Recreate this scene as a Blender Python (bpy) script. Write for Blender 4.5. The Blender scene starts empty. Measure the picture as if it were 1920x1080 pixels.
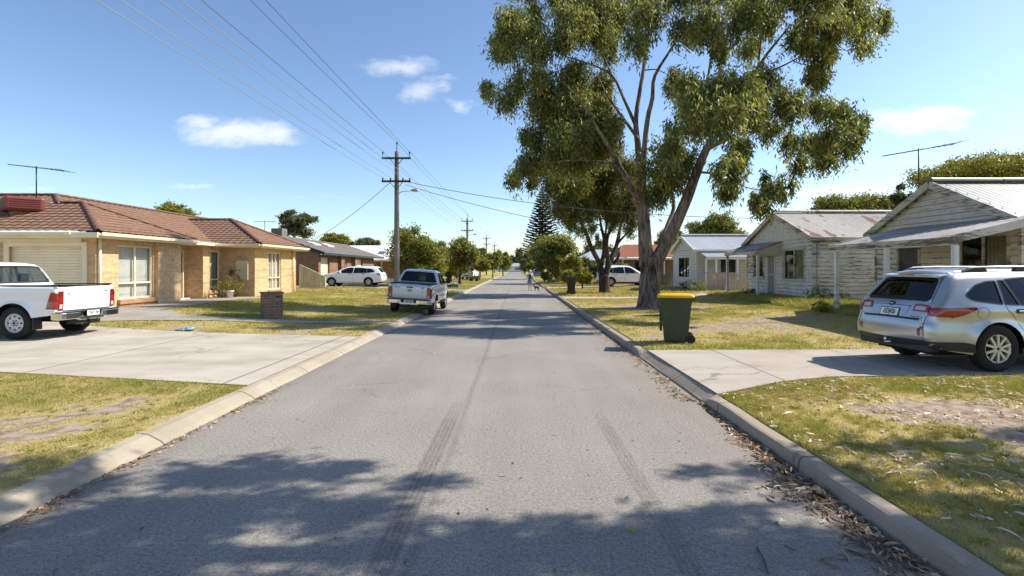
import bpy, bmesh, math, random
import numpy as np
from mathutils import Vector, Matrix, Quaternion
from mathutils.geometry import delaunay_2d_cdt

SC = bpy.context.scene
COL = SC.collection
R = math.radians
F, VX, VY, CH = 1000.0, 968.0, 503.0, 1.75     # focal length in photo pixels, vanishing point, eye height
SUN_AZ, SUN_EL = R(14), R(42.5)                  # azimuth measured from +X (right of the street) towards +Y


def P(px, py, Y):
    return Vector(((px - VX) / F * Y, Y, CH - (py - VY) / F * Y))


def X_(px, Y):
    return (px - VX) / F * Y


def Z_(py, Y):
    return CH - (py - VY) / F * Y


def sstep(t):
    t = np.clip(t, 0, 1)
    return t * t * (3 - 2 * t)


def gz(x, y=0.0):
    """ground height of verge and lawns"""
    x = np.asarray(x, float)
    y = np.asarray(y, float)
    l = 0.105 + 0.29 * sstep((-x - 5.0) / 8.0) * sstep((y - 12.6) / 5.0)
    r = 0.125 + 0.21 * sstep((x - 5.5) / 6.5) * sstep((y - 9.5) / 5.0)
    return np.where(x < -0.5, l, r)


def G(x, y=0.0):
    return float(gz(x, y))


_rt = np.random.RandomState(7).rand(256, 256)


def vnoise(x, y):
    xi = np.floor(x).astype(int); yi = np.floor(y).astype(int)
    fx = x - xi; fy = y - yi
    fx = fx * fx * (3 - 2 * fx); fy = fy * fy * (3 - 2 * fy)
    a = _rt[xi & 255, yi & 255]; b = _rt[(xi + 1) & 255, yi & 255]
    c = _rt[xi & 255, (yi + 1) & 255]; d = _rt[(xi + 1) & 255, (yi + 1) & 255]
    return (a * (1 - fx) + b * fx) * (1 - fy) + (c * (1 - fx) + d * fx) * fy


def fbm(x, y, o=4):
    s = 0; a = 0.5
    for k in range(o):
        s = s + a * vnoise(x * 2 ** k + 17.3 * k, y * 2 ** k + 9.1 * k); a *= 0.5
    return s / (1 - 0.5 ** o)


def inpoly(x, y, poly):
    x = np.asarray(x); y = np.asarray(y)
    r = np.zeros(x.shape, bool)
    n = len(poly)
    for i in range(n):
        x0, y0 = poly[i][0], poly[i][1]; x1, y1 = poly[(i + 1) % n][0], poly[(i + 1) % n][1]
        if y0 == y1: continue
        c = ((y0 > y) != (y1 > y)) & (x < (x1 - x0) * (y - y0) / (y1 - y0) + x0)
        r ^= c
    return r


# ---------------------------------------------------------------- tagging
def tag(o, label=None, cat=None, group=None, kind=None):
    if label: o['label'] = label
    if cat: o['category'] = cat
    if group: o['group'] = group
    if kind: o['kind'] = kind
    return o


def thing(name, loc, label, cat, group=None, rz=0.0):
    o = bpy.data.objects.new(name, None)
    COL.objects.link(o)
    o.empty_display_size = 0.3
    o.location = loc; o.rotation_euler = (0, 0, rz)
    return tag(o, label, cat, group)


def copy_tree(o, parent=None):
    c = o.copy(); COL.objects.link(c)
    if parent: c.parent = parent
    for ch in list(o.children): copy_tree(ch, c)
    return c


# ---------------------------------------------------------------- mesh builder
class MB:
    def __init__(s):
        s.v = []; s.f = []; s.m = []; s.s = []

    def add(s, vs, fs, mi=0, sm=False):
        b = len(s.v)
        s.v.extend([tuple(p) for p in vs])
        for f in fs:
            s.f.append(tuple(b + i for i in f)); s.m.append(mi); s.s.append(sm)
        return s

    def quad(s, a, b, c, d, mi=0):
        return s.add([a, b, c, d], [(0, 1, 2, 3)], mi)

    def poly(s, pts, mi=0):
        return s.add(pts, [tuple(range(len(pts)))], mi)

    def box(s, x0, y0, z0, x1, y1, z1, mi=0):
        if x0 > x1: x0, x1 = x1, x0
        if y0 > y1: y0, y1 = y1, y0
        if z0 > z1: z0, z1 = z1, z0
        v = [(x0, y0, z0), (x1, y0, z0), (x1, y1, z0), (x0, y1, z0), (x0, y0, z1), (x1, y0, z1), (x1, y1, z1), (x0, y1, z1)]
        return s.add(v, [(0, 3, 2, 1), (4, 5, 6, 7), (0, 1, 5, 4), (1, 2, 6, 5), (2, 3, 7, 6), (3, 0, 4, 7)], mi)

    def mbox(s, M, hx, hy, hz, mi=0):
        v = [M @ Vector((a * hx, b * hy, c * hz)) for c in (-1, 1) for (a, b) in ((-1, -1), (1, -1), (1, 1), (-1, 1))]
        return s.add(v, [(0, 3, 2, 1), (4, 5, 6, 7), (0, 1, 5, 4), (1, 2, 6, 5), (2, 3, 7, 6), (3, 0, 4, 7)], mi)

    def bar(s, p, q, w, h, mi=0, up=(0, 0, 1)):
        """rectangular bar from p to q; w across, h along up"""
        p = Vector(p); q = Vector(q); d = (q - p)
        L = d.length
        if L < 1e-6: return s
        d /= L; u = Vector(up)
        a = d.cross(u)
        if a.length < 1e-4: a = d.cross(Vector((1, 0, 0)))
        a.normalize(); u = a.cross(d)
        M = Matrix((( a.x, d.x, u.x, (p.x + q.x) / 2), (a.y, d.y, u.y, (p.y + q.y) / 2), (a.z, d.z, u.z, (p.z + q.z) / 2), (0, 0, 0, 1)))
        return s.mbox(M, w / 2, L / 2, h / 2, mi)

    def tube(s, pts, rad, n=8, mi=0, sm=True, caps=True, jit=0.0, rnd=None):
        pts = [Vector(p) for p in pts]
        if not hasattr(rad, '__len__'): rad = [rad] * len(pts)
        rings = []
        ref = None
        for i, p in enumerate(pts):
            d = (pts[min(i + 1, len(pts) - 1)] - pts[max(i - 1, 0)])
            if d.length < 1e-9: d = Vector((0, 0, 1))
            d.normalize()
            if ref is None:
                ref = Vector((1, 0, 0)) if abs(d.x) < 0.9 else Vector((0, 1, 0))
            a = ref - d * ref.dot(d)
            if a.length < 1e-5: a = d.orthogonal()
            a.normalize(); b = d.cross(a); ref = a
            ring = []
            for k in range(n):
                t = 2 * math.pi * k / n
                r = rad[i] * (1 + (rnd.uniform(-jit, jit) if jit else 0))
                ring.append(p + a * (r * math.cos(t)) + b * (r * math.sin(t)))
            rings.append(ring)
        vs = [p for r in rings for p in r]; fs = []
        for i in range(len(rings) - 1):
            for k in range(n):
                a0 = i * n + k; a1 = i * n + (k + 1) % n
                fs.append((a0, a1, a1 + n, a0 + n))
        if caps:
            fs.append(tuple(reversed(range(n)))); fs.append(tuple(range((len(rings) - 1) * n, len(rings) * n)))
        return s.add(vs, fs, mi, sm)

    def lathe(s, prof, M, n=24, mi=0, sm=True, close=False):
        """prof: (r, h) list revolved about local Z of M"""
        vs = []; fs = []
        m = len(prof)
        for k in range(n):
            t = 2 * math.pi * k / n
            for r, h in prof: vs.append(M @ Vector((r * math.cos(t), r * math.sin(t), h)))
        for k in range(n):
            k2 = (k + 1) % n
            for i in range(m if close else m - 1):
                i2 = (i + 1) % m
                fs.append((k * m + i, k2 * m + i, k2 * m + i2, k * m + i2))
        return s.add(vs, fs, mi, sm)

    def prism(s, poly, d, mi=0, cap=True):
        """3D planar polygon extruded along vector d"""
        d = Vector(d); n = len(poly)
        a = [Vector(p) for p in poly]; b = [p + d for p in a]
        nrm = Vector((0, 0, 0))
        for i in range(n): nrm += a[i].cross(a[(i + 1) % n])
        if nrm.dot(d) > 0: a.reverse(); b.reverse()
        fs = [(i, i + n, (i + 1) % n + n, (i + 1) % n) for i in range(n)]
        if cap: fs += [tuple(range(n)), tuple(reversed(range(n, 2 * n)))]
        fs = [tuple(reversed(f)) for f in fs] if False else fs
        return s.add(a + b, fs, mi)

    def build(s, name, mats, parent=None, origin=(0, 0, 0), bevel=0, merge=0, fixn=False):
        me = bpy.data.meshes.new(name)
        o0 = Vector(origin)
        me.from_pydata([(p[0] - o0.x, p[1] - o0.y, p[2] - o0.z) for p in s.v], [], s.f)
        if not isinstance(mats, (list, tuple)): mats = [mats]
        for m in mats: me.materials.append(m)
        me.polygons.foreach_set('material_index', s.m)
        me.polygons.foreach_set('use_smooth', s.s)
        if merge or fixn:
            bm = bmesh.new(); bm.from_mesh(me)
            if merge: bmesh.ops.remove_doubles(bm, verts=bm.verts, dist=merge)
            if fixn: bmesh.ops.recalc_face_normals(bm, faces=bm.faces)
            bm.to_mesh(me); bm.free()
        me.update()
        o = bpy.data.objects.new(name, me)
        COL.objects.link(o)
        if parent is not None: o.parent = parent
        else: o.location = o0
        if bevel:
            md = o.modifiers.new('edge', 'BEVEL'); md.width = bevel; md.segments = 2; md.limit_method = 'ANGLE'
        return o


def build_each(mb, name, mats, parent=None, origin=(0, 0, 0), bevel=0):
    """every connected piece of the builder becomes an object of its own"""
    par = list(range(len(mb.v)))
    def find(a):
        while par[a] != a: par[a] = par[par[a]]; a = par[a]
        return a
    for f in mb.f:
        for i in f[1:]: par[find(i)] = find(f[0])
    gr = {}
    for k, f in enumerate(mb.f): gr.setdefault(find(f[0]), []).append(k)
    out = []
    for ks in gr.values():
        idx = sorted({i for k in ks for i in mb.f[k]}); re_ = {i: j for j, i in enumerate(idx)}
        m = MB(); m.v = [mb.v[i] for i in idx]; m.f = [tuple(re_[i] for i in mb.f[k]) for k in ks]; m.m = [mb.m[k] for k in ks]; m.s = [mb.s[k] for k in ks]
        out.append(m.build(name, mats, parent, origin, bevel))
    return out


def np_mesh(name, verts, faces_n, mats, parent=None, colors=None, sm=False, origin=None, cname='tint'):
    """verts (N,3); faces consecutive runs of faces_n verts"""
    me = bpy.data.meshes.new(name)
    nv = len(verts); nf = nv // faces_n
    me.vertices.add(nv); me.vertices.foreach_set('co', np.ascontiguousarray(verts, np.float32).ravel())
    me.loops.add(nv); me.loops.foreach_set('vertex_index', np.arange(nv, dtype=np.int32))
    me.polygons.add(nf)
    me.polygons.foreach_set('loop_start', np.arange(0, nv, faces_n, dtype=np.int32))
    me.polygons.foreach_set('loop_total', np.full(nf, faces_n, np.int32))
    if colors is not None:
        a = me.attributes.new(cname, 'FLOAT', 'POINT'); a.data.foreach_set('value', np.ascontiguousarray(colors, np.float32))
    if not isinstance(mats, (list, tuple)): mats = [mats]
    for m in mats: me.materials.append(m)
    me.update(calc_edges=True)
    o = bpy.data.objects.new(name, me); COL.objects.link(o)
    if parent is not None: o.parent = parent
    elif origin is not None: o.location = origin
    return o


# ---------------------------------------------------------------- materials
class NT:
    def __init__(s, name):
        s.m = bpy.data.materials.new(name); s.m.use_nodes = True
        s.t = s.m.node_tree; s.t.nodes.clear()
        s.out = s.t.nodes.new('ShaderNodeOutputMaterial')

    def n(s, typ, **kw):
        nd = s.t.nodes.new(typ)
        for k, v in kw.items():
            if k in nd.inputs: s.set(nd.inputs[k], v)
            else: setattr(nd, k, v)
        return nd

    def set(s, inp, v):
        if isinstance(v, bpy.types.NodeSocket): s.t.links.new(v, inp)
        elif isinstance(v, (tuple, list)) and len(v) == 3 and inp.type == 'RGBA': inp.default_value = (*v, 1)
        else: inp.default_value = v

    def coord(s, which='Object'):
        return s.n('ShaderNodeTexCoord').outputs[which]

    def noise(s, vec, scale, detail=4, rough=0.55, dist=0.0):
        nd = s.n('ShaderNodeTexNoise', Scale=scale, Detail=detail, Roughness=rough, Distortion=dist)
        s.set(nd.inputs['Vector'], vec)
        return nd.outputs['Fac']

    def ramp(s, fac, stops):
        nd = s.n('ShaderNodeValToRGB'); s.set(nd.inputs['Fac'], fac)
        el = nd.color_ramp.elements
        while len(el) > 1: el.remove(el[-1])
        for i, (p, c) in enumerate(stops):
            e = el[0] if i == 0 else el.new(p)
            e.position = p
            e.color = (*c, 1) if hasattr(c, '__len__') else (c, c, c, 1)
        return nd.outputs['Color']

    def mix(s, fac, a, b, mode='MIX'):
        nd = s.n('ShaderNodeMix', data_type='RGBA', blend_type=mode)
        s.set(nd.inputs[0], fac); s.set(nd.inputs[6], a); s.set(nd.inputs[7], b)
        return nd.outputs[2]

    def math(s, op, a, b=0.0, c=0.0, clamp=False):
        nd = s.n('ShaderNodeMath', operation=op, use_clamp=clamp)
        s.set(nd.inputs[0], a); s.set(nd.inputs[1], b); s.set(nd.inputs[2], c)
        return nd.outputs[0]

    def sep(s, v):
        nd = s.n('ShaderNodeSeparateXYZ'); s.set(nd.inputs[0], v); return nd.outputs

    def comb(s, x, y, z=0.0):
        nd = s.n('ShaderNodeCombineXYZ'); s.set(nd.inputs[0], x); s.set(nd.inputs[1], y); s.set(nd.inputs[2], z); return nd.outputs[0]

    def vmul(s, v, k):
        nd = s.n('ShaderNodeVectorMath', operation='MULTIPLY'); s.set(nd.inputs[0], v); s.set(nd.inputs[1], k); return nd.outputs[0]

    def bump(s, h, strength=0.3, dist=0.02):
        nd = s.n('ShaderNodeBump', Strength=strength, Distance=dist); s.set(nd.inputs['Height'], h); return nd.outputs[0]

    def attr(s, name):
        return s.n('ShaderNodeAttribute', attribute_name=name).outputs['Fac']

    def bsdf(s, col, rough=0.6, normal=None, metallic=0.0, coat=0.0, spec=0.5, coat_rough=0.05):
        nd = s.n('ShaderNodeBsdfPrincipled')
        s.set(nd.inputs['Base Color'], col); s.set(nd.inputs['Roughness'], rough); s.set(nd.inputs['Metallic'], metallic)
        s.set(nd.inputs['Specular IOR Level'], spec); s.set(nd.inputs['Coat Weight'], coat); s.set(nd.inputs['Coat Roughness'], coat_rough)
        if normal is not None: s.set(nd.inputs['Normal'], normal)
        return nd.outputs[0]

    def done(s, sh):
        s.t.links.new(sh, s.out.inputs['Surface']); return s.m


def mat(name, col, rough=0.6, var=0.15, vs=2.0, bump=0.0, bs=30.0, metallic=0.0, coat=0.0, spec=0.4, col2=None):
    n = NT(name); c = n.coord()
    f = n.noise(c, vs, 5)
    c2 = col2 if col2 is not None else tuple(x * (1 - 2 * var) for x in col)
    c1 = col if col2 is not None else tuple(min(1, x * (1 + 0.6 * var)) for x in col)
    cc = n.mix(n.ramp(f, [(0.3, 0.0), (0.7, 1.0)]), c2, c1)
    nm = None
    if bump: nm = n.bump(n.noise(c, bs, 4), bump, 0.01)
    return n.done(n.bsdf(cc, rough, nm, metallic, coat, spec))


def leaf_mat(name, dark, mid, light, transl=0.35, rough=0.5):
    n = NT(name)
    a = n.attr('tint')
    c = n.ramp(a, [(0.0, dark), (0.5, mid), (1.0, light)])
    b = n.bsdf(c, rough, spec=0.35)
    t = n.n('ShaderNodeBsdfTranslucent'); n.set(t.inputs['Color'], n.mix(1.0, c, (1.0, 0.95, 0.5), 'MULTIPLY'))
    mx = n.n('ShaderNodeMixShader'); n.set(mx.inputs[0], transl)
    n.t.links.new(b, mx.inputs[1]); n.t.links.new(t.outputs[0], mx.inputs[2])
    return n.done(mx.outputs[0])


def glass_mat(name, tint=(0.3, 0.32, 0.33), refl=0.12, rough=0.01, base=(0.02, 0.022, 0.025), body=0.0):
    n = NT(name)
    tr = n.n('ShaderNodeBsdfTransparent'); n.set(tr.inputs[0], tint)
    gl = n.n('ShaderNodeBsdfGlossy'); n.set(gl.inputs['Roughness'], rough); n.set(gl.inputs['Color'], (0.9, 0.93, 0.95))
    fr = n.n('ShaderNodeLayerWeight', Blend=0.5)
    fac = n.math('ADD', n.math('MULTIPLY', n.math('POWER', fr.outputs['Facing'], 4.5), 0.9), refl + 0.02, clamp=True)
    mx = n.n('ShaderNodeMixShader'); n.set(mx.inputs[0], fac)
    sh = tr.outputs[0]
    if body:
        df = n.n('ShaderNodeBsdfDiffuse'); n.set(df.inputs[0], base)
        m2 = n.n('ShaderNodeMixShader'); n.set(m2.inputs[0], body)
        n.t.links.new(tr.outputs[0], m2.inputs[1]); n.t.links.new(df.outputs[0], m2.inputs[2]); sh = m2.outputs[0]
    n.t.links.new(sh, mx.inputs[1]); n.t.links.new(gl.outputs[0], mx.inputs[2])
    return n.done(mx.outputs[0])


def brick_mat(name, c1, c2, mortar, bw=0.24, bh=0.086, ms=0.012, rough=0.85):
    n = NT(name); c = n.coord()
    x, y, z = n.sep(c)[:3]
    v = n.comb(n.math('ADD', x, y), z)
    br = n.n('ShaderNodeTexBrick'); br.offset = 0.5
    n.set(br.inputs['Vector'], v); n.set(br.inputs['Scale'], 1.0); n.set(br.inputs['Brick Width'], bw); n.set(br.inputs['Row Height'], bh)
    n.set(br.inputs['Mortar Size'], ms); n.set(br.inputs['Mortar Smooth'], 0.2)
    n.set(br.inputs['Color1'], c1); n.set(br.inputs['Color2'], c2); n.set(br.inputs['Mortar'], mortar); n.set(br.inputs['Bias'], 0.0)
    f = n.noise(c, 9.0, 4); f2 = n.noise(c, 0.7, 3)
    col = n.mix(0.7, br.outputs['Color'], n.ramp(f, [(0.25, (0.72,) * 3), (0.75, (1.12,) * 3)]), 'MULTIPLY')
    col = n.mix(0.5, col, n.ramp(f2, [(0.3, (0.8,) * 3), (0.7, (1.1,) * 3)]), 'MULTIPLY')
    nm = n.bump(n.math('ADD', n.math('MULTIPLY', br.outputs['Fac'], -1.0), n.math('MULTIPLY', f, 0.3)), 0.5, 0.01)
    return n.done(n.bsdf(col, rough, nm, spec=0.2))


def peel_mat(name, paint, wood, wear=0.5, along='xy', bh=0.17):
    """peeling paint on weatherboards: bare grey timber shows in streaks along the boards, more along their lower edges"""
    n = NT(name); c = n.coord()
    x, y, z = n.sep(c)[:3]
    u = n.math('ADD', x, y)
    row = n.math('FLOOR', n.math('DIVIDE', z, bh))
    v = n.comb(n.math('ADD', n.math('MULTIPLY', u, 2.4), n.math('MULTIPLY', row, 3.7)), n.math('MULTIPLY', z, 20.0), row)
    f = n.noise(v, 1.0, 6, 0.65)
    big = n.noise(c, 0.55, 2)
    fine = n.noise(n.comb(n.math('MULTIPLY', u, 6.0), n.math('MULTIPLY', z, 60.0)), 1.0, 3)
    k = n.math('ADD', n.math('ADD', f, n.math('MULTIPLY', big, 0.55)), n.math('MULTIPLY', fine, 0.18))
    k = n.math('ADD', k, n.math('MULTIPLY', n.math('SUBTRACT', 0.5, n.math('FRACT', n.math('DIVIDE', z, bh))), 0.16))
    th = 1.13 - wear * 0.26
    m = n.ramp(k, [(max(0, th - 0.06), 0.0), (min(1, th + 0.04), 1.0)])
    pc = n.mix(n.ramp(n.noise(c, 2.3, 4), [(0.3, 0.0), (0.75, 1.0)]), tuple(a * 0.78 for a in paint), paint)
    wc = n.mix(n.noise(n.comb(n.math('MULTIPLY', u, 2.5), n.math('MULTIPLY', z, 90.0)), 1.0, 3), tuple(a * 0.5 for a in wood), tuple(a * 1.3 for a in wood))
    col = n.mix(m, pc, wc)
    nm = n.bump(n.math('SUBTRACT', fine, n.math('MULTIPLY', m, 0.6)), 0.4, 0.006)
    return n.done(n.bsdf(col, n.mix(m, (0.5,) * 3, (0.9,) * 3), nm, spec=0.25))
# ================================================================= materials
M = {}
def asphalt():
    n = NT('asphalt'); c = n.coord()
    x, y, z = n.sep(c)[:3]
    f1 = n.noise(c, 95.0, 3, 0.7); f2 = n.noise(c, 34.0, 3, 0.6); f3 = n.noise(c, 0.55, 5); f4 = n.noise(n.vmul(c, (1.3, 0.09, 1)), 1.0, 4)
    base = n.ramp(f1, [(0.22, (0.088, 0.082, 0.073)), (0.5, (0.258, 0.240, 0.212)), (0.78, (0.48, 0.445, 0.39))])
    base = n.mix(0.75, base, n.ramp(f2, [(0.3, (0.58,) * 3), (0.5, (0.98,) * 3), (0.72, (1.32,) * 3)]), 'MULTIPLY')
    base = n.mix(0.8, base, n.ramp(f3, [(0.3, (0.86,) * 3), (0.7, (1.1,) * 3)]), 'MULTIPLY')
    base = n.mix(0.8, base, n.ramp(f4, [(0.3, (0.86, 0.86, 0.87)), (0.7, (1.1,) * 3)]), 'MULTIPLY')
    # dusty red-brown gutter dirt along both kerbs
    el = n.math('SUBTRACT', 1.0, n.math('MULTIPLY', n.math('ADD', x, 3.50), 3.0), clamp=True)
    er = n.math('SUBTRACT', 1.0, n.math('MULTIPLY', n.math('SUBTRACT', 2.44, x), 1.25), clamp=True)
    ed = n.math('MULTIPLY', n.math('ADD', el, er, clamp=True), n.ramp(n.noise(n.vmul(c, (2.5, 0.6, 1)), 1.5, 4), [(0.25, 0.05), (0.7, 0.75)]))
    base = n.mix(ed, base, (0.20, 0.15, 0.115))
    # tyre marks: two sets of tread lines, laid on the road at about x=-0.8 and x=+1.0
    for cx, hw, y0, y1, st, drift in ((-0.79, 0.10, 1.2, 7.3, 0.42, -0.012), (1.01, 0.085, 1.6, 7.0, 0.30, 0.010)):
        xx = n.math('SUBTRACT', n.math('ADD', x, n.math('MULTIPLY', n.math('SUBTRACT', y, 4.0), drift)), cx)
        ins = n.ramp(n.math('DIVIDE', n.math('ABSOLUTE', xx), hw), [(0.75, 1.0), (1.0, 0.0)])
        le = n.math('MULTIPLY', n.math('MULTIPLY', n.math('SUBTRACT', y1, y), 0.8, clamp=True), n.math('MULTIPLY', n.math('SUBTRACT', y, y0), 0.8, clamp=True), clamp=True)
        ln = n.ramp(n.math('FRACT', n.math('MULTIPLY', n.math('ADD', xx, 5.0), 24.0)), [(0.0, 0.15), (0.14, 0.15), (0.2, 1.0), (0.9, 1.0)])
        pat = n.ramp(n.noise(n.vmul(c, (9, 2.0, 1)), 2.0, 3), [(0.25, 0.45), (0.6, 1.0)])
        k = n.math('MULTIPLY', n.math('MULTIPLY', ins, le), n.math('MULTIPLY', n.math('MULTIPLY', ln, pat), st))
        base = n.mix(k, base, (0.035, 0.034, 0.036))
    # faint paving seam and some cracks
    sx = n.math('ABSOLUTE', n.math('ADD', x, n.math('ADD', 0.60, n.math('MULTIPLY', n.noise(n.vmul(c, (0, 0.5, 0)), 1.0, 2), 0.06))))
    seam = n.math('MULTIPLY', n.math('SUBTRACT', 1.0, n.math('MULTIPLY', sx, 16.0), clamp=True), 0.33)
    base = n.mix(seam, base, (0.07, 0.068, 0.066))
    # hairline cracks and a few oil drips
    cr = n.n('ShaderNodeTexVoronoi', feature='DISTANCE_TO_EDGE', Scale=0.45); dv = n.n('ShaderNodeVectorMath', operation='ADD'); n.set(dv.inputs[0], c)
    nz = n.n('ShaderNodeTexNoise', Scale=1.6, Detail=6.0, Roughness=0.7); n.set(nz.inputs['Vector'], c); n.set(dv.inputs[1], n.vmul(nz.outputs['Color'], (0.9, 0.9, 0))); n.set(cr.inputs['Vector'], dv.outputs[0])
    ck = n.math('MULTIPLY', n.ramp(cr.outputs['Distance'], [(0.0, 1.0), (0.010, 0.0)]), n.ramp(n.noise(c, 0.35, 2), [(0.5, 0.0), (0.62, 0.55)]))
    base = n.mix(ck, base, (0.05, 0.046, 0.042))
    dr = n.n('ShaderNodeTexVoronoi', Scale=0.8); n.set(dr.inputs['Vector'], c)
    base = n.mix(n.math('MULTIPLY', n.ramp(dr.outputs['Distance'], [(0.03, 1.0), (0.09, 0.0)]), n.ramp(n.noise(c, 0.6, 1), [(0.5, 0.0), (0.6, 0.4)])), base, (0.06, 0.055, 0.05))
    nm = n.bump(n.math('ADD', f1, n.math('MULTIPLY', f2, 0.8)), 0.75, 0.006)
    return n.done(n.bsdf(base, 0.82, nm, spec=0.3))


def concrete(name, col, joints=None, jw=0.006, stain=0.8):
    n = NT(name); c = n.coord()
    x, y, z = n.sep(c)[:3]
    f = n.noise(c, 0.8, 6, 0.62); f2 = n.noise(c, 60, 3); f3 = n.noise(n.vmul(c, (0.35, 1.6, 1)), 1.0, 5)
    base = n.mix(stain, col, n.ramp(f, [(0.28, (0.74, 0.71, 0.66)), (0.55, (1.0,) * 3), (0.8, (1.1,) * 3)]), 'MULTIPLY')
    base = n.mix(stain * 0.8, base, n.ramp(f3, [(0.3, (0.8, 0.78, 0.74)), (0.6, (1.05,) * 3)]), 'MULTIPLY')
    base = n.mix(0.6, base, n.ramp(f2, [(0.3, (0.85,) * 3), (0.7, (1.1,) * 3)]), 'MULTIPLY')
    wob = n.math('MULTIPLY', n.math('SUBTRACT', n.noise(c, 3.0, 3), 0.5), 0.03)
    for ax, step, off in (joints or []):
        u = n.math('ADD', n.math('ADD', {'x': x, 'y': y}[ax], off), wob if ax == 'x' else 0.0)
        fr = n.math('ABSOLUTE', n.math('SUBTRACT', n.math('FRACT', n.math('DIVIDE', u, step)), 0.5))
        k = n.ramp(n.math('MULTIPLY', n.math('SUBTRACT', 0.5, fr), step), [(0.0, 1.0), (jw, 1.0), (jw * 2.2, 0.0)])
        base = n.mix(n.math('MULTIPLY', k, 0.8), base, (0.075, 0.06, 0.045))
    cr = n.n('ShaderNodeTexVoronoi', feature='DISTANCE_TO_EDGE', Scale=0.30); dv = n.n('ShaderNodeVectorMath', operation='ADD'); n.set(dv.inputs[0], c)
    nz = n.n('ShaderNodeTexNoise', Scale=1.3, Detail=6.0, Roughness=0.65); n.set(nz.inputs['Vector'], c); n.set(dv.inputs[1], n.vmul(nz.outputs['Color'], (1.1, 1.1, 0))); n.set(cr.inputs['Vector'], dv.outputs[0])
    base = n.mix(n.math('MULTIPLY', n.ramp(cr.outputs['Distance'], [(0.0, 0.8), (0.007, 0.0)]), n.ramp(n.noise(c, 0.5, 2), [(0.45, 0.0), (0.6, 1.0)])), base, (0.12, 0.10, 0.08))
    sp = n.n('ShaderNodeTexVoronoi', Scale=2.2); n.set(sp.inputs['Vector'], c)
    base = n.mix(n.math('MULTIPLY', n.ramp(sp.outputs['Distance'], [(0.02, 0.8), (0.07, 0.0)]), n.ramp(n.noise(c, 0.9, 2), [(0.5, 0.0), (0.6, 0.7)])), base, (0.16, 0.13, 0.10))
    return n.done(n.bsdf(base, 0.85, n.bump(f2, 0.25, 0.004), spec=0.25))


def ground_mat():
    n = NT('lawn_ground'); c = n.coord()
    cov = n.attr('cover')
    f = n.noise(c, 26, 4, 0.7); f2 = n.noise(c, 2.2, 4); f3 = n.noise(c, 90, 3)
    sand = n.mix(f3, (0.24, 0.185, 0.135), (0.50, 0.42, 0.33))
    sand = n.mix(n.ramp(n.noise(c, 7, 5), [(0.42, 0.0), (0.62, 0.8)]), sand, (0.20, 0.135, 0.09))
    dry = n.mix(f, (0.24, 0.185, 0.07), (0.54, 0.45, 0.19))
    grn = n.mix(f, (0.11, 0.125, 0.016), (0.33, 0.335, 0.055))
    k = n.math('ADD', cov, n.math('MULTIPLY', n.math('SUBTRACT', f, 0.5), 0.55))
    g1 = n.mix(n.ramp(k, [(0.29, 0.0), (0.37, 1.0)]), sand, dry)
    g2 = n.mix(n.ramp(n.math('ADD', k, n.math('MULTIPLY', n.math('SUBTRACT', f2, 0.5), 0.5)), [(0.57, 0.0), (0.93, 1.0)]), g1, grn)
    nm = n.bump(n.math('ADD', f, n.math('MULTIPLY', f3, 0.5)), 0.6, 0.03)
    return n.done(n.bsdf(g2, 0.95, nm, spec=0.1))


def roof_iron(name, base, rust=0.0, rustcol=(0.17, 0.065, 0.035), metallic=0.3, rough=0.42):
    n = NT(name); c = n.coord(); x, y, z = n.sep(c)[:3]
    f = n.noise(n.vmul(c, (1.1, 0.25, 0.25)), 2.0, 6, 0.68); f2 = n.noise(c, 0.5, 3)
    pan = n.noise(n.comb(n.math('FLOOR', n.math('DIVIDE', x, 0.76)), 0, 0), 7.3, 0)
    col = n.mix(0.8, base, n.ramp(pan, [(0.3, (0.78,) * 3), (0.7, (1.12,) * 3)]), 'MULTIPLY')
    col = n.mix(0.7, col, n.ramp(n.noise(c, 6, 4), [(0.3, (0.75,) * 3), (0.7, (1.1,) * 3)]), 'MULTIPLY')
    if rust:
        k = n.math('ADD', n.math('ADD', f, n.math('MULTIPLY', f2, 0.6)), n.math('MULTIPLY', pan, 0.18))
        m = n.ramp(k, [(1.05 - rust * 0.3, 0.0), (1.2 - rust * 0.3, 1.0)])
        col = n.mix(m, col, n.mix(n.noise(c, 14, 3), rustcol, tuple(v * 2.3 for v in rustcol)))
        return n.done(n.bsdf(col, 0.6, metallic=metallic * 0.5))
    return n.done(n.bsdf(col, rough, metallic=metallic))


M['asphalt'] = asphalt()
M['drive_l'] = concrete('driveway_concrete_pale', (0.45, 0.41, 0.345), [('x', 3.55, 0.6), ('y', 60.0, -11.5 + 30)], 0.011, 0.9)
M['drive_r'] = concrete('driveway_concrete_grey', (0.41, 0.365, 0.315), [('x', 2.35, -0.33 + 2.35 / 2), ('y', 60.0, -8.75 + 30)], 0.008)
M['kerb_l'] = concrete('kerb_concrete_pale', (0.35, 0.31, 0.245), [('y', 1.83, 0.2)], 0.008)
M['kerb_r'] = concrete('kerb_concrete_grey', (0.34, 0.29, 0.23), [('y', 1.83, 0.9)], 0.008)
M['path'] = concrete('path_concrete', (0.35, 0.32, 0.275), [('x', 1.5, 0.0)], 0.008)
M['sandpath'] = concrete('sandy_track', (0.46, 0.36, 0.27), None)
M['lawn'] = ground_mat()
M['grass'] = leaf_mat('grass_blades', (0.48, 0.39, 0.17), (0.38, 0.35, 0.10), (0.21, 0.25, 0.04), 0.35, 0.7)
M['black'] = mat('black_plastic', (0.018, 0.018, 0.019), 0.45)
M['rubber'] = mat('rubber', (0.022, 0.021, 0.02), 0.85, bump=0.2, bs=80)
M['darkmetal'] = mat('dark_metal', (0.06, 0.06, 0.062), 0.5, metallic=0.6)
M['galv'] = mat('galvanised_steel', (0.42, 0.43, 0.44), 0.45, metallic=0.7)
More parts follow.
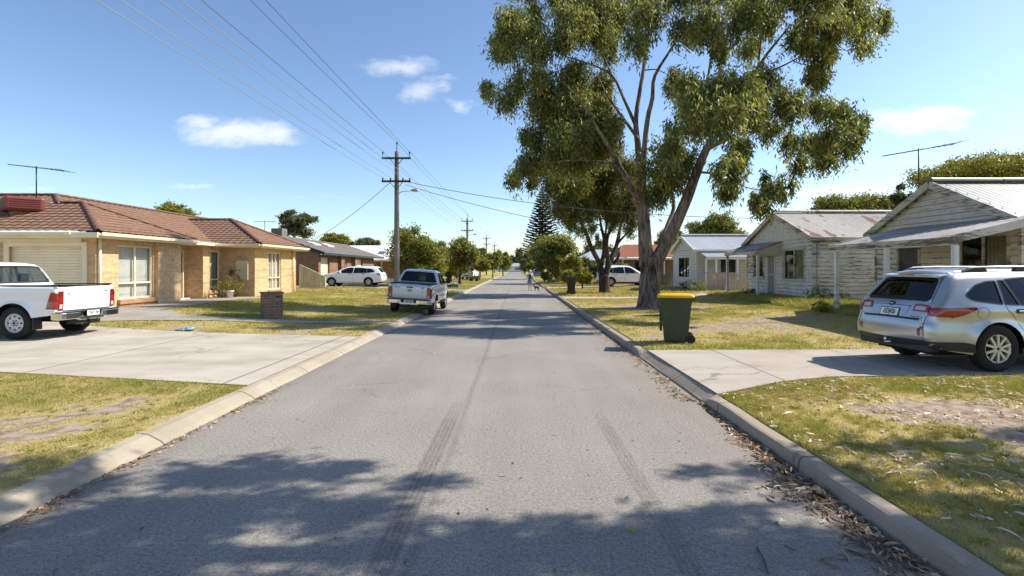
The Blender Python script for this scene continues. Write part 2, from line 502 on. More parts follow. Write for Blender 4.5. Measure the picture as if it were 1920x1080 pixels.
M['chrome'] = mat('chrome', (0.75, 0.75, 0.76), 0.12, var=0.02, metallic=1.0)
M['white'] = mat('white_paint', (0.78, 0.77, 0.74), 0.5, 0.05)
M['whiteplastic'] = mat('white_plastic', (0.7, 0.7, 0.7), 0.4, 0.04)
M['cream'] = mat('cream_paint', (0.80, 0.70, 0.50), 0.45, 0.05)
M['creamdoor'] = mat('cream_roller_door', (0.88, 0.75, 0.52), 0.4, 0.05)
M['dark'] = mat('dark_interior', (0.012, 0.012, 0.013), 0.9)
M['curtain'] = mat('blind_fabric', (0.72, 0.70, 0.66), 0.9, 0.06)
M['curtain_g'] = mat('grey_blind', (0.30, 0.29, 0.27), 0.9, 0.06)
M['glass'] = glass_mat('window_glass', (0.80, 0.83, 0.82), 0.03)
M['glassd'] = glass_mat('dark_window_glass', (0.68, 0.69, 0.67), 0.03)

# ================================================================= road, kerbs, ground
YA, YB = -14.0, 236.0
ROAD_L, ROAD_R = -3.52, 2.44
DRV_L = [(-3.745, 7.45), (-5.2, 7.78), (-8.3, 8.45), (-18.0, 9.1), (-30.0, 9.2), (-30, 17.6), (-13.0, 17.6), (-12.2, 14.6), (-8.5, 13.62), (-3.745, 12.75)]
DRV_R = [(2.59, 6.85), (3.15, 7.2), (3.8, 7.62), (4.7, 7.95), (7.5, 8.12), (18.0, 8.2), (18.0, 10.75), (7.0, 10.65), (2.59, 10.5)]
PATH_F = [(-3.745, 15.75), (-9.0, 15.72), (-11.0, 15.3), (-12.4, 14.9), (-13.2, 17.4), (-11.2, 17.4), (-10.4, 16.6), (-9.0, 16.4), (-3.745, 16.35)]
PATH_H = [(-13.6, 17.4), (-11.7, 17.4), (-11.75, 19.0), (-12.2, 22.3), (-11.6, 24.2), (-10.6, 25.2), (-12.4, 25.3), (-14.4, 23.4), (-14.4, 21.8), (-13.6, 21.6)]
DRV_W = [(-3.745, 38.2), (-16.0, 38.2), (-16.0, 43.5), (-3.745, 41.6)]
DRV_X = [(-3.745, 51.5), (-14.0, 51.0), (-14.0, 54.0), (-3.745, 54.3)]
DRV_Y = [(2.59, 43.0), (14.0, 43.0), (14.0, 47.2), (2.59, 46.8)]
TRK_Z = [(2.59, 28.2), (10.0, 28.6), (12.0, 29.3), (12.0, 30.4), (7.0, 29.7), (2.59, 30.6)]
SLABS = [DRV_L, DRV_R, PATH_F, PATH_H, DRV_W, DRV_X, DRV_Y, TRK_Z]


def cover(x, y):
    """0 bare sand ... 1 lush grass"""
    c = 0.58 + 0.75 * (fbm(x * 0.55 + 3, y * 0.55, 4) - 0.5) + 0.55 * (fbm(x * 2.1, y * 2.1 + 8, 3) - 0.5) + 0.55 * (fbm(x * 5.2, y * 5.2 + 3, 3) - 0.5)
    def blob(cx, cy, rx, ry, k, ang=0.0):
        dx = (x - cx); dy = (y - cy)
        u = (dx * math.cos(ang) + dy * math.sin(ang)) / rx; v = (-dx * math.sin(ang) + dy * math.cos(ang)) / ry
        return k * np.exp(-(u * u + v * v))
    c = c - blob(5.0, 6.1, 1.25, 0.55, 0.55, -0.15) - blob(5.7, 5.1, 0.8, 0.45, 0.35)
    c = c - blob(-5.2, 5.6, 0.9, 1.0, 0.45, 0.3) - blob(-4.9, 4.6, 0.5, 0.8, 0.25) - blob(-4.7, 6.7, 0.5, 0.4, 0.3)
    c = c - blob(6.6, 14.5, 3.0, 2.0, 0.28) - blob(5.0, 21.5, 2.2, 1.5, 0.3)  - blob(-6.5, 13.9, 4, 0.7, 0.15)
    c = c + blob(2.9, 5.6, 0.4, 2.0, 0.25) + blob(7.2, 7.4, 2.2, 0.7, 0.35) + blob(11.3, 20, 1.6, 3.5, 0.5) + blob(-10.5, 20, 2.0, 4, 0.3)
    c = c + blob(-4.0, 6.0, 0.25, 2.5, 0.15) + blob(9, 12, 3, 1.2, 0.15) + 0.10 * sstep((y - 22) / 25.0)
    return np.clip(c, 0, 1)


def build_ground():
    xs = np.unique(np.round(np.concatenate([np.linspace(-700, -60, 9), np.linspace(-60, -14, 16), np.arange(-14, -3.7, 0.09), np.linspace(-3.72, 2.60, 4), np.arange(2.612, 13, 0.09), np.linspace(13, 60, 16), np.linspace(60, 700, 9)]), 4))
    ys = np.unique(np.round(np.concatenate([np.linspace(-200, -8, 10), np.linspace(-8, 2, 12), np.arange(2, 16, 0.1), 16 * 1.02 ** np.arange(0, 190)]), 4))
    X, Y = np.meshgrid(xs, ys)
    Z = gz(X, Y)
    Z = Z + 0.012 * (fbm(X * 1.7, Y * 1.7, 3) - 0.5) * (np.abs(X) < 13) * ((X < -4.2) | (X > 3.1))
    rd = (X > -3.735) & (X < 2.605)
    m = np.zeros(X.shape, bool)
    for p in SLABS: m |= inpoly(X, Y, p)
    Z = np.where(m, gz(X, Y) - 0.008, Z)
    Z = np.where(rd, -0.06, Z)
    n0, n1 = X.shape
    me = bpy.data.meshes.new('ground')
    co = np.stack([X, Y, Z], -1).reshape(-1, 3)
    idx = np.arange(n0 * n1).reshape(n0, n1)
    q = np.stack([idx[:-1, :-1], idx[:-1, 1:], idx[1:, 1:], idx[1:, :-1]], -1).reshape(-1, 4)
    me.vertices.add(len(co)); me.vertices.foreach_set('co', co.astype(np.float32).ravel())
    me.loops.add(q.size); me.loops.foreach_set('vertex_index', q.astype(np.int32).ravel())
    me.polygons.add(len(q)); me.polygons.foreach_set('loop_start', np.arange(0, q.size, 4, dtype=np.int32)); me.polygons.foreach_set('loop_total', np.full(len(q), 4, np.int32))
    a = me.attributes.new('cover', 'FLOAT', 'POINT'); a.data.foreach_set('value', cover(X, Y).astype(np.float32).ravel())
    me.polygons.foreach_set('use_smooth', np.ones(len(q), bool))
    me.materials.append(M['lawn']); me.update(calc_edges=True)
    o = bpy.data.objects.new('ground', me); COL.objects.link(o); tag(o, kind='structure')


def slab(name, poly, m, dz=0.012, step=0.3):
    """sheet that follows the ground"""
    pts = []
    for i in range(len(poly)):
        a = Vector((*poly[i], 0)); b = Vector((*poly[(i + 1) % len(poly)], 0))
        k = max(1, int((b - a).length / step))
        pts += [(a.lerp(b, t / k).x, a.lerp(b, t / k).y) for t in range(k)]
    nb = len(pts)
    xs = [p[0] for p in pts]; ys = [p[1] for p in pts]
    for gx in np.arange(min(xs), max(xs), step):
        for gy in np.arange(min(ys), max(ys), step * 2): pts.append((gx + 0.013, gy + 0.017))
    inside = inpoly(np.array([p[0] for p in pts]), np.array([p[1] for p in pts]), poly)
    pts = [p for i, p in enumerate(pts) if i < nb or inside[i]]
    r = delaunay_2d_cdt([Vector(p) for p in pts], [(i, (i + 1) % nb) for i in range(nb)], [], 0, 1e-5)
    V, Fc = r[0], r[2]
    cx = np.array([(V[f[0]].x + V[f[1]].x + V[f[2]].x) / 3 for f in Fc]); cy = np.array([(V[f[0]].y + V[f[1]].y + V[f[2]].y) / 3 for f in Fc])
    ok = inpoly(cx, cy, poly)
    mb = MB()
    vs = [(v.x, v.y, G(v.x, v.y) + dz) for v in V]
    fs = []
    for i, f in enumerate(Fc):
        if ok[i]:
            a, b, c = (V[k] for k in f)
            fs.append(tuple(f) if (b - a).cross(c - a) > 0 else tuple(reversed(f)))
    mb.add(vs, fs, 0, True)
    o = mb.build(name, m); tag(o, kind='structure'); return o


build_ground()
mb = MB(); mb.quad((ROAD_L, YA, 0), (ROAD_R, YA, 0), (ROAD_R, YB, 0), (ROAD_L, YB, 0))
tag(mb.build('road', M['asphalt']), kind='structure')
mb = MB(); mb.quad((-300, YB, 0.105), (300, YB, 0.105), (300, YB + 7, 0.115), (-300, YB + 7, 0.115))
tag(mb.build('cross_road', M['asphalt']), kind='structure')


def kerb(name, m, prof_at, y0, y1, ystops):
    ys = sorted(set([y0, y1] + list(ystops) + list(np.arange(y0, 40, 0.61)) + list(np.arange(40, y1, 6.0))))
    rnd = random.Random(3)
    mb = MB(); k = None; vs = []
    for y in ys:
        pr = prof_at(y)
        jx = rnd.uniform(-.006, .006); jz = rnd.uniform(-.004, .004)
        k = len(pr)
        vs += [(px + jx, y, pz + (jz if pz > 0.03 else 0)) for px, pz in pr]
    fs = []
    for i in range(len(ys) - 1):
        for j in range(k - 1):
            a = i * k + j
            fs.append((a, a + k, a + k + 1, a + 1))
    mb.add(vs, fs, 0, False)
    o = mb.build(name, m, fixn=False)
    tag(o, kind='structure'); return o


def kl(y):
    return [(-3.49, 0.004), (-3.53, 0.04), (-3.60, 0.078), (-3.65, 0.103), (-3.735, 0.115), (-3.765, 0.05)][::-1]


def kr(y):
    t = float(sstep((y - 6.55) / 0.5) * sstep((10.9 - y) / 0.5))
    t2 = float(sstep((y - 42.6) / 0.5) * sstep((47.3 - y) / 0.5)); t = max(t, t2)
    a = [(2.42, 0.0), (2.432, 0.095), (2.447, 0.122), (2.475, 0.130), (2.575, 0.130), (2.60, 0.05)]
    b = [(2.42, 0.0), (2.425, 0.022), (2.45, 0.036), (2.48, 0.055), (2.60, 0.130), (2.62, 0.05)]
    return [(p[0] * (1 - t) + q[0] * t, p[1] * (1 - t) + q[1] * t) for p, q in zip(a, b)]


kerb('kerb', M['kerb_l'], kl, YA, YB, [])
kerb('kerb', M['kerb_r'], kr, YA, YB, [6.5, 6.7, 6.9, 7.1, 10.3, 10.5, 10.7, 10.9])
slab('driveway', DRV_L, M['drive_l'])
slab('driveway', DRV_R, M['drive_r'])
slab('footpath', PATH_F, M['path'], 0.016)
slab('footpath', PATH_H, M['path'], 0.020)
slab('driveway', DRV_W, M['path'], 0.014, 0.6)
slab('driveway', DRV_X, M['path'], 0.014, 0.6)
slab('driveway', DRV_Y, M['sandpath'], 0.014, 0.6)
slab('dirt_track', TRK_Z, M['sandpath'], 0.012, 0.5)


def grow_xy(p, d):
    cx = sum(q[0] for q in p) / len(p); cy = sum(q[1] for q in p) / len(p)
    return [(q[0] + (d if q[0] > cx else -d), q[1] + (d if q[1] > cy else -d)) for q in p]


# ---- grass blades (uncountable: one object)
def grass():
    rs = np.random.RandomState(11)
    out = []; tint = []
    def region(x0, x1, y0, y1, n, h, w, seed):
        r = np.random.RandomState(seed)
        x = r.uniform(x0, x1, n); y = r.uniform(y0, y1, n)
        c = cover(x, y)
        keep = r.rand(n) < np.clip((c - 0.27) * 2.4, 0.015, 1)
        for p in SLABS: keep &= ~inpoly(x, y, p)
        keep &= (x < -3.75) | (x > 2.61)
        # inside the picture's cone only, with margin
        keep &= (np.abs((x) / np.maximum(y, 0.1)) < 1.35)
        x = x[keep]; y = y[keep]; c = c[keep]; m = len(x)
        z = gz(x, y) - 0.004
        hh = h * (0.45 + 0.9 * r.rand(m)) * (0.55 + 0.9 * c)
        a = r.uniform(0, 6.283, m); lean = r.uniform(0.2, 1.3, m) * hh
        dx, dy = np.cos(a), np.sin(a); b = r.uniform(0, 6.283, m)
        wx, wy = np.cos(b) * w * 0.5, np.sin(b) * w * 0.5
        v = np.zeros((m, 3, 3))
        v[:, 0] = np.stack([x - wx, y - wy, z], -1); v[:, 1] = np.stack([x + wx, y + wy, z], -1)
        v[:, 2] = np.stack([x + dx * lean, y + dy * lean, z + hh * 0.85], -1)
        t = np.clip((c - 0.44) * 1.3 + 0.40 * (fbm(x * 1.3, y * 1.3 + 5, 3) - 0.5) * 2 + r.normal(0, 0.2, m), 0, 1)
        out.append(v.reshape(-1, 3)); tint.append(np.repeat(t, 3))
    region(-9, -3.75, 2.4, 9.0, 230000, 0.030, 0.007, 1)
    region(2.585, 10.5, 2.2, 8.4, 330000, 0.032, 0.007, 2)
    def tufts(x0, x1, y0, y1, n, h, seed):
        r = np.random.RandomState(seed); cx = r.uniform(x0, x1, n); cy = r.uniform(y0, y1, n); c = cover(cx, cy)
        keep = (c > .3) & (r.rand(n) < c * 1.1)
        for p in SLABS: keep &= ~inpoly(cx, cy, grow_xy(p, .05))
        cx, cy, c = cx[keep], cy[keep], c[keep]; k = 22; m = len(cx) * k
        a = r.uniform(0, 6.283, m); rr = np.abs(r.normal(0, .022, m)); x = np.repeat(cx, k) + np.cos(a) * rr; y = np.repeat(cy, k) + np.sin(a) * rr
        hh = h * np.repeat(r.uniform(.5, 1.3, len(cx)), k) * r.uniform(.5, 1.1, m); z = gz(x, y) - .004; ln = hh * r.uniform(.2, 1.0, m); w = .0045
        b = r.uniform(0, 6.283, m); v = np.zeros((m, 3, 3)); v[:, 0] = np.stack([x - np.cos(b) * w, y - np.sin(b) * w, z], -1); v[:, 1] = np.stack([x + np.cos(b) * w, y + np.sin(b) * w, z], -1)
        v[:, 2] = np.stack([x + np.cos(a) * ln, y + np.sin(a) * ln, z + hh], -1); out.append(v.reshape(-1, 3)); tint.append(np.repeat(np.clip(np.repeat(r.normal(.62, .25, len(cx)), k) + r.normal(0, .1, m), 0, 1), 3))
    tufts(2.62, 9.5, 2.2, 8.1, 2600, .055, 21); tufts(-9, -3.8, 2.5, 8.8, 1500, .05, 22)
    region(2.68, 16, 10.4, 30, 200000, 0.050, 0.018, 3)
    region(-17, -3.75, 12.5, 32, 190000, 0.050, 0.018, 4)
    region(10.2, 13, 15, 30, 24000, 0.20, 0.03, 6)
    region(2.68, 15, 30, 75, 60000, 0.10, 0.05, 5)
    region(-16, -3.75, 32, 75, 60000, 0.10, 0.05, 7)
    o = np_mesh('grass', np.concatenate(out), 3, M['grass'], colors=np.concatenate(tint))
    tag(o, 'patchy dry and green lawn grass growing on the verges', 'grass', kind='stuff')
grass()
# ================================================================= house helpers
class Wall:
    """vertical wall frame: u along p0->p1, outward normal n to the right-hand side of the direction"""
    def __init__(s, p0, p1):
        s.p0 = Vector((p0[0], p0[1], 0)); d = Vector((p1[0] - p0[0], p1[1] - p0[1], 0)); s.L = d.length; s.d = d / s.L
        s.n = Vector((s.d.y, -s.d.x, 0))

    def __call__(s, u, z, off=0.0):
        return s.p0 + s.d * u + s.n * off + Vector((0, 0, z))

    def box(s, mb, u0, u1, z0, z1, o0, o1, mi=0):
        v = [s(u0, z0, o0), s(u1, z0, o0), s(u1, z0, o1), s(u0, z0, o1), s(u0, z1, o0), s(u1, z1, o0), s(u1, z1, o1), s(u0, z1, o1)]
        mb.add(v, [(0, 1, 2, 3), (4, 7, 6, 5), (0, 4, 5, 1), (1, 5, 6, 2), (2, 6, 7, 3), (3, 7, 4, 0)], mi)


def panel(mb, w, z0, z1, ops, mi=0, depth=0.12, u0=0.0, u1=None):
    """flat wall with openings (u0,u1,z0,z1) and reveals"""
    u1 = w.L if u1 is None else u1
    us = sorted({u0, u1, *[o[0] for o in ops], *[o[1] for o in ops]}); zs = sorted({z0, z1, *[o[2] for o in ops], *[o[3] for o in ops]})
    for a, b in zip(us, us[1:]):
        for c, d in zip(zs, zs[1:]):
            um, zm = (a + b) / 2, (c + d) / 2
            if any(o[0] < um < o[1] and o[2] < zm < o[3] for o in ops): continue
            mb.quad(w(a, c), w(b, c), w(b, d), w(a, d), mi)
    for o in ops:
        a, b, c, d = o[:4]
        mb.quad(w(a, c), w(a, c, -depth), w(a, d, -depth), w(a, d), mi)
        mb.quad(w(b, c, -depth), w(b, c), w(b, d), w(b, d, -depth), mi)
        mb.quad(w(a, d), w(a, d, -depth), w(b, d, -depth), w(b, d), mi)
        mb.quad(w(a, c, -depth), w(a, c), w(b, c), w(b, c, -depth), mi)


def boards(mb, w, z0, z1, ops=(), top=None, bh=0.17, mi=0, rnd=None, u0=0.0, u1=None, shade_line=True):
    """lapped weatherboards as real geometry; top(z)->(ua,ub) clips gables"""
    u1 = w.L if u1 is None else u1
    rnd = rnd or random.Random(1)
    zs = sorted({*np.arange(z0, z1, bh).tolist(), z1})
    edges = zs
    for a, b in zip(edges, edges[1:]):
        if b - a < 0.01: continue
        lo, hi = (u0, u1)
        if top:
            lo, hi = top((a + b) / 2); lo = max(lo, u0); hi = min(hi, u1)
            if hi - lo < 0.02: continue
        iv = [(lo, hi)]
        for o in ops:
            if o[2] < (a + b) / 2 < o[3]:
                nv = []
                for p, q in iv:
                    if o[1] <= p or o[0] >= q: nv.append((p, q)); continue
                    if o[0] > p: nv.append((p, o[0]))
                    if o[1] < q: nv.append((o[1], q))
                iv = nv
        for p, q in iv:
            k = max(1, int((q - p) / 2.2)); us = [p + (q - p) * t / k for t in range(k + 1)]
            for p2, q2 in zip(us, us[1:]):
                j0, j1 = rnd.uniform(-.002, .002), rnd.uniform(-.002, .002)
                bo = 0.034
                mb.add([w(p2, a + j0, bo), w(q2, a + j1, bo), w(q2, b + 0.004, 0.004), w(p2, b + 0.004, 0.004), w(p2, a + j0, 0), w(q2, a + j1, 0)],
                       [(0, 1, 2, 3), (4, 5, 1, 0)], mi)
                if shade_line: h0, h1 = rnd.uniform(.006, .014), rnd.uniform(.006, .014); mb.add([w(p2, a + j0, bo + .0015), w(q2, a + j1, bo + .0015), w(q2, a + j1 + h1, bo), w(p2, a + j0 + h0, bo)], [(0, 1, 2, 3)], 1)  # thin dark strip on each lower edge, painted in as the lap's shadow line


def window(parent, org, w, u0, u1, z0, z1, fm, split=(0.5,), rails=(), depth=0.09, fw=0.05, blind='curtain', pane='glass', blind_off=0.07, gap=()):
    """window part: frame + pane + blind, set back in its opening"""
    mb = MB()
    o0, o1 = -depth - 0.02, -depth + 0.04
    w.box(mb, u0, u0 + fw, z0, z1, o0, o1); w.box(mb, u1 - fw, u1, z0, z1, o0, o1)
    w.box(mb, u0 + fw, u1 - fw, z0, z0 + fw, o0, o1); w.box(mb, u0 + fw, u1 - fw, z1 - fw, z1, o0, o1)
    for s in split:
        c = u0 + (u1 - u0) * s; w.box(mb, c - fw * .5, c + fw * .5, z0 + fw, z1 - fw, o0 - .002, o1 + .003)
    for s in rails:
        c = z0 + (z1 - z0) * s; w.box(mb, u0 + fw, u1 - fw, c - fw * .5, c + fw * .5, o0 - .004, o1 + .006)
    fr = mb.build('window', fm, parent, org)
    mb = MB(); mb.quad(w(u0 + fw * .8, z0 + fw * .8, -depth), w(u1 - fw * .8, z0 + fw * .8, -depth), w(u1 - fw * .8, z1 - fw * .8, -depth), w(u0 + fw * .8, z1 - fw * .8, -depth))
    mb.build('pane', M[pane], fr, org)
    if blind:
        mb = MB(); n = max(4, int((u1 - u0) / 0.055))
        for i in range(n):
            t = (i + .5) / n
            if any(g0 < t < g1 for g0, g1 in gap): continue
            a = u0 + (u1 - u0) * i / n; b = u0 + (u1 - u0) * (i + 1) / n
            oa = -depth - blind_off - (0.03 if i % 2 else 0.0); ob = -depth - blind_off - (0.0 if i % 2 else 0.03)
            mb.quad(w(a, z0, oa), w(b, z0, ob), w(b, z1, ob), w(a, z1, oa))
        mb.build('blind', M[blind], fr, org)
    mb = MB(); w.box(mb, u0, u1, z0, z1, -depth - blind_off - .9, -depth - blind_off - .86)
    w.box(mb, u0 - .01, u0, z0, z1, -depth - blind_off - .86, -depth - .03); w.box(mb, u1, u1 + .01, z0, z1, -depth - blind_off - .86, -depth - .03)
    w.box(mb, u0, u1, z0 - .01, z0, -depth - blind_off - .86, -depth - .03); w.box(mb, u0, u1, z1, z1 + .01, -depth - blind_off - .86, -depth - .03)
    mb.build('room', M['dark'], fr, org)
    return fr


def roof_face(mb, poly, updir, prof, du, dv, mi=0, sm=False, amp_fn=None):
    """clip a profiled sheet to a convex 3D polygon. updir: horizontal direction that climbs. prof(u,v)->offset along normal"""
    pts = [Vector(p) for p in poly]
    up = Vector((updir[0], updir[1], 0)).normalized()
    # plane normal
    n = Vector((0, 0, 0))
    for i in range(len(pts)): n += (pts[i] - pts[0]).cross(pts[(i + 1) % len(pts)] - pts[0])
    n.normalize()
    if n.z < 0: n = -n; pts.reverse()
    a = Vector((-up.y, up.x, 0)); a = -a if False else a
    v = a.cross(n).normalized()
    if v.z < 0: v = -v
    o = pts[0]
    us = [(p - o).dot(a) for p in pts]; vs = [(p - o).dot(v) for p in pts]
    u0, u1, v0, v1 = min(us), max(us), min(vs), max(vs)
    vlist = []
    vv = v0
    U = list(np.arange(u0, u1 + du * .999, du))
    V = dv(v0, v1) if callable(dv) else list(np.arange(v0, v1 + dv * .999, dv))
    bm = bmesh.new()
    grid = [[bm.verts.new(o + a * u + v * w_ + n * prof(u - u0, w_ - v0)) for u in U] for w_ in V]
    for i in range(len(V) - 1):
        for j in range(len(U) - 1):
            bm.faces.new((grid[i][j], grid[i][j + 1], grid[i + 1][j + 1], grid[i + 1][j]))
    for i in range(len(pts)):
        p, q = pts[i], pts[(i + 1) % len(pts)]
        e = (q - p)
        if e.length < 1e-5: continue
        out = e.cross(n).normalized()
        bmesh.ops.bisect_plane(bm, geom=bm.verts[:] + bm.edges[:] + bm.faces[:], plane_co=p, plane_no=out, clear_outer=True, dist=1e-5)
    bm.normal_update()
    fl = [f for f in bm.faces if f.normal.dot(n) < 0]
    bmesh.ops.reverse_faces(bm, faces=fl)
    bm.verts.index_update()
    mb.add([x.co.copy() for x in bm.verts], [tuple(x.index for x in f.verts) for f in bm.faces], mi, sm)
    bm.free()


def tile_prof(u, v):
    # concrete tile: double roll across, lapped step up the slope
    c = 0.28
    t = (v % c) / c
    w = (u % 0.30) / 0.30
    return 0.02 + 0.025 * (1 - t) + 0.018 * (0.5 + 0.5 * math.cos(2 * math.pi * w))


def tile_rows(v0, v1):
    c = 0.28; r = []; k = 0
    while v0 + k * c < v1 + 0.01:
        r += [v0 + k * c + 1e-4, v0 + (k + 1) * c - 1e-4]; k += 1
    return r


def iron_prof(pitch, amp):
    return lambda u, v: amp * (0.5 + 0.5 * math.cos(2 * math.pi * u / pitch))


def ridge_cap(mb, p, q, r=0.09, mi=0, seg=0.40):
    p = Vector(p); q = Vector(q); d = q - p; L = d.length; d /= L
    a = d.cross(Vector((0, 0, 1))).normalized(); u = a.cross(d)
    k = max(1, int(L / seg))
    for i in range(k):
        t0, t1 = L * i / k, L * (i + 1.06) / k
        vs = []
        for t, rr in ((t0, r * 1.08), (t1, r * 0.97)):
            for j in range(7):
                an = math.pi * j / 6
                vs.append(p + d * t + a * (rr * math.cos(an)) + u * (rr * 0.75 * math.sin(an) + .02))
        mb.add(vs, [(j, j + 1, j + 8, j + 7) for j in range(6)], mi, False)


def antenna(parent, org, base, h, dirx, L, tilt, m):
    mb = MB()
    b = Vector(base); t = b + Vector((0, 0, h))
    mb.tube([b, t], 0.022, 6)
    d = Vector((dirx[0], dirx[1], tilt)).normalized()
    a0 = t - Vector((0, 0, .05)) - d * L * .5; a1 = t - Vector((0, 0, .05)) + d * L * .5
    mb.tube([a0, a1], 0.016, 5)
    s = d.cross(Vector((0, 0, 1))).normalized()
    for k in range(15):
        c = a0.lerp(a1, 0.02 + 0.5 * k / 14); l = 0.11 + 0.004 * k
        mb.tube([c - s * l, c + s * l], 0.007, 4)
    for k in range(5):
        c = a0.lerp(a1, 0.64 + 0.088 * k); l = 0.26 + 0.05 * k
        mb.tube([c - s * l + d * .12, c, c + s * l + d * .12], 0.007, 4)
    return mb.build('antenna', m, parent, org)


M['brick_cream'] = brick_mat('cream_brick', (0.72, 0.47, 0.24), (0.57, 0.34, 0.16), (0.54, 0.44, 0.31))
M['brick_brown'] = brick_mat('brown_brick', (0.33, 0.14, 0.08), (0.21, 0.09, 0.055), (0.30, 0.25, 0.2))
M['brick_dark'] = brick_mat('dark_clinker_brick', (0.25, 0.155, 0.105), (0.17, 0.105, 0.075), (0.27, 0.215, 0.165))
M['brick_orange'] = brick_mat('orange_brick', (0.48, 0.23, 0.11), (0.37, 0.16, 0.08), (0.4, 0.33, 0.25))
M['tile_brown'] = mat('brown_roof_tile', (0.27, 0.155, 0.098), 0.8, vs=6.0, col2=(0.165, 0.095, 0.062), bump=0.2, bs=60)
M['cap_brown'] = mat('brown_ridge_tile', (0.22, 0.115, 0.08), 0.75, vs=5.0, col2=(0.12, 0.07, 0.055))
M['tile_grey'] = mat('grey_roof_tile', (0.21, 0.195, 0.175), 0.8, vs=5.0, col2=(0.12, 0.11, 0.10))
M['tile_orange'] = mat('orange_roof_tile', (0.40, 0.155, 0.075), 0.75, vs=5.0, col2=(0.25, 0.095, 0.05))
M['green_trim'] = mat('dark_green_trim', (0.02, 0.045, 0.045), 0.4)
M['cooler'] = mat('terracotta_plastic', (0.175, 0.036, 0.026), 0.5, 0.12, 3.0)
M['screen'] = mat('flyscreen_door', (0.20, 0.18, 0.15), 0.7)
M['meter'] = mat('meter_box_paint', (0.62, 0.53, 0.37), 0.5, 0.04)

# ================================================================= L1: cream brick house with brown tiled hip roof
def house_left():
    org = Vector((-15.0, 22.0, 0.38))
    h = thing('brick_house', org, 'cream brick bungalow with brown tiled hip roof, red roof cooler and roller garage door', 'house')
    ZF, ZS, ZE = 0.30, 2.74, 2.90
    tn = math.tan(R(25))
    mb = MB()
    # garage front (faces the camera)
    wg = Wall((-30, 17.5), (-13.8, 17.5))
    gu0, gu1 = 30 - 16.62, 30 - 14.22
    panel(mb, wg, ZF, ZS, [(gu0, gu1, ZF, 2.46)], depth=0.15)
    # street side of the garage wing
    ws = Wall((-13.8, 17.5), (-13.8, 21.7))
    win1 = (1.0, 2.78, 0.66, 2.56)
    panel(mb, ws, ZF, ZS, [win1], depth=0.14)
    # pier beside that window, recess for the door
    mb.box(-13.95, 20.36, ZF, -13.66, 21.72, ZS - .003)
    we0 = Wall((-13.8, 21.7), (-14.6, 21.7)); panel(mb, Wall((-13.82, 21.71), (-14.6, 21.71)), ZF, ZS, [])
    wd = Wall((-14.55, 21.7), (-14.55, 23.5)); door = (0.72, 1.6, 0.46, 2.52)
    panel(mb, wd, ZF, ZS, [door], depth=0.08)
    panel(mb, Wall((-14.55, 23.5), (-13.8, 23.5)), ZF, ZS, [])
    panel(mb, Wall((-13.8, 23.5), (-13.8, 24.0)), ZF, ZS, [])
    panel(mb, Wall((-13.8, 24.0), (-14.08, 24.0)), ZF, ZS, [])
    ww = Wall((-14.08, 24.0), (-14.08, 25.5)); win2 = (0.06, 1.30, 0.66, 2.56)
    panel(mb, ww, ZF, ZS, [win2], depth=0.08)
    wm = Wall((-14.08, 25.5), (-12.5, 25.5)); panel(mb, wm, ZF, ZS, [])
    wf = Wall((-12.5, 25.5), (-12.5, 30.25)); win3 = (1.40, 2.86, 0.66, 2.56)
    panel(mb, wf, ZF, ZS, [win3], depth=0.12)
    panel(mb, Wall((-12.5, 30.25), (-20, 30.25)), ZF, ZS, [])
    mb.build('wall', M['brick_cream'], h, org)
    # projecting brick sill under the big window
    mb = MB(); ws.box(mb, win1[0] - .06, win1[1] + .08, 0.50, 0.655, -.1, .11); ws.box(mb, win1[0] - .03, win1[1] + .05, 0.40, 0.50, -.01, .05)
    wf.box(mb, win3[0] - .05, win3[1] + .05, 0.56, 0.655, -.1, .06); ww.box(mb, win2[0], win2[1], 0.56, 0.655, -.06, .06)
    build_each(mb, 'brick_sill', M['brick_orange'], h, org)
    # garage door with slats
    mb = MB(); k = 0; z = ZF
    while z < 2.47:
        z2 = min(z + 0.095, 2.475)
        pr = [(z, -.11), (z + .02, -.085), (z2 - .02, -.085), (z2, -.11)]
        for (za, oa), (zb, ob) in zip(pr, pr[1:]): mb.quad(wg(gu0, za, oa), wg(gu1, za, oa), wg(gu1, zb, ob), wg(gu0, zb, ob))
        z = z2
    mb.build('garage_door', M['creamdoor'], h, org)
    mb = MB()
    wg.box(mb, gu0 - .16, gu0, ZF, 2.60, -.02, .05); wg.box(mb, gu1, gu1 + .15, ZF, 2.60, -.02, .05); wg.box(mb, gu0, gu1, 2.46, 2.601, -.02, .045)
    wg.box(mb, 0, wg.L - .45, 2.603, 2.742, .012, .03)
    mb.build('door_frame', M['cream'], h, org)
    # windows
    window(h, org, ws, *win1, M['cream'], split=(0.5,), rails=(0.30,), depth=0.10, fw=.06)
    window(h, org, ww, *win2, M['cream'], split=(0.45,), rails=(0.30,), depth=0.06, blind='curtain_g', fw=.06)
    window(h, org, wf, *win3, M['cream'], split=(0.36, 0.64), rails=(0.32,), depth=0.09, fw=.06)
    # front door
    mb = MB(); wd.box(mb, door[0] + .05, door[1] - .05, door[2] + .03, door[3] - .05, -.06, -.03)
    d = mb.build('door', M['screen'], h, org)
    mb = MB(); wd.box(mb, door[0], door[0] + .05, door[2], door[3], -.07, .02); wd.box(mb, door[1] - .05, door[1], door[2], door[3], -.07, .02)
    wd.box(mb, door[0] + .05, door[1] - .05, door[3] - .05, door[3], -.07, .02); wd.box(mb, door[0] - .1, door[1] + .1, ZF, door[2], -.05, .25)
    mb.build('door_frame', M['cream'], d, org)
    mb = MB(); wd.box(mb, door[1] - .14, door[1] - .10, 1.42, 1.54, -.03, .03); mb.build('handle', M['chrome'], d, org)
    # meter box
    mb = MB(); u0 = 14.08 - 13.36; wm.box(mb, u0, u0 + .58, 1.2, 2.12, .002, .12)
    mb.build('meter_box', M['meter'], h, org, bevel=.012)
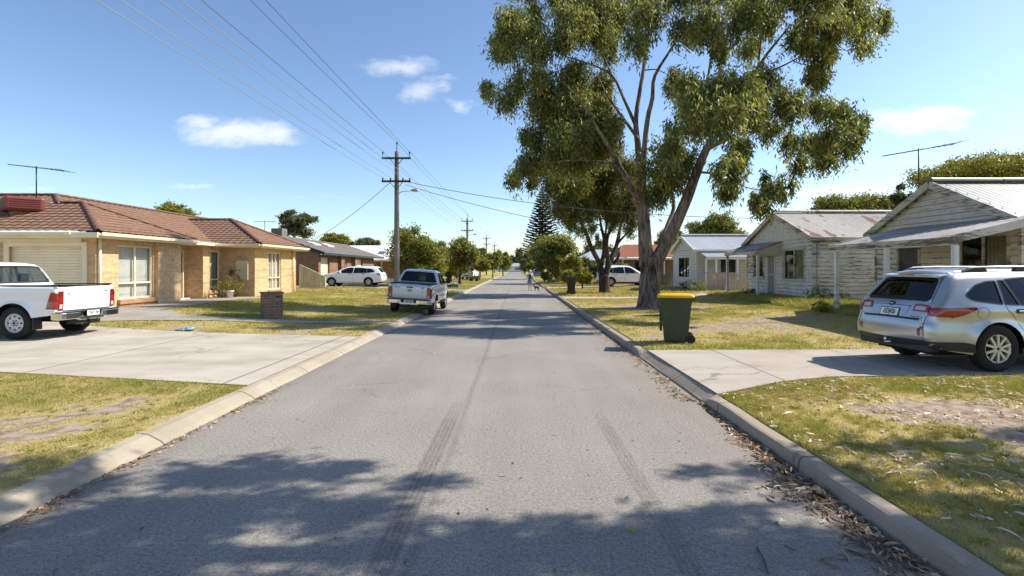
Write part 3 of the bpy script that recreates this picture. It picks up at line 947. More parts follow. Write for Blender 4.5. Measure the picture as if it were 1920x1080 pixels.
    mb = MB(); wm.box(mb, 0.9, .94, 1.62, 1.68, .12, .135); mb.build('latch', M['darkmetal'], h.children[-1], org)
    # eaves: soffit, fascia and gutter
    mb = MB()
    mb.poly([(-30, 17.0, ZS), (-30, 17.5, ZS), (-13.8, 17.5, ZS), (-13.8, 22.2, ZS), (-13.3, 22.2, ZS), (-13.3, 17.0, ZS)])
    mb.poly([(-14.6, 21.7, ZS + .002), (-14.6, 26.0, ZS + .002), (-12.0, 26, ZS + .002), (-12.0, 25.0, ZS + .002), (-13.3, 25, ZS + .002), (-13.3, 21.7, ZS + .002)])
    mb.poly([(-12.6, 26, ZS + .001), (-12.6, 30.8, ZS + .001), (-12.0, 30.8, ZS + .001), (-12.0, 26, ZS + .001)])
    build_each(mb, 'soffit', M['cream'], h, org)
    mb = MB()
    def fasc(p, q):
        p = Vector((*p, 0)); q = Vector((*q, 0)); d = (q - p).normalized(); n = Vector((d.y, -d.x, 0))
        z = Vector((0, 0, 1))
        mb.bar(p + z * 2.80 - n * .012, q + z * 2.80 - n * .012, .024, .15)
        g = [p + z * 2.80 + n * .0, p + z * 2.785 + n * .03, p + z * 2.80 + n * .10, p + z * 2.90 + n * .115, p + z * 2.905 + n * .10]
        e = q - p
        mb.add(g + [x + e for x in g], [(i, i + 5, i + 6, i + 1) for i in range(4)] + [(0, 1, 2, 3, 4), (9, 8, 7, 6, 5)])
    fasc((-30, 17.0), (-14.15, 17.0)); fasc((-13.3, 17.0), (-13.3, 22.2)); fasc((-13.3, 22.2), (-14.0, 22.2))
    fasc((-14.15, 22.2), (-14.15, 25.0)); fasc((-14.1, 25.0), (-12.0, 25.0)); fasc((-12.0, 25.0), (-12.0, 30.8)); fasc((-12.0, 30.8), (-20, 30.8))
    mb.box(-14.15, 16.93, 2.73, -13.3, 17.0, 2.895)
    mb.build('fascia', M['cream'], h, org)
    mb = MB()
    for (x, y) in ((-13.72, 17.58), (-12.42, 29.75)):
        mb.tube([(x, y, 2.72), (x, y, 0.35)], 0.045, 8)
    build_each(mb, 'downpipe', M['cream'], h, org)
    # roof
    z = lambda t: ZE + t * tn
    mb = MB()
    A = (-13.3, 17.0, ZE); B = (-15.9, 19.6, z(2.6)); Cc = (-16.8, 19.6, z(2.6)); D = (-17.66, 20.46, z(3.46))
    roof_face(mb, [(-30, 17, ZE), A, B, (-30, 19.6, z(2.6))], (0, 1), tile_prof, 0.05, tile_rows)
    roof_face(mb, [(-30, 17 + 2.6, z(2.6)), Cc, D, (-30, 20.46, z(3.46))], (0, 1), lambda u, v: tile_prof(u, v + 2.6 / math.cos(R(25))), 0.05, tile_rows)
    roof_face(mb, [A, (-13.3, 22.2, ZE), B], (-1, 0), tile_prof, 0.05, tile_rows)
    roof_face(mb, [(-13.3, 22.2, ZE), (-14.2, 22.2, ZE), Cc, B], (0, -1), tile_prof, 0.1, tile_rows)
    roof_face(mb, [(-14.2, 17.0, ZE), (-14.2, 34, ZE), (-17.66, 34, z(3.46)), D], (-1, 0), tile_prof, 0.05, tile_rows)
    E = (-12.0, 25.0, ZE); Fp = (-14.9, 27.9, z(2.9)); Gp = (-17.1, 27.9, z(2.9))
    roof_face(mb, [E, Fp, Gp, (-14.2, 25.0, ZE)], (0, 1), tile_prof, 0.05, tile_rows)
    roof_face(mb, [E, (-12.0, 30.8, ZE), Fp], (-1, 0), tile_prof, 0.05, tile_rows)
    roof_face(mb, [(-12.0, 30.8, ZE), (-14.2, 30.8, ZE), Gp, Fp], (0, -1), tile_prof, 0.1, tile_rows)
    rf = mb.build('roof', M['tile_brown'], h, org)
    up = Vector((0, 0, .03))
    for p, q in ((A, B), (B, (-30, 19.6, z(2.6))) if False else (B, Cc), (Cc, D), ((-13.3, 22.2, ZE), B), (D, (-17.66, 34, z(3.46))), ((-30, 20.46, z(3.46)), D), (E, Fp), (Fp, Gp), ((-12.0, 30.8, ZE), Fp)):
        mb = MB(); ridge_cap(mb, Vector(p) + up, Vector(q) + up); mb.build('ridge_capping', M['cap_brown'], rf, org)
    # evaporative cooler
    Mc = Matrix.Translation((-17.36, 18.75, 3.98)) @ Matrix.Rotation(R(-40), 4, 'Z')
    mb = MB(); mb.mbox(Mc, .57, .53, .255)
    c = mb.build('roof_cooler', M['cooler'], h, org, bevel=.09)
    tm = mat('terracotta_louvre', (0.11, 0.024, 0.018), .5)
    for k in range(5):
        zz = -.15 + k * .075
        mb = MB(); mb.mbox(Mc @ Matrix.Translation((0, -.535, zz)), .44, .012, .014); mb.mbox(Mc @ Matrix.Translation((.575, 0, zz)), .012, .40, .014)
        for q in (0, 1):
            m1 = MB(); m1.v = mb.v[q * 8:q * 8 + 8]; m1.f = mb.f[:6]; m1.m = [0] * 6; m1.s = [False] * 6; m1.build('louvre', tm, c, org)
    mb = MB(); mb.mbox(Mc @ Matrix.Translation((0, 0, -.42)), .36, .34, .20); mb.build('duct', M['brick_dark'], c, org)
    antenna(h, org, (-17.86, 19.85, 4.2), 1.35, (1, .12), 1.9, -0.10, M['darkmetal'])
    return h


house_left()

# ================================================================= L2 brown brick, L3 white roof
def house_brown():
    org = Vector((-18, 48, .38))
    h = thing('brick_house', org, 'brown brick house with dark grey tiled roof, skylights and dark green fascia', 'house')
    mb = MB(); w = Wall((-15.5, 41.8), (-15.5, 58)); ops = [(0.5, 2.5, .38, 2.62), (5.8, 6.9, .7, 2.5), (9.2, 12.0, .38, 2.6)]
    panel(mb, w, .3, 2.85, ops, depth=.25)
    panel(mb, Wall((-22.5, 41.8), (-15.5, 41.8)), .3, 2.85, [])
    mb.poly([(-22.5, 41.8, 2.85), (-15.5, 41.8, 2.85), (-19, 41.8, 4.15)])
    mb.box(-15.5, 46.4, .3, -15.2, 47.2, 2.8); mb.box(-15.5, 50.2, .3, -15.15, 50.8, 2.8)
    mb.build('wall', M['brick_brown'], h, org)
    mb = MB(); w.box(mb, .5, 2.5, .38, 2.62, -.2, -.16); w.box(mb, 9.2, 12.0, .38, 2.6, -.2, -.16)
    build_each(mb, 'garage_door', M['creamdoor'], h, org)
    window(h, org, w, 5.8, 6.9, .7, 2.5, M['cream'], depth=.12)
    mb = MB(); ZE = 2.95; t = math.tan(R(18.5))
    roof_face(mb, [(-14.95, 41.3, ZE), (-14.95, 60, ZE), (-19, 60, ZE + 4.05 * t), (-19, 41.3, ZE + 4.05 * t)], (-1, 0), tile_prof, .1, tile_rows)
    roof_face(mb, [(-23.05, 41.3, ZE), (-23.05, 60, ZE), (-19, 60, ZE + 4.05 * t), (-19, 41.3, ZE + 4.05 * t)], (1, 0), lambda u, v: .03, 1.0, 1.0)
    rf = mb.build('roof', M['tile_grey'], h, org)
    mb = MB(); ridge_cap(mb, (-19, 41.3, ZE + 4.05 * t), (-19, 60, ZE + 4.05 * t)); mb.build('ridge_capping', M['tile_grey'], rf, org)
    mb = MB()
    for y0 in (45.2, 48.6):
        a, b = 2.2, 2.9
        n = Vector((math.sin(R(18.5)), 0, math.cos(R(18.5)))) * .14
        q = [Vector((-14.95 - s, y, ZE + s * t)) + n for s, y in ((a, y0), (a, y0 + 1.6), (b, y0 + 1.6), (b, y0))]
        mb.prism(q, -n * .8)
    build_each(mb, 'skylight', M['white'], rf, org)
    mb = MB()
    mb.bar((-14.94, 41.3, ZE - .06), (-14.94, 60, ZE - .06), .1, .2)
    mb.bar((-14.9, 41.28, ZE - .04), (-19, 41.28, ZE + 4.05 * t - .04), .05, .24); mb.bar((-23.1, 41.28, ZE - .04), (-19, 41.28, ZE + 4.05 * t - .04), .05, .24)
    build_each(mb, 'fascia', M['green_trim'], h, org)
    mb = MB(); mb.box(-19.6, 42.6, 4.1, -18.7, 43.6, 4.95); mb.build('roof_cooler', M['tile_grey'], h, org, bevel=.05)
    antenna(h, org, (-19.9, 42.2, 4.0), 1.5, (1, .1), 1.6, 0, M['darkmetal'])


def house_white_roof():
    org = Vector((-17, 64, .38))
    h = thing('brick_house', org, 'orange brick house with a plain white metal roof and verandah', 'house')
    mb = MB(); w = Wall((-24, 62.5), (-13, 62.5)); ops = [(6.0, 7.6, 1.2, 2.4)]
    panel(mb, w, .3, 2.6, ops); panel(mb, Wall((-13, 62.5), (-13, 70)), .3, 2.6, [(1, 3, .9, 2.3)])
    mb.build('wall', M['brick_orange'], h, org)
    window(h, org, w, *ops[0], M['white'])
    mb = MB(); roof_face(mb, [(-25, 60.8, 2.75), (-12.3, 60.8, 2.75), (-13.8, 66, 4.55), (-25, 66, 4.55)], (0, 1), iron_prof(.19, .03), .19 / 4, 2.0)
    roof_face(mb, [(-12.3, 60.8, 2.75), (-12.3, 71, 2.75), (-13.8, 66, 4.55)], (-1, 0), iron_prof(.19, .03), .19 / 4, 2.0)
    rf = mb.build('roof', M['white'], h, org)
    mb = MB(); n = Vector((0, -.33, .94)) * .1
    mb.prism([Vector((x, y, 2.75 + (y - 60.8) * .346)) + n for x, y in ((-16.3, 62.6), (-15.5, 62.6), (-15.5, 63.6), (-16.3, 63.6))], -n * .7); mb.build('skylight', M['glassd'], rf, org)
    for x in (-22, -18.6, -15.4, -12.5):
        mb = MB(); mb.box(x - .05, 60.95, .3, x + .05, 61.05, 2.72); mb.build('post', M['white'], h, org)
    mb = MB(); mb.box(-25, 60.75, 2.6, -12.25, 60.8, 2.74); mb.build('fascia', M['cream'], h, org)


house_brown(); house_white_roof()

# ================================================================= right-hand weatherboard cottages
M['board_cream'] = peel_mat('peeling_cream_boards', (0.71, 0.67, 0.59), (0.28, 0.21, 0.18), 0.34)
M['board_white'] = peel_mat('peeling_white_boards', (0.72, 0.70, 0.65), (0.29, 0.275, 0.235), 0.36)
M['board_worn'] = peel_mat('worn_bare_boards', (0.70, 0.66, 0.57), (0.23, 0.205, 0.17), 0.64)
M['board_clean'] = peel_mat('white_boards', (0.74, 0.74, 0.72), (0.3, 0.29, 0.27), 0.12)
M['trim_worn'] = peel_mat('weathered_trim', (0.62, 0.58, 0.51), (0.19, 0.17, 0.145), 0.72, bh=.5)
M['post_white'] = peel_mat('white_post_paint', (0.74, 0.74, 0.73), (0.25, 0.23, 0.2), 0.45, bh=2.0)
M['iron_grey'] = roof_iron('grey_roof_iron', (0.27, 0.27, 0.265), 0.0)
M['iron_rust'] = roof_iron('rusty_roof_iron', (0.46, 0.435, 0.395), 0.26, (0.13, 0.06, 0.04))
M['iron_old'] = roof_iron('old_verandah_iron', (0.36, 0.35, 0.335), 0.5, (0.12, 0.07, 0.05))
M['iron_blue'] = roof_iron('pale_roof_iron', (0.50, 0.53, 0.55), 0.0)
M['screen_dark'] = mat('dark_security_screen', (0.095, 0.088, 0.082), 0.55)
M['curtain_y'] = mat('faded_yellow_curtain', (0.50, 0.47, 0.33), 0.9)


M['lap_shade'] = mat('painted_lap_shade', (0.21, 0.185, 0.155), 0.9, .3, 6.0)  # dark colour standing in for the shade under the board laps
M['fence_beige'] = mat('beige_fence_timber', (0.56, 0.48, 0.41), 0.8, .14, 5.0)
M['fence_grey'] = mat('grey_fence_timber', (0.24, 0.215, 0.19), 0.85, .2, 5.0)


def gable_house(h, org, x0, x1, y0, y1, zf, ze, zr, over, face_m, side_m, ops, side_ops, roof_m, trim_m, pitch=.085, bh=.17, amp=.018, gable_vertical=False, zbot=None):
    """cottage whose gable faces the street (-X); ridge along X. face wall runs from far (y1) to near (y0)"""
    yc = (y0 + y1) / 2
    wf = Wall((x0, y1), (x0, y0)); L = wf.L
    slope = (zr - ze) / (yc - (y0 - over))
    zw = ze + over * slope - .05
    mb = MB()
    rn = random.Random(5)
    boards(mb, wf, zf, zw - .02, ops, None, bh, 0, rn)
    hw = L / 2
    top = lambda z: (max(0, (z - zw) / slope), L - max(0, (z - zw) / slope))
    if gable_vertical:
        n = int(L / .32)
        for i in range(n):
            ua, ub = L * i / n, L * (i + 1) / n
            um = (ua + ub) / 2; zt = zw + min(um, L - um) * slope
            if zt - zw > .05: wf.box(mb, ua + .004, ub - .004, zw - .02, zt, .0, .018 + .006 * (i % 2))
        wf.box(mb, 0, L, zw - .05, zw + .02, .018, .05)
    else:
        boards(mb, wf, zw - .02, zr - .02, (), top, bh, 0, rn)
    mb.poly([wf(0, zf, -.012), wf(L, zf, -.012), wf(L, zw, -.012), wf(hw, zw + hw * slope, -.012), wf(0, zw, -.012)]) if not ops else None
    wall = mb.build('wall', [face_m, M['lap_shade']], h, org)
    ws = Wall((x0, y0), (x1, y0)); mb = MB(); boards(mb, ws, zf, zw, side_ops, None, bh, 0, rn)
    mb.build('side_wall', [side_m, M['lap_shade']], h, org)
    mb = MB()   # corner boards, far walls
    mb.box(x0 - .035, y0 - .035, zf - .08, x0 + .07, y0 + .07, zw); mb.box(x0 - .035, y1 - .07, zf - .08, x0 + .07, y1 + .035, zw)
    build_each(mb, 'corner_board', trim_m, h, org)
    mb = MB(); mb.quad((x1, y0, zf), (x1, y1, zf), (x1, y1, zw), (x1, y0, zw)); mb.quad((x1, y1, zf), (x0, y1, zf), (x0, y1, zw), (x1, y1, zw)); build_each(mb, 'back_wall', side_m, h, org)
    # roof
    mb = MB()
    xo = x0 - over * .8
    roof_face(mb, [(xo, y0 - over, ze), (x1, y0 - over, ze), (x1, yc, zr), (xo, yc, zr)], (0, 1), iron_prof(pitch, amp), pitch / 4, lambda a, b: [a, (a + b) / 2, b])
    roof_face(mb, [(xo, y1 + over, ze), (x1, y1 + over, ze), (x1, yc, zr), (xo, yc, zr)], (0, -1), iron_prof(pitch, amp), pitch / 4, lambda a, b: [a, b])
    rf = mb.build('roof', roof_m, h, org)
    mb = MB(); ridge_cap(mb, (xo, yc, zr + .02), (x1, yc, zr + .02), .14, 0, 1.8); mb.build('ridge_capping', roof_m, rf, org)
    mb = MB()
    for s, ye in ((-1, y0 - over), (1, y1 + over)):
        mb.bar((xo - .02, ye, ze - .07), (xo - .02, yc + (.02 * s), zr - .06), .04, .20)
        mb.bar((xo + .0, ye + s * .02, ze - .05), (x1, ye + s * .02, ze - .05), .04, .13)
    build_each(mb, 'barge_board', trim_m, h, org)
    mb = MB()
    for s, ye in ((-1, y0 - over), (1, y1 + over)):   # soffit boards under the barge overhang
        mb.quad((xo, ye, ze - .03), (x0, ye, ze - .03), (x0, yc, zr - .03), (xo, yc, zr - .03))
    build_each(mb, 'soffit', trim_m, h, org)
    return wf, ws, slope


def trim_around(mb, w, o, t=.09, sill=True):
    u0, u1, z0, z1 = o[:4]
    w.box(mb, u0 - t, u0, z0, z1, -.04, .045); w.box(mb, u1, u1 + t, z0, z1, -.04, .045); w.box(mb, u0 - t - .02, u1 + t + .02, z1, z1 + t, -.04, .05)
    if sill: w.box(mb, u0 - t - .03, u1 + t + .03, z0 - .06, z0, -.04, .085)


def house_verandah():
    x0, y0, y1 = 12.65, 13.35, 18.75
    org = Vector((x0, 16, .33))
    h = thing('weatherboard_house', org, 'cream weatherboard cottage with peeling gable and sloping front verandah behind the silver car', 'house')
    door = (18.75 - 17.62, 18.75 - 16.75, .42, 2.42); win = (18.75 - 15.25, 18.75 - 13.72, 1.02, 2.66)
    wf, ws, sl = gable_house(h, org, x0, 21, y0, y1, .36, 2.93, 4.33, .28, M['board_cream'], M['board_cream'], [door, win], [], M['iron_grey'], M['trim_worn'], .19, amp=.009)
    window(h, org, wf, *win, M['trim_worn'], split=(.5,), depth=.05, blind='curtain_y', pane='glassd', gap=((0.0, .48),))
    mb = MB(); trim_around(mb, wf, win); mb.build('window_trim', M['trim_worn'], h, org)
    mb = MB(); wf.box(mb, door[0] + .02, door[1] - .02, door[2], door[3] - .02, -.05, -.02); d = mb.build('door', M['screen_dark'], h, org)
    mb = MB()
    for k in range(24):     # diamond mesh of the security door
        for s in (-1, 1):
            u = door[0] + .02 + k * .07
            ua, ub = u, u + s * 2.0
            pts = []
            lo, hi = door[0] + .03, door[1] - .03
            a = max(lo, min(hi, ua)); za = door[2] + abs(a - ua)
            b = hi if s > 0 else lo; zb = door[2] + abs(b - ua)
            if zb > door[3] - .03:
                b = ua + s * (door[3] - .03 - door[2]); zb = door[3] - .03
            if lo <= a <= hi and lo <= b <= hi and abs(b - a) > .02: mb.bar(wf(a, za, -.012), wf(b, zb, -.012), .008, .008, up=tuple(wf.n))
    mb.build('mesh', M['darkmetal'], d, org)
    mb = MB(); trim_around(mb, wf, door, .08, False); mb.build('door_frame', M['trim_worn'], d, org)
    # verandah
    x1, ya, yb = 10.35, 12.5, 17.35
    zf_, zb_ = 2.50, 3.06
    mb = MB(); roof_face(mb, [(x1 - .12, ya, zf_ - .03), (x1 - .12, yb, zf_ - .03), (x0, yb, zb_), (x0, ya, zb_)], (1, 0), iron_prof(.15, .018), .15 / 4, lambda a, b: [a, (a + b) / 2, b])
    vr = mb.build('verandah_roof', M['iron_old'], h, org)
    mb = MB(); mb.quad((x1 - .1, ya, zf_ - .06), (x1 - .1, yb, zf_ - .06), (x0, yb, zb_ - .05), (x0, ya, zb_ - .05))
    mb.build('ceiling', M['board_cream'], vr, org)
    mb = MB(); mb.bar((x1 - .02, ya, zf_ - .13), (x1 - .02, yb, zf_ - .13), .05, .16); mb.bar((x1 - .13, ya - .02, zf_ - .06), (x1 - .13, yb, zf_ - .06), .03, .10)
    mb.bar((x1 - .15, ya - .03, zf_ - .07), (x0, ya - .03, zb_ - .07), .05, .19); mb.bar((x1 - .15, yb + .03, zf_ - .07), (x0, yb + .03, zb_ - .07), .05, .19)
    build_each(mb, 'verandah_beam', M['trim_worn'], h, org)
    for y in (ya + .08, 14.9, yb - .12):
        mb = MB(); mb.box(x1 - .055, y - .055, .30, x1 + .055, y + .055, zf_ - .2); mb.build('post', M['post_white'], h, org)
    mb = MB(); mb.box(x1 + .05, ya + .1, .2, x0, yb, .38); mb.build('verandah_floor', M['drive_r'], h, org)
    mb = MB(); mb.box(11.3, 15.9, 2.62, 11.42, 16.02, 2.74); mb.tube([(11.36, 15.96, 2.64), (11.36, 15.96, 2.5)], .07, 10); mb.build('porch_lamp', M['darkmetal'], h, org)
    antenna(h, org, (12.75, 16.9, 3.9), 1.65, (1, -.12), 2.15, 0.16, M['darkmetal'])


def house_rusty():
    x0, y0, y1 = 12.5, 22.4, 28.8
    org = Vector((x0, 25.6, .3))
    h = thing('weatherboard_house', org, 'weathered white weatherboard cottage with rusty iron roof and small lean-to porch', 'house')
    U = lambda Y: y1 - Y
    win = (U(24.95), U(23.12), 1.22, 2.60); door = (U(26.45), U(25.75), .50, 2.42); win2 = (U(28.0), U(26.95), 1.30, 2.40)
    wf, ws, sl = gable_house(h, org, x0, 20.5, y0, y1, .30, 3.02, 4.40, .26, M['board_white'], M['board_worn'], [win, door, win2], [], M['iron_rust'], M['trim_worn'], .11, gable_vertical=True)
    window(h, org, wf, *win, M['trim_worn'], split=(.5,), depth=.05, pane='glassd', blind='curtain_y', gap=((0, .5),))
    window(h, org, wf, *win2, M['trim_worn'], split=(), depth=.05, pane='glassd', blind=None)
    mb = MB(); trim_around(mb, wf, win); trim_around(mb, wf, win2); mb.build('window_trim', M['trim_worn'], h, org)
    mb = MB(); wf.box(mb, door[0] + .03, door[1] - .03, door[2], door[3] - .02, -.05, -.02); d = mb.build('door', M['curtain_g'], h, org)
    mb = MB(); trim_around(mb, wf, door, .08, False); wf.box(mb, door[0], door[1], 1.42, 1.46, -.02, .01); mb.build('door_frame', M['post_white'], d, org)
    # porch
    xf, ya, yb = 11.4, 25.1, 28.9
    mb = MB(); roof_face(mb, [(xf - .15, ya - .1, 2.56), (xf - .15, yb, 2.56), (x0, yb, 3.02), (x0, ya - .1, 3.02)], (1, 0), iron_prof(.11, .02), .11 / 4, lambda a, b: [a, b])
    pr = mb.build('porch_roof', M['iron_old'], h, org)
    mb = MB(); mb.bar((xf - .1, ya - .1, 2.49), (xf - .1, yb, 2.49), .05, .14)
    k = 9
    for i in range(k):
        xa, xb = xf + (x0 - xf) * i / k, xf + (x0 - xf) * (i + 1) / k
        zt = 2.52 + .46 * (xa + .5 * (xb - xa) - xf) / (x0 - xf); mb.box(xa + .004, ya, 2.40, xb - .004, ya + .025, zt)
    mb.build('side_boards', M['trim_worn'], pr, org)
    for y, x in ((ya + .08, xf), (yb - .1, xf)):
        mb = MB(); mb.box(x - .055, y - .055, .26, x + .055, y + .055, 2.45); mb.build('post', M['post_white'], h, org)
    mb = MB()
    mb.box(x0 - .75, 25.55, .28, x0 - .04, 26.65, .47); mb.box(x0 - 1.1, 25.6, .26, x0 - .75, 26.6, .36)
    st = mb.build('porch_step', mat('dark_timber', (.035, .028, .022), .9), h, org)
    mb = MB(); mb.bar((x0 - .1, 25.5, .5), (x0 - 1.25, 25.35, .26), .05, .09); mb.bar((x0 - .1, 26.7, .5), (x0 - 1.25, 26.85, .26), .05, .09); build_each(mb, 'stringer', M['trim_worn'], st, org)
    mb = MB(); mb.tube([(x0 + .15, y0 - .06, 2.9), (x0 + .15, y0 - .06, .4)], .035, 8); mb.build('downpipe', M['trim_worn'], h, org)


def house_white():
    x0, y0, y1 = 12.0, 35.6, 40.6
    org = Vector((x0, 38, .3))
    h = thing('weatherboard_house', org, 'clean white weatherboard cottage with pale metal roof beside the leaning trunk', 'house')
    win = (y1 - 39.3, y1 - 37.0, 1.12, 2.55)
    sops = [(1.6, 2.7, 1.15, 2.42), (4.3, 5.0, .4, 2.4)]
    wf, ws, sl = gable_house(h, org, x0, 20.5, y0, y1, .28, 2.98, 4.05, .3, M['board_clean'], M['board_clean'], [win], sops, M['iron_blue'], M['white'], .11)
    window(h, org, wf, *win, M['dark'], split=(.33, .66), depth=.05, pane='glassd', blind='curtain_g', gap=((0, .33), (.7, 1)))
    window(h, org, ws, *sops[0], M['white'], split=(.5,), depth=.05, pane='glassd', blind=None)
    mb = MB(); ws.box(mb, sops[1][0], sops[1][1], .4, 2.4, -.06, -.03); mb.build('door', M['curtain_g'], h, org)
    # side verandah
    mb = MB(); roof_face(mb, [(12.15, 34.0, 2.46), (18, 34.0, 2.46), (18, y0, 2.86), (12.15, y0, 2.86)], (0, 1), iron_prof(.11, .02), .11 / 4, lambda a, b: [a, b]); vr = mb.build('verandah_roof', M['iron_blue'], h, org)
    mb = MB(); mb.box(12.1, 33.95, 2.32, 18, 34.05, 2.44); mb.build('verandah_beam', M['white'], h, org)
    for x in (12.1, 12.75, 14.1):
        mb = MB(); mb.box(x - .05, 33.95, .3, x + .05, 34.05, 2.33); mb.build('post', M['white'], h, org)
    mb = MB(); mb.box(12.1, 33.96, .3, 14.0, 34.0, 1.42)
    for k in range(19): mb.box(12.12 + k * .1, 33.93, .3, 12.19 + k * .1, 33.96, 1.40)
    mb.box(12.05, 33.90, 1.42, 14.1, 34.04, 1.48); mb.build('balustrade', M['fence_beige'], h, org)
    mb = MB(); mb.bar((12.9, 33.6, .35), (14.1, 33.6, 1.35), .04, .12); mb.build('ramp_rail', M['trim_worn'], h, org)


def house_tiles():
    org = Vector((13, 53, .3))
    h = thing('brick_house', org, 'red brick house with orange tiled roof behind the white parked car', 'house')
    mb = MB(); w = Wall((10.6, 52), (17, 52)); panel(mb, w, .3, 2.7, [(1.0, 2.2, .4, 2.4)], depth=.5); panel(mb, Wall((10.6, 58), (10.6, 52)), .3, 2.7, [(2, 4, 1, 2.3)])
    mb.build('wall', M['brick_brown'], h, org)
    mb = MB(); mb.box(11.5, 52.3, .3, 12.9, 52.45, 2.5); mb.build('door', M['dark'], h, org)
    mb = MB(); roof_face(mb, [(9.6, 51, 2.75), (17.6, 51, 2.75), (17.6, 55, 4.15), (11.0, 55, 4.15)], (0, 1), tile_prof, .1, tile_rows)
    roof_face(mb, [(9.6, 51, 2.75), (9.6, 59, 2.75), (11.0, 55, 4.15)], (1, 0), tile_prof, .1, tile_rows)
    mb.build('roof', M['tile_orange'], h, org)
    mb = MB(); mb.box(9.6, 50.95, 2.58, 17.6, 51, 2.74); mb.build('fascia', M['white'], h, org)
    for x in (10.2, 14.2):
        mb = MB(); mb.box(x - .05, 51.1, .3, x + .05, 51.2, 2.7); mb.build('post', M['white'], h, org)
    mb = MB(); mb.box(15.3, 50.6, .3, 15.6, 50.7, 2.2); mb.build('side_gate', M['white'], h, org)


house_verandah(); house_rusty(); house_white(); house_tiles()


def far_house(name, x, y, w, d, m, rm, label):
    g = Vector((x, y, .3)); h = thing(name, g, label, 'house')
    mb = MB(); mb.box(x - w / 2, y - d / 2, .1, x + w / 2, y + d / 2, 2.7); mb.build('wall', m, h, g)
    mb = MB(); e = .5; zr = 4.2
    A = [(x - w / 2 - e, y - d / 2 - e, 2.7), (x + w / 2 + e, y - d / 2 - e, 2.7), (x + w / 2 + e, y + d / 2 + e, 2.7), (x - w / 2 - e, y + d / 2 + e, 2.7)]
    r0, r1 = (x - w / 2 + d / 3, y, zr), (x + w / 2 - d / 3, y, zr)
    mb.quad(A[0], A[1], r1, r0); mb.quad(A[2], A[3], r0, r1); mb.poly([A[1], A[2], r1]); mb.poly([A[3], A[0], r0]); mb.build('roof', rm, h, g)
    mb = MB(); mb.box(x - w * .3, y - d / 2 - .03, 1.0, x - w * .1, y - d / 2, 2.2); mb.box(x + w * .1, y - d / 2 - .03, 1.0, x + w * .3, y - d / 2, 2.2); build_each(mb, 'window', M['glassd'], h, g)


far_house('far_house', -2.0, 252, 14, 8, M['white'], M['iron_blue'], 'distant white house closing the far end of the street')
far_house('far_house', 10.8, 70, 6, 7, M['white'], M['iron_blue'], 'small white house half hidden by shrubs beyond the dark tree')
far_house('far_house', -15.0, 92, 9, 9, M['brick_orange'], M['tile_grey'], 'low orange brick house far down the left verge')
far_house('far_house', 15, 105, 10, 9, M['white'], M['tile_grey'], 'pale house with grey roof far down the right verge')
# ================================================================= vehicles: sheet-metal built from curved sheets with real openings
def car_paint(name, col, metallic=0.0, rough=0.32, flake=0.0, coat=0.8):
    n = NT(name); c = n.coord()
    dirt = n.noise(c, 2.0, 5)
    x, y, z = n.sep(c)[:3]
    low = n.math('MULTIPLY', n.math('SUBTRACT', 0.62, z), 1.3, clamp=True)
    k = n.math('MULTIPLY', low, n.ramp(dirt, [(0.3, 0.1), (0.75, 0.55)]))
    cc = n.mix(k, col, (0.30, 0.25, 0.19))
    nd = n.n('ShaderNodeBsdfPrincipled')
    n.set(nd.inputs['Base Color'], cc); n.set(nd.inputs['Metallic'], metallic); n.set(nd.inputs['Roughness'], rough)
    n.set(nd.inputs['Coat Weight'], coat); n.set(nd.inputs['Coat Roughness'], 0.04)
    n.set(nd.inputs['Normal'], n.bump(n.noise(c, 1.2, 1), 0.02, 0.05))
    return n.done(nd.outputs[0])


M['paint_silver'] = car_paint('silver_paint', (0.47, 0.49, 0.52), 0.7, 0.30)
M['paint_white'] = car_paint('white_car_paint', (0.80, 0.80, 0.79))
M['paint_bluewhite'] = car_paint('pale_silver_paint', (0.60, 0.62, 0.65), 0.3, 0.3)
M['paint_blue'] = car_paint('slate_blue_paint', (0.16, 0.20, 0.26), 0.4, 0.3)
M['glass_tint'] = glass_mat('tinted_car_glass', (0.10, 0.11, 0.115), 0.03)
M['glass_clear'] = glass_mat('clear_car_glass', (0.66, 0.72, 0.72), 0.04)
M['glass_dark'] = glass_mat('privacy_car_glass', (0.05, 0.055, 0.06), 0.04)
def lens(name, c):
    n = NT(name); o = n.coord(); f = n.noise(o, 30, 2)
    return n.done(n.bsdf(n.mix(f, tuple(v * .6 for v in c), c), 0.12, coat=1.0, spec=.6))
M['lens_red'] = lens('red_lamp_lens', (0.36, 0.006, 0.009))
M['lens_deep'] = lens('deep_red_lamp_lens', (0.20, 0.006, 0.008))
M['lens_white'] = lens('clear_lamp_lens', (0.62, 0.56, 0.56))
M['plate'] = mat('plate_white', (0.78, 0.78, 0.76), 0.4, .02)
M['plate_ink'] = mat('plate_ink', (0.03, 0.035, 0.08), 0.5)
M['alloy'] = mat('alloy_rim', (0.62, 0.61, 0.59), 0.32, .04, metallic=.55)
M['steelrim'] = mat('steel_rim', (0.60, 0.59, 0.57), 0.45, .06, metallic=.3)
M['clad'] = mat('grey_cladding', (0.035, 0.036, 0.038), 0.55)
M['seat'] = mat('seat_cloth', (0.05, 0.05, 0.052), 0.9)


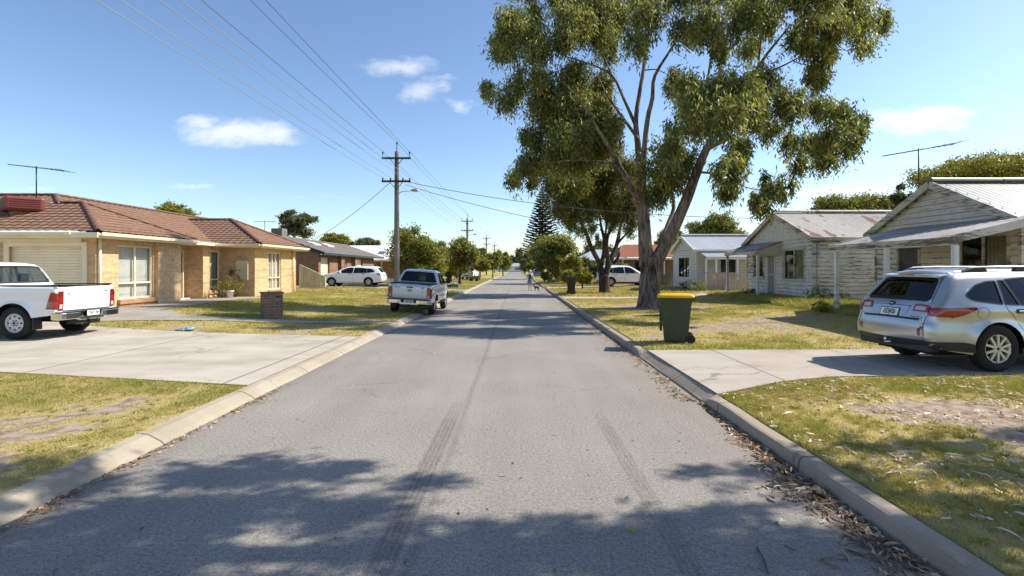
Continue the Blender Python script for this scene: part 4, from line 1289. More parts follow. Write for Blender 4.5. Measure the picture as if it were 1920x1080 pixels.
def rnd_poly(pts, r, seg=4):
    """round the corners of a 2-D polygon"""
    out = []; n = len(pts)
    for i in range(n):
        p = Vector(pts[i][:2]); a = Vector(pts[i - 1][:2]); b = Vector(pts[(i + 1) % n][:2])
        rr = r[i] if hasattr(r, '__len__') else r
        da = a - p; db = b - p
        k = min(rr, da.length * .45, db.length * .45)
        if k < 1e-4: out.append((p.x, p.y)); continue
        q0 = p + da.normalized() * k; q1 = p + db.normalized() * k
        for s in range(seg + 1):
            t = s / seg
            v = q0 * (1 - t) ** 2 + p * 2 * t * (1 - t) + q1 * t * t
            out.append((v.x, v.y))
    return out


def grow(poly, d):
    n = len(poly); out = []
    A = sum(poly[i][0] * poly[(i + 1) % n][1] - poly[(i + 1) % n][0] * poly[i][1] for i in range(n))
    s = 1 if A > 0 else -1
    for i in range(n):
        p = Vector(poly[i]); a = Vector(poly[i - 1]); b = Vector(poly[(i + 1) % n])
        e0 = (p - a); e1 = (b - p)
        if e0.length < 1e-7 or e1.length < 1e-7: out.append(tuple(p)); continue
        e0.normalize(); e1.normalize()
        n0 = Vector((e0.y, -e0.x)) * s; n1 = Vector((e1.y, -e1.x)) * s
        m = n0 + n1
        if m.length < .2: m = n0
        m.normalize()
        k = d / max(.4, m.dot(n0))
        out.append(tuple(p + m * k))
    return out


def dense(poly, step, closed=True):
    out = []
    n = len(poly)
    for i in range(n if closed else n - 1):
        a = Vector(poly[i]); b = Vector(poly[(i + 1) % n]); k = max(1, int(math.ceil((b - a).length / step)))
        for t in range(k): out.append(tuple(a.lerp(b, t / k)))
    if not closed: out.append(tuple(poly[-1]))
    return out


def cdt_sheet(mb, outline, holes, fmap, grid=0.06, mi=0, flip=False, extra=(), sm=True, step=None, keep=None):
    """triangulate a 2-D outline with holes and map it through fmap(u,v)->Vector. outline is used as given"""
    pts = [Vector(p) for p in outline]; ed = [(i, (i + 1) % len(outline)) for i in range(len(outline))]
    for h in holes:
        b = len(pts); pts += [Vector(p) for p in h]; ed += [(b + i, b + (i + 1) % len(h)) for i in range(len(h))]
    xs = [p[0] for p in outline]; ys = [p[1] for p in outline]
    gx, gy = np.meshgrid(np.arange(min(xs) + grid * .37, max(xs), grid), np.arange(min(ys) + grid * .41, max(ys), grid))
    gx = gx.ravel(); gy = gy.ravel()
    ok = inpoly(gx, gy, outline)
    for h in holes: ok &= ~inpoly(gx, gy, h)
    pts += [Vector((a, b)) for a, b in zip(gx[ok], gy[ok]) if keep is None or keep(a, b)]
    if len(extra):
        ex = np.array(extra); ok = inpoly(ex[:, 0], ex[:, 1], outline)
        for h in holes: ok &= ~inpoly(ex[:, 0], ex[:, 1], h)
        pts += [Vector(p) for p in ex[ok]]
    V, E, Fc = delaunay_2d_cdt(pts, ed, [], 0, 1e-5)[:3]
    V = np.array([(v.x, v.y) for v in V]); Fa = np.array([tuple(f) for f in Fc])
    c = V[Fa].mean(1)
    ok = inpoly(c[:, 0], c[:, 1], outline)
    for h in holes: ok &= ~inpoly(c[:, 0], c[:, 1], h)
    Fa = Fa[ok]
    a, b, d = V[Fa[:, 0]], V[Fa[:, 1]], V[Fa[:, 2]]
    cr = (b[:, 0] - a[:, 0]) * (d[:, 1] - a[:, 1]) - (b[:, 1] - a[:, 1]) * (d[:, 0] - a[:, 0])
    used = np.unique(Fa); re = -np.ones(len(V), int); re[used] = np.arange(len(used))
    vs = [fmap(V[i, 0], V[i, 1]) for i in used]
    fs = []
    for t, k in zip(Fa, cr):
        t = [int(re[i]) for i in t]
        if (k < 0) != flip: t.reverse()
        fs.append(tuple(t))
    mb.add(vs, fs, mi, sm)


class Car:
    """outline: list of (x, z, r) running from rear bottom, over the top, to front bottom; r>0 rounds that edge into the side"""
    def __init__(s, root, org, outline, sill, arches, Wf, crown=0.045, step=0.045):
        s.root = root; s.W0 = Wf; s.crown = crown
        pts = [(p[0], p[1]) for p in outline]; s.raw = outline
        top = []; rr = []
        for i in range(len(pts) - 1):
            a = Vector(pts[i]); b = Vector(pts[i + 1]); k = max(1, int(math.ceil((b - a).length / step)))
            for t in range(k):
                top.append(tuple(a.lerp(b, t / k))); rr.append(outline[i][2] * (1 - t / k) + outline[i + 1][2] * t / k)
        top.append(pts[-1]); rr.append(outline[-1][2])
        s.top = np.array(top); s.r = np.array(rr)
        # bottom edge with arches, from front to rear
        bot = []
        x_f, x_r = pts[-1][0], pts[0][0]
        xs = sorted(arches, key=lambda a: -a[0])
        zz = sill
        for cx, cz, R_ in xs:
            t0 = math.asin(max(-1, min(1, (zz - cz) / R_)))
            for k in range(17):
                t = t0 + (math.pi - 2 * t0) * k / 16
                bot.append((cx + R_ * math.cos(t), cz + R_ * math.sin(t)))
        s.bot = dense([pts[-1]] + bot + [pts[0]], .09, False)[1:-1]
        s.outline = [tuple(p) for p in top] + s.bot
        t = np.concatenate([[0], np.cumsum(np.hypot(*(s.top[1:] - s.top[:-1]).T))]); s.t = t
        s.we = np.array([s.w(p[0], p[1]) for p in s.top])
        d = np.gradient(s.top, axis=0); d /= np.maximum(1e-9, np.hypot(d[:, 0], d[:, 1]))[:, None]
        s.nn = np.stack([-d[:, 1], d[:, 0]], -1)     # left normal of the travel direction = outward (rear -> top -> front)
        # smooth normals
        for _ in range(2):
            s.nn[1:-1] = (s.nn[:-2] + 2 * s.nn[1:-1] + s.nn[2:]) / 4
        s.nn /= np.hypot(s.nn[:, 0], s.nn[:, 1])[:, None]

    def _edge_w(s, i):
        return s.W0(s.top[i, 0], s.top[i, 1]) - s.r[i]

    def _near(s, x, z):
        p = np.array((x, z)); a = s.top[:-1]; b = s.top[1:]; ab = b - a
        k = np.clip(((p - a) * ab).sum(1) / np.maximum(1e-12, (ab * ab).sum(1)), 0, 1)
        q = a + ab * k[:, None]; d = np.hypot(*(p - q).T)
        rr = s.r[:-1] * (1 - k) + s.r[1:] * k
        e = np.where(d < rr, rr - np.sqrt(np.maximum(0, rr * rr - (rr - d) ** 2)), 0)
        return d, rr, e

    def w(s, x, z):
        return s.W0(x, z) - float(s._near(x, z)[2].max())

    def side(s, sg, off=0.0):
        def f(x, z):
            d, rr, ee = s._near(x, z); i = int(ee.argmax())
            y = s.W0(x, z) - float(ee[i])
            if off:
                e = .01
                dx = (s.W0(x + e, z) - s.W0(x - e, z)) / (2 * e); dz = (s.W0(x, z + e) - s.W0(x, z - e)) / (2 * e)
                n = Vector((-dx, 1, -dz)).normalized()
                if ee[i] > 0:
                    c = max(0.0, (rr[i] - d[i]) / rr[i]); n = (n * math.sqrt(max(0, 1 - c * c)) + Vector((s.nn[i, 0], 0, s.nn[i, 1])) * c).normalized()
                return Vector((x + n.x * off, sg * (y + n.y * off), z + n.z * off))
            return Vector((x, sg * y, z))
        return f

    def strip(s, off=0.0):
        def f(t, y):
            x = np.interp(t, s.t, s.top[:, 0]); z = np.interp(t, s.t, s.top[:, 1]); we = np.interp(t, s.t, s.we)
            nx = np.interp(t, s.t, s.nn[:, 0]); nz = np.interp(t, s.t, s.nn[:, 1])
            b = s.crown * max(0, 1 - (y / max(we, 1e-3)) ** 2) + off
            return Vector((x + nx * b, y, z + nz * b))
        return f

    def tt(s, x=None, z=None, lo=0, hi=1e9):
        """strip parameter of the outline point nearest (x,z)"""
        d = np.hypot(s.top[:, 0] - x, s.top[:, 1] - z)
        # fine search
        T = np.linspace(0, s.t[-1], 1200); X = np.interp(T, s.t, s.top[:, 0]); Z = np.interp(T, s.t, s.top[:, 1])
        return float(T[np.argmin(np.hypot(X - x, Z - z))])

    def strip_poly(s, t0, t1, f0, f1, r=.06):
        """rounded opening on the strip between parameters t0<t1, using fractions of the half width"""
        w0 = float(np.interp(t0, s.t, s.we)) * f0; w1 = float(np.interp(t1, s.t, s.we)) * f1
        return rnd_poly([(t0, -w0), (t1, -w1), (t1, w1), (t0, w0)], r)

    def body(s, name, paint, side_holes=(), strip_holes=(), sub=0.055):
        mb = MB()
        ex = []
        for kk in (12, 25, 38, 52, 66, 80):
            for i in range(len(s.top)):
                r = max(.03, s.r[i]) * (1 - math.cos(R(kk)))
                q = (s.top[i, 0] - s.nn[i, 0] * r, s.top[i, 1] - s.nn[i, 1] * r)
                if s._near(*q)[0].min() > r * .97: ex.append(q)
        for sg in (1, -1):
            cdt_sheet(mb, s.outline, side_holes, s.side(sg), sub, 0, flip=(sg > 0), extra=ex, keep=lambda x, z: s._near(x, z)[0].min() > .10)
        o2 = [(t, -w) for t, w in zip(s.t, s.we)] + [(t, w) for t, w in zip(s.t[::-1], s.we[::-1])]
        # columns across each end
        n = 10
        e1 = [(s.t[-1], -s.we[-1] + 2 * s.we[-1] * k / n) for k in range(1, n)]; e0 = [(s.t[0], s.we[0] - 2 * s.we[0] * k / n) for k in range(1, n)]
        o2 = o2[:len(s.t)] + e1 + o2[len(s.t):] + e0
        cdt_sheet(mb, o2, strip_holes, s.strip(), 0.075, 0, flip=True)
        return mb.build(name, paint, s.root, merge=.0005)

    def decal(s, name, m, poly, sg, off=.004, holes=(), parent=None, grid=.06, thick=0.0):
        mb = MB(); p = dense(poly, .05)
        cdt_sheet(mb, p, [dense(h, .05) for h in holes], s.side(sg, off), grid, 0, flip=(sg > 0))
        if thick:   # closed edge back to the body
            f1 = s.side(sg, off); f0 = s.side(sg, off - thick)
            n = len(p); vs = [f1(*q) for q in p] + [f0(*q) for q in p]
            mb.add(vs, [(i, (i + 1) % n, (i + 1) % n + n, i + n) if sg < 0 else (i, i + n, (i + 1) % n + n, (i + 1) % n) for i in range(n)])
        return mb.build(name, m, parent or s.root)

    def sdecal(s, name, m, poly, off=.004, holes=(), parent=None, grid=.07):
        mb = MB(); cdt_sheet(mb, dense(poly, .06), [dense(h, .06) for h in holes], s.strip(off), grid, 0, flip=True)
        return mb.build(name, m, parent or s.root)

    def seam(s, pts, sg, wd=.008, m=None, strip=False):
        """panel gap drawn as a thin dark ribbon on the surface"""
        mb = MB(); f = s.strip(.0015) if strip else s.side(sg, .0015)
        P_ = dense(pts, .05, False)
        vs = []
        for i, p in enumerate(P_):
            a = Vector(P_[max(0, i - 1)]); b = Vector(P_[min(len(P_) - 1, i + 1)]); d = (b - a).normalized(); n = Vector((-d.y, d.x)) * wd / 2
            vs += [f(p[0] + n.x, p[1] + n.y), f(p[0] - n.x, p[1] - n.y)]
        mb.add(vs, [(2 * i, 2 * i + 1, 2 * i + 3, 2 * i + 2) for i in range(len(P_) - 1)])
        return mb.build('panel_gap', M['black'], s.root)


def wheel(root, x, y, R_, wd, kind, sg, rim_r=None):
    """sg +1: left side (faces +y)"""
    c = Matrix.Translation((x, y, R_)) @ Matrix.Rotation(-sg * math.pi / 2, 4, 'X')
    rr = rim_r or R_ * .63
    h = wd / 2
    mb = MB()
    mb.lathe([(rr - .012, h * .75), (rr + .01, h * .98), (rr + .04, h * 1.0), (R_ - .035, h * .98), (R_ - .010, h * .80), (R_, h * .5), (R_, -h * .5), (R_ - .012, -h * .85), (R_ - .05, -h), (rr, -h * .9)], c, 40)
    for k in range(44):   # tread blocks
        a = 2 * math.pi * k / 44
        Mx = c @ Matrix.Rotation(a, 4, 'Z') @ Matrix.Translation((R_ + .001, 0, (h * .36 if k % 2 else -h * .36)))
        mb.mbox(Mx, .004, R_ * .05, h * .30)
    t = mb.build('wheel', M['rubber'], root)
    mb = MB()
    mb.lathe([(rr, h * .80), (rr - .015, h * .82), (rr - .03, h * .55), (rr - .035, -h * .6)], c, 40)
    if kind == 'alloy':
        for k in range(5):
            for da in (-.21, .21):
                a0 = 2 * math.pi * k / 5 + da * .55; a1 = 2 * math.pi * k / 5 + da * 1.55
                p0 = c @ Vector((rr * .16 * math.cos(a0), rr * .16 * math.sin(a0), h * .70)); p1 = c @ Vector((rr * .97 * math.cos(a1), rr * .97 * math.sin(a1), h * .72))
                mb.bar(p0, p1, rr * .165, .035, up=tuple((c.to_3x3() @ Vector((0, 0, 1)))))
        mb.lathe([(0, h * .80), (rr * .13, h * .80), (rr * .2, h * .72), (rr * .24, h * .5)], c, 20)
    else:
        mb.lathe([(0, h * .86), (rr * .20, h * .86), (rr * .24, h * .70), (rr * .34, h * .62), (rr * .42, h * .74), (rr * .62, h * .76), (rr * .80, h * .60), (rr * .95, h * .50)], c, 36)
    rim = mb.build('rim', M['alloy' if kind == 'alloy' else 'steelrim'], t)
    mb = MB()
    if kind == 'alloy':
        mb.lathe([(0, h * .30), (rr * .97, h * .28)], c, 30)
        mb.lathe([(0, h * .815), (rr * .09, h * .81), (rr * .1, h * .79)], c, 14)
    else:
        for k in range(8):
            a = 2 * math.pi * k / 8
            Mx = c @ Matrix.Rotation(a, 4, 'Z') @ Matrix.Translation((rr * .66, 0, h * .755)) @ Matrix.Diagonal((1, 1.25, 1, 1))
            mb.lathe([(0, .004), (rr * .085, .002), (rr * .09, -.02)], Mx, 12)
        mb.lathe([(0, h * .90), (rr * .09, h * .89), (rr * .14, h * .86)], c, 14)
        for k in range(6):
            a = 2 * math.pi * k / 6
            Mx = c @ Matrix.Rotation(a, 4, 'Z') @ Matrix.Translation((rr * .27, 0, h * .70)); mb.lathe([(0, .02), (.012, .015), (.014, 0)], Mx, 6)
    mb.build('hub_hole' if kind != 'alloy' else 'rim_back', M['black'], rim)
    return t


def text_mesh(name, txt, size, Mx, m, parent, depth=.002, squeeze=1.0):
    cu = bpy.data.curves.new('tmp_text', 'FONT'); cu.body = txt; cu.size = size; cu.align_x = 'CENTER'; cu.align_y = 'CENTER'; cu.extrude = depth; cu.offset = size * .012
    to = bpy.data.objects.new('tmp_text', cu); COL.objects.link(to)
    bpy.context.view_layer.update()
    me = bpy.data.meshes.new_from_object(to.evaluated_get(bpy.context.evaluated_depsgraph_get()))
    bpy.data.objects.remove(to); bpy.data.curves.remove(cu)
    me.transform(Matrix(Mx) @ Matrix.Diagonal((squeeze, 1, 1, 1)))
    me.materials.clear(); me.materials.append(m)
    o = bpy.data.objects.new(name, me); COL.objects.link(o); o.parent = parent
    return o


def rear_frame(x, y, z, tilt=0.0):
    """text plane facing -x (rear of a car heading +x): right of the text = -y ... seen from behind, left is +y"""
    X = Vector((0, -1, 0)); Zn = Vector((-1, 0, 0)); Yv = Vector((0, 0, 1))
    Mx = Matrix(((X.x, Yv.x, Zn.x, x), (X.y, Yv.y, Zn.y, y), (X.z, Yv.z, Zn.z, z), (0, 0, 0, 1)))
    return Mx @ Matrix.Rotation(tilt, 4, 'X')


def plate(root, x, y, z, txt, w=.37, h=.13, tilt=0.0):
    Mx = rear_frame(x, y, z, tilt)
    mb = MB(); mb.mbox(Mx, w / 2, h / 2, .004); p = mb.build('number_plate', M['plate'], root)
    mb = MB(); mb.mbox(Mx @ Matrix.Translation((0, 0, -.003)), w / 2 + .014, h / 2 + .014, .004); mb.build('surround', M['black'], p)
    text_mesh('lettering', txt, h * .98, Mx @ Matrix.Translation((0, 0, .006)), M['plate_ink'], p, squeeze=.62)
    return p


def seats(root, xs, y, z0, z1, steering=None):
    for x in xs:
        for sy in (-1, 1):
            mb = MB()
            mb.tube([(x, sy * y - .2, z0 + .1), (x, sy * y + .2, z0 + .1)], .11, 10); mb.box(x - .06, sy * y - .22, z0, x + .07, sy * y + .22, z1 - .22)
            mb.box(x - .05, sy * y - .12, z1 - .2, x + .05, sy * y + .12, z1)
            mb.build('seat', M['seat'], root, bevel=.03)
    if steering:
        x, yy, z = steering; Mx = Matrix.Translation((x, yy, z)) @ Matrix.Rotation(R(65), 4, 'Y')
        mb = MB(); mb.lathe([(.185 + .014 * math.cos(t), .014 * math.sin(t)) for t in np.linspace(0, 6.283, 7)[:-1]], Mx, 24, close=True); mb.mbox(Mx, .18, .02, .015); mb.mbox(Mx, .05, .06, .02)
        mb.build('steering_wheel', M['black'], root)


# ----------------------------------------------------------------- wagon / SUV family
def make_wagon(name, label, cat, paint, L=4.82, W=1.84, H=1.61, R_=.362, ax=(-1.335, 1.41), glass='glass_tint', group=None, detail=True, txt=None, clad=True, rails=True, swd=.225, lamp='wide'):
    root = thing(name, (0, 0, 0), label, cat, group)
    sx = L / 4.82; sz = H / 1.61
    def o(x, z, r): return (x * sx, z if z < .7 else .7 + (z - .7) * (H - .7) / .91, r)
    ol = [o(-2.20, .34, .10), o(-2.33, .37, .10), o(-2.395, .50, .12), o(-2.405, .64, .12), o(-2.395, .72, .12), o(-2.37, .79, .12), o(-2.332, .90, .12), o(-2.283, 1.04, .12), o(-2.24, 1.12, .12), o(-2.12, 1.28, .12), o(-1.99, 1.45, .12), o(-1.93, 1.52, .12),
          o(-1.86, 1.57, .12), o(-1.6, 1.598, .13), o(-1.0, 1.61, .13), o(-.3, 1.612, .13), o(.15, 1.59, .13), o(.42, 1.54, .12), o(.72, 1.39, .11), o(1.02, 1.22, .11), o(1.30, 1.065, .12), o(1.6, 1.01, .15), o(1.95, .945, .17), o(2.2, .86, .18), o(2.34, .74, .16), o(2.405, .58, .14), o(2.40, .42, .12), o(2.30, .27, .10), o(2.15, .24, .08)]
    hw = W / 2
    zb = 1.02 * sz
    def Wf(x, z):
        X = x / sx
        w = hw
        if X < -1.45: w -= .115 * ((-1.45 - X) / .95) ** 1.8
        if X > 1.35: w -= .20 * ((X - 1.35) / 1.05) ** 1.9
        if z > zb:
            q = (z - zb) / (H - zb); w -= .205 * q + .05 * q * q
        if z < .55: w -= .05 * ((.55 - z) / .3) ** 2
        w -= .020 * max(0, 1 - abs(z - .80 * sz) / .16)           # concave door flank below the shoulder
        w += .012 * max(0, 1 - abs(z - .95 * sz) / .07)           # shoulder crease
        for a in ax:
            d = math.hypot(x - a, z - R_)
            w += .022 * max(0, 1 - abs(d - R_ - .05) / .12)
        return w
    car = Car(root, None, ol, .27, [(a, R_, R_ + .055) for a in ax], Wf)
    Zs = lambda z: .7 + (z - .7) * (H - .7) / .91
    q = lambda x, z: (x * sx, Zs(z))
    sill_l = 1.055
    w_rear = rnd_poly([q(-1.82, 1.20), q(-1.72, 1.13), q(-1.30, 1.075), q(-1.26, 1.075), q(-1.24, 1.435), q(-1.40, 1.425), q(-1.60, 1.37)], [.05, .05, .01, .01, .01, .03, .06])
    w_q = rnd_poly([q(-1.215, 1.07), q(-.985, 1.06), q(-1.10, 1.445), q(-1.19, 1.44)], .012)
    w_r = rnd_poly([q(-.955, 1.06), q(-.235, 1.05), q(-.285, 1.505), q(-.75, 1.495), q(-1.07, 1.455)], .015)
    w_f = rnd_poly([q(-.14, 1.05), q(1.00, 1.06), q(.90, 1.13), q(.36, 1.45), q(.10, 1.505), q(-.19, 1.508)], [.015, .03, .02, .05, .05, .015])
    wins = [w_rear, w_q, w_r, w_f]
    T = car.tt
    t0, t1 = T(-2.235 * sx, Zs(1.115)), T(-1.985 * sx, Zs(1.44))
    rw = car.strip_poly(t0, t1, .93, .90, .07)
    t2, t3 = T(.46 * sx, Zs(1.52)), T(1.25 * sx, Zs(1.09))
    fw = car.strip_poly(t2, t3, .94, .97, .06)
    body = car.body('body', paint, wins, [rw, fw])
    for sg in (1, -1):
        for wn in wins:
            car.decal('side_window', M[glass], grow(wn, .008), sg, -.010)
            car.decal('window_trim', M['black'], grow(wn, .016), sg, .0025, holes=[grow(wn, -.004)])
    car.sdecal('rear_window', M[glass], grow(rw, .02), -.012)
    car.sdecal('window_trim', M['black'], grow(rw, .03), .0025, holes=[grow(rw, -.03)])
    car.sdecal('windscreen', M['glass_clear'], grow(fw, .02), -.012)
    mb = MB(); mb.box(-2.1 * sx, -.60, .22, 2.1 * sx, .60, .70); mb.box(-2.2 * sx, -.66, .40, 2.2 * sx, .66, .62)
    mb.build('underbody', M['dark'], root)
    mb = MB(); mb.box(-1.95 * sx, -.74 * W / 1.84, .66, 1.2 * sx, .74 * W / 1.84, .80); mb.build('floor_pan', M['dark'], root)
    seats(root, (-.75, .15), .37, .75, 1.32 * sz, (.62, -.38, 1.0 * sz))
    mb = MB(); mb.box(.75 * sx, -.66, .82, 1.28 * sx, .66, .99 * sz); mb.build('dashboard', M['seat'], root, bevel=.03)
    for a in ax:
        for sg in (1, -1): wheel(root, a, sg * (hw - .115), R_, swd, 'alloy', sg)
    # lamps
    for sg in (1, -1):
        if lamp == 'wide':
            ed = [tuple(p) for p in car.top if Zs(.835) <= p[1] <= Zs(1.03) and p[0] < -2.2 * sx]
            tl = [(p[0] + .0005, p[1]) for p in ed[::-1]] + rnd_poly([q(-2.10, .835), q(-1.86, .91), q(-1.68, .995), q(-1.74, 1.03)], [.05, .05, .03, .03])
            car.decal('tail_lamp', M['lens_red'], tl, sg, .012, thick=.014)
            tA = T(-2.296 * sx, Zs(.915)); tB = T(-2.266 * sx, Zs(1.035)); we = float(np.interp(tA, car.t, car.we))
            for (f0, f1, ta, tb, mm, of) in ((1.0, .62, tA, tB, 'lens_red', .012), (.93, .67, tA + .022, tB - .035, 'lens_white', .0155)):
                pl = rnd_poly([(ta, sg * we * f0), (tb, sg * we * f0), (tb, sg * we * (f1 + .03)), (ta, sg * we * f1)], .012)
                car.sdecal('lamp_lens', M[mm], pl, of, parent=root.children[-1])
            rf = T(-2.40 * sx, .56)
        else:
            tl = rnd_poly([q(-2.26, .86), q(-1.98, .90), q(-1.93, .98), q(-2.2, 1.06)], .03)
            car.decal('tail_lamp', M['lens_red'], tl, sg, .010, thick=.012)
        pl = rnd_poly([(T(-2.402 * sx, .60) - .05, sg * hw * .70), (T(-2.402 * sx, .60) + .065, sg * hw * .70), (T(-2.402 * sx, .60) + .065, sg * hw * .645), (T(-2.402 * sx, .60) - .05, sg * hw * .645)], .012)
        car.sdecal('reflector', M['lens_deep'], pl, .006)
        hl = rnd_poly([q(1.85, .80), q(2.28, .70), q(2.30, .76), q(2.10, .86), q(1.80, .91)], .03)
        car.decal('headlamp', M['lens_white'], hl, sg, .006)
        # mirrors, handles
        mb = MB(); mz = 1.10 * sz; mb.box(.72 * sx, sg * (hw - .06), mz - .02, .80 * sx, sg * (hw + .06), mz + .03); mb.mbox(Matrix.Translation((.74 * sx, sg * (hw + .13), mz + .06)), .06, .10, .075)
        mb.build('mirror', paint, root, bevel=.03)
        for hx, hz in ((-.94, .955), (.06, .945)):
            y = car.w(hx * sx, Zs(hz)); mb = MB(); mb.box(hx * sx - .10, sg * (y + .012), Zs(hz) - .014, hx * sx + .10, sg * (y + .034), Zs(hz) + .014); mb.build('door_handle', paint, root, bevel=.008)
            pl = rnd_poly([(hx * sx - .12, Zs(hz) - .035), (hx * sx + .09, Zs(hz) - .035), (hx * sx + .09, Zs(hz) + .035), (hx * sx - .12, Zs(hz) + .035)], .03)
            car.decal('handle_cup', M['darkmetal'], pl, sg, .002, parent=root.children[-1])
        # panel gaps
        car.seam([q(-1.22, 1.06), q(-1.20, .98), q(-1.06, .85), q(-.90, .60), (-.86 * sx, .32)], sg)
        car.seam([q(-.19, 1.03), q(-.18, .9), (-.20 * sx, .33)], sg); car.seam([q(1.02, 1.04), q(1.06, .9), (1.0 * sx, .36)], sg)
        car.seam([(-.86 * sx, .325), (1.0 * sx, .355)], sg)
    wq = lambda t: float(np.interp(t, car.t, car.we))
    tq = [T(-2.345 * sx, .785), T(-2.325 * sx, Zs(.80))]
    car.seam([(tq[0], -wq(tq[0]) * .86), (tq[0], wq(tq[0]) * .86)], 1, .035, strip=True)
    for sg in (1, -1): car.seam([(tq[0], sg * wq(tq[0]) * .86), (tq[1] + .03, sg * wq(tq[1]) * .95)], 1, .009, strip=True)
    mb = MB(); mb.box(-2.24 * sx, -.22, .355, -2.02, .22, .41); mb.tube([(-2.1, .0, .38), (-2.46 * sx, 0, .37)], .025, 8); mb.lathe([(.001, .05), (.025, .03), (.025, -.0), (.012, -.03)], Matrix.Translation((-2.46 * sx, 0, .41)), 10); mb.build('tow_bar', M['chrome'], root)
    if clad:
        for sg in (1, -1):
            for a0, a1 in ((ax[0] + R_ + .045, ax[1] - R_ - .045),):
                car.decal('sill_cladding', M['clad'], [(a0, .275), (a1, .275), (a1 + .02, .37), (a0 - .02, .37)], sg, .010, thick=.012)
            ed = [tuple(p) for p in car.top[:40] if p[1] <= .475 and p[0] < -2 * sx]
            rb = [(p[0] + .0005, p[1]) for p in ed[::-1]] + [(ax[0] - R_ - .0, .30), (ax[0] - R_ - .065, .44), (ax[0] - R_ - .20, .465)]
            car.decal('bumper_cladding', M['clad'], rb, sg, .008, thick=.01)
        tA, tB = car.t[0] + .0, T(-2.39 * sx, .475)
        mb = MB(); mb.box(-2.36 * sx, -.72, .29, -2.15 * sx, .72, .40); mb.build('bumper_lip', M['clad'], root, bevel=.02)
        pl = [(tA + .01, -float(np.interp(tA, car.t, car.we))), (tB, -float(np.interp(tB, car.t, car.we))), (tB, float(np.interp(tB, car.t, car.we))), (tA + .01, float(np.interp(tA, car.t, car.we)))]
        car.sdecal('bumper_cladding', M['clad'], pl, .006)
    if rails:
        for sg in (1, -1):
            mb = MB(); y = sg * .575 * W / 1.84
            pts = [(-1.62 * sx, y, H - .015), (-1.45 * sx, y, H + .045), (-1.0 * sx, y, H + .062), (.0, y, H + .058), (.22 * sx, y, H + .035), (.36 * sx, y, H - .035)]
            mb.tube(pts, [.02, .021, .018, .018, .021, .018], 8)
            ob = mb.build('roof_rail', M['galv'], root)
            mb = MB(); mb.prism([(-1.66 * sx, y - .03, H - .03), (-1.2 * sx, y - .03, H - .01), (-1.25 * sx, y - .03, H + .045), (-1.45 * sx, y - .03, H + .04)], (0, .06, 0)); mb.prism([(.0, y - .03, H - .02), (.4 * sx, y - .03, H - .05), (.25 * sx, y - .03, H + .03), (.05, y - .03, H + .045)], (0, .06, 0))
            mb.prism([(-.75 * sx, y - .03, H - .02), (-.4 * sx, y - .03, H - .02), (-.45 * sx, y - .03, H + .045), (-.7 * sx, y - .03, H + .045)], (0, .06, 0))
            build_each(mb, 'rail_foot', M['black'], ob)
    if txt:
        zt = Zs(.90); xt = -2.335 * sx
        pl = rnd_poly([(T(-2.31 * sx, .80) + .025, -.33), (T(-2.28 * sx, Zs(.985)), -.37), (T(-2.28 * sx, Zs(.985)), .37), (T(-2.31 * sx, .80) + .025, .33)], .03)
        car.sdecal('plate_recess', M['paint_blue'] if False else paint, pl, .0035)
        car.seam([(T(-2.28 * sx, Zs(.985)), -.38), (T(-2.28 * sx, Zs(.985)), .38)], 1, .022, strip=True)
        plate(root, -2.389 * sx, .0, Zs(.895), txt, .37, .125, tilt=-.33)
        mb = MB(); Mx = rear_frame(-2.334 * sx, 0, Zs(1.035), -.35); mb.lathe([(.001, .006), (.05, .004), (.056, .0)], Mx @ Matrix.Diagonal((1.25, .75, 1, 1)), 20); e = mb.build('badge', M['darkmetal'], root)
        mb = MB(); mb.mbox(Mx @ Matrix.Translation((0, .002, .007)), .034, .008, .002); mb.build('badge_bar', M['chrome'], e)
        sp = rnd_poly([(-2.09 * sx, -.50), (-2.06 * sx, -.60), (-1.80 * sx, -.60), (-1.80 * sx, .60), (-2.06 * sx, .60), (-2.09 * sx, .50)], .05)
        mb = MB(); n_ = len(sp); zc = lambda x, y: Zs(1.555) + (x + 2.09 * sx) * .17 - .035 * (y / .6) ** 2
        mb.add([(a, b, zc(a, b)) for a, b in sp] + [(a, b, zc(a, b) - .035) for a, b in sp], [(i, (i + 1) % n_, (i + 1) % n_ + n_, i + n_) for i in range(n_)] + [tuple(reversed(range(n_))), tuple(range(n_, 2 * n_))]); s1 = mb.build('spoiler', paint, root, fixn=True, bevel=.012)
        mb = MB(); mb.box(-2.10 * sx, -.15, Zs(1.528), -2.075 * sx, .15, Zs(1.545)); mb.build('brake_lamp', M['lens_deep'], s1)
        text_mesh('lettering', 'OUTBACK', .05, rear_frame(-2.383 * sx, -.47, Zs(.835), -.33), M['galv'], root)
        fc = [(-1.60 * sx + .095 * math.cos(t), Zs(.93) + .085 * math.sin(t)) for t in np.linspace(0, 6.283, 25)]
        car.seam(fc, -1, .005)
    return root


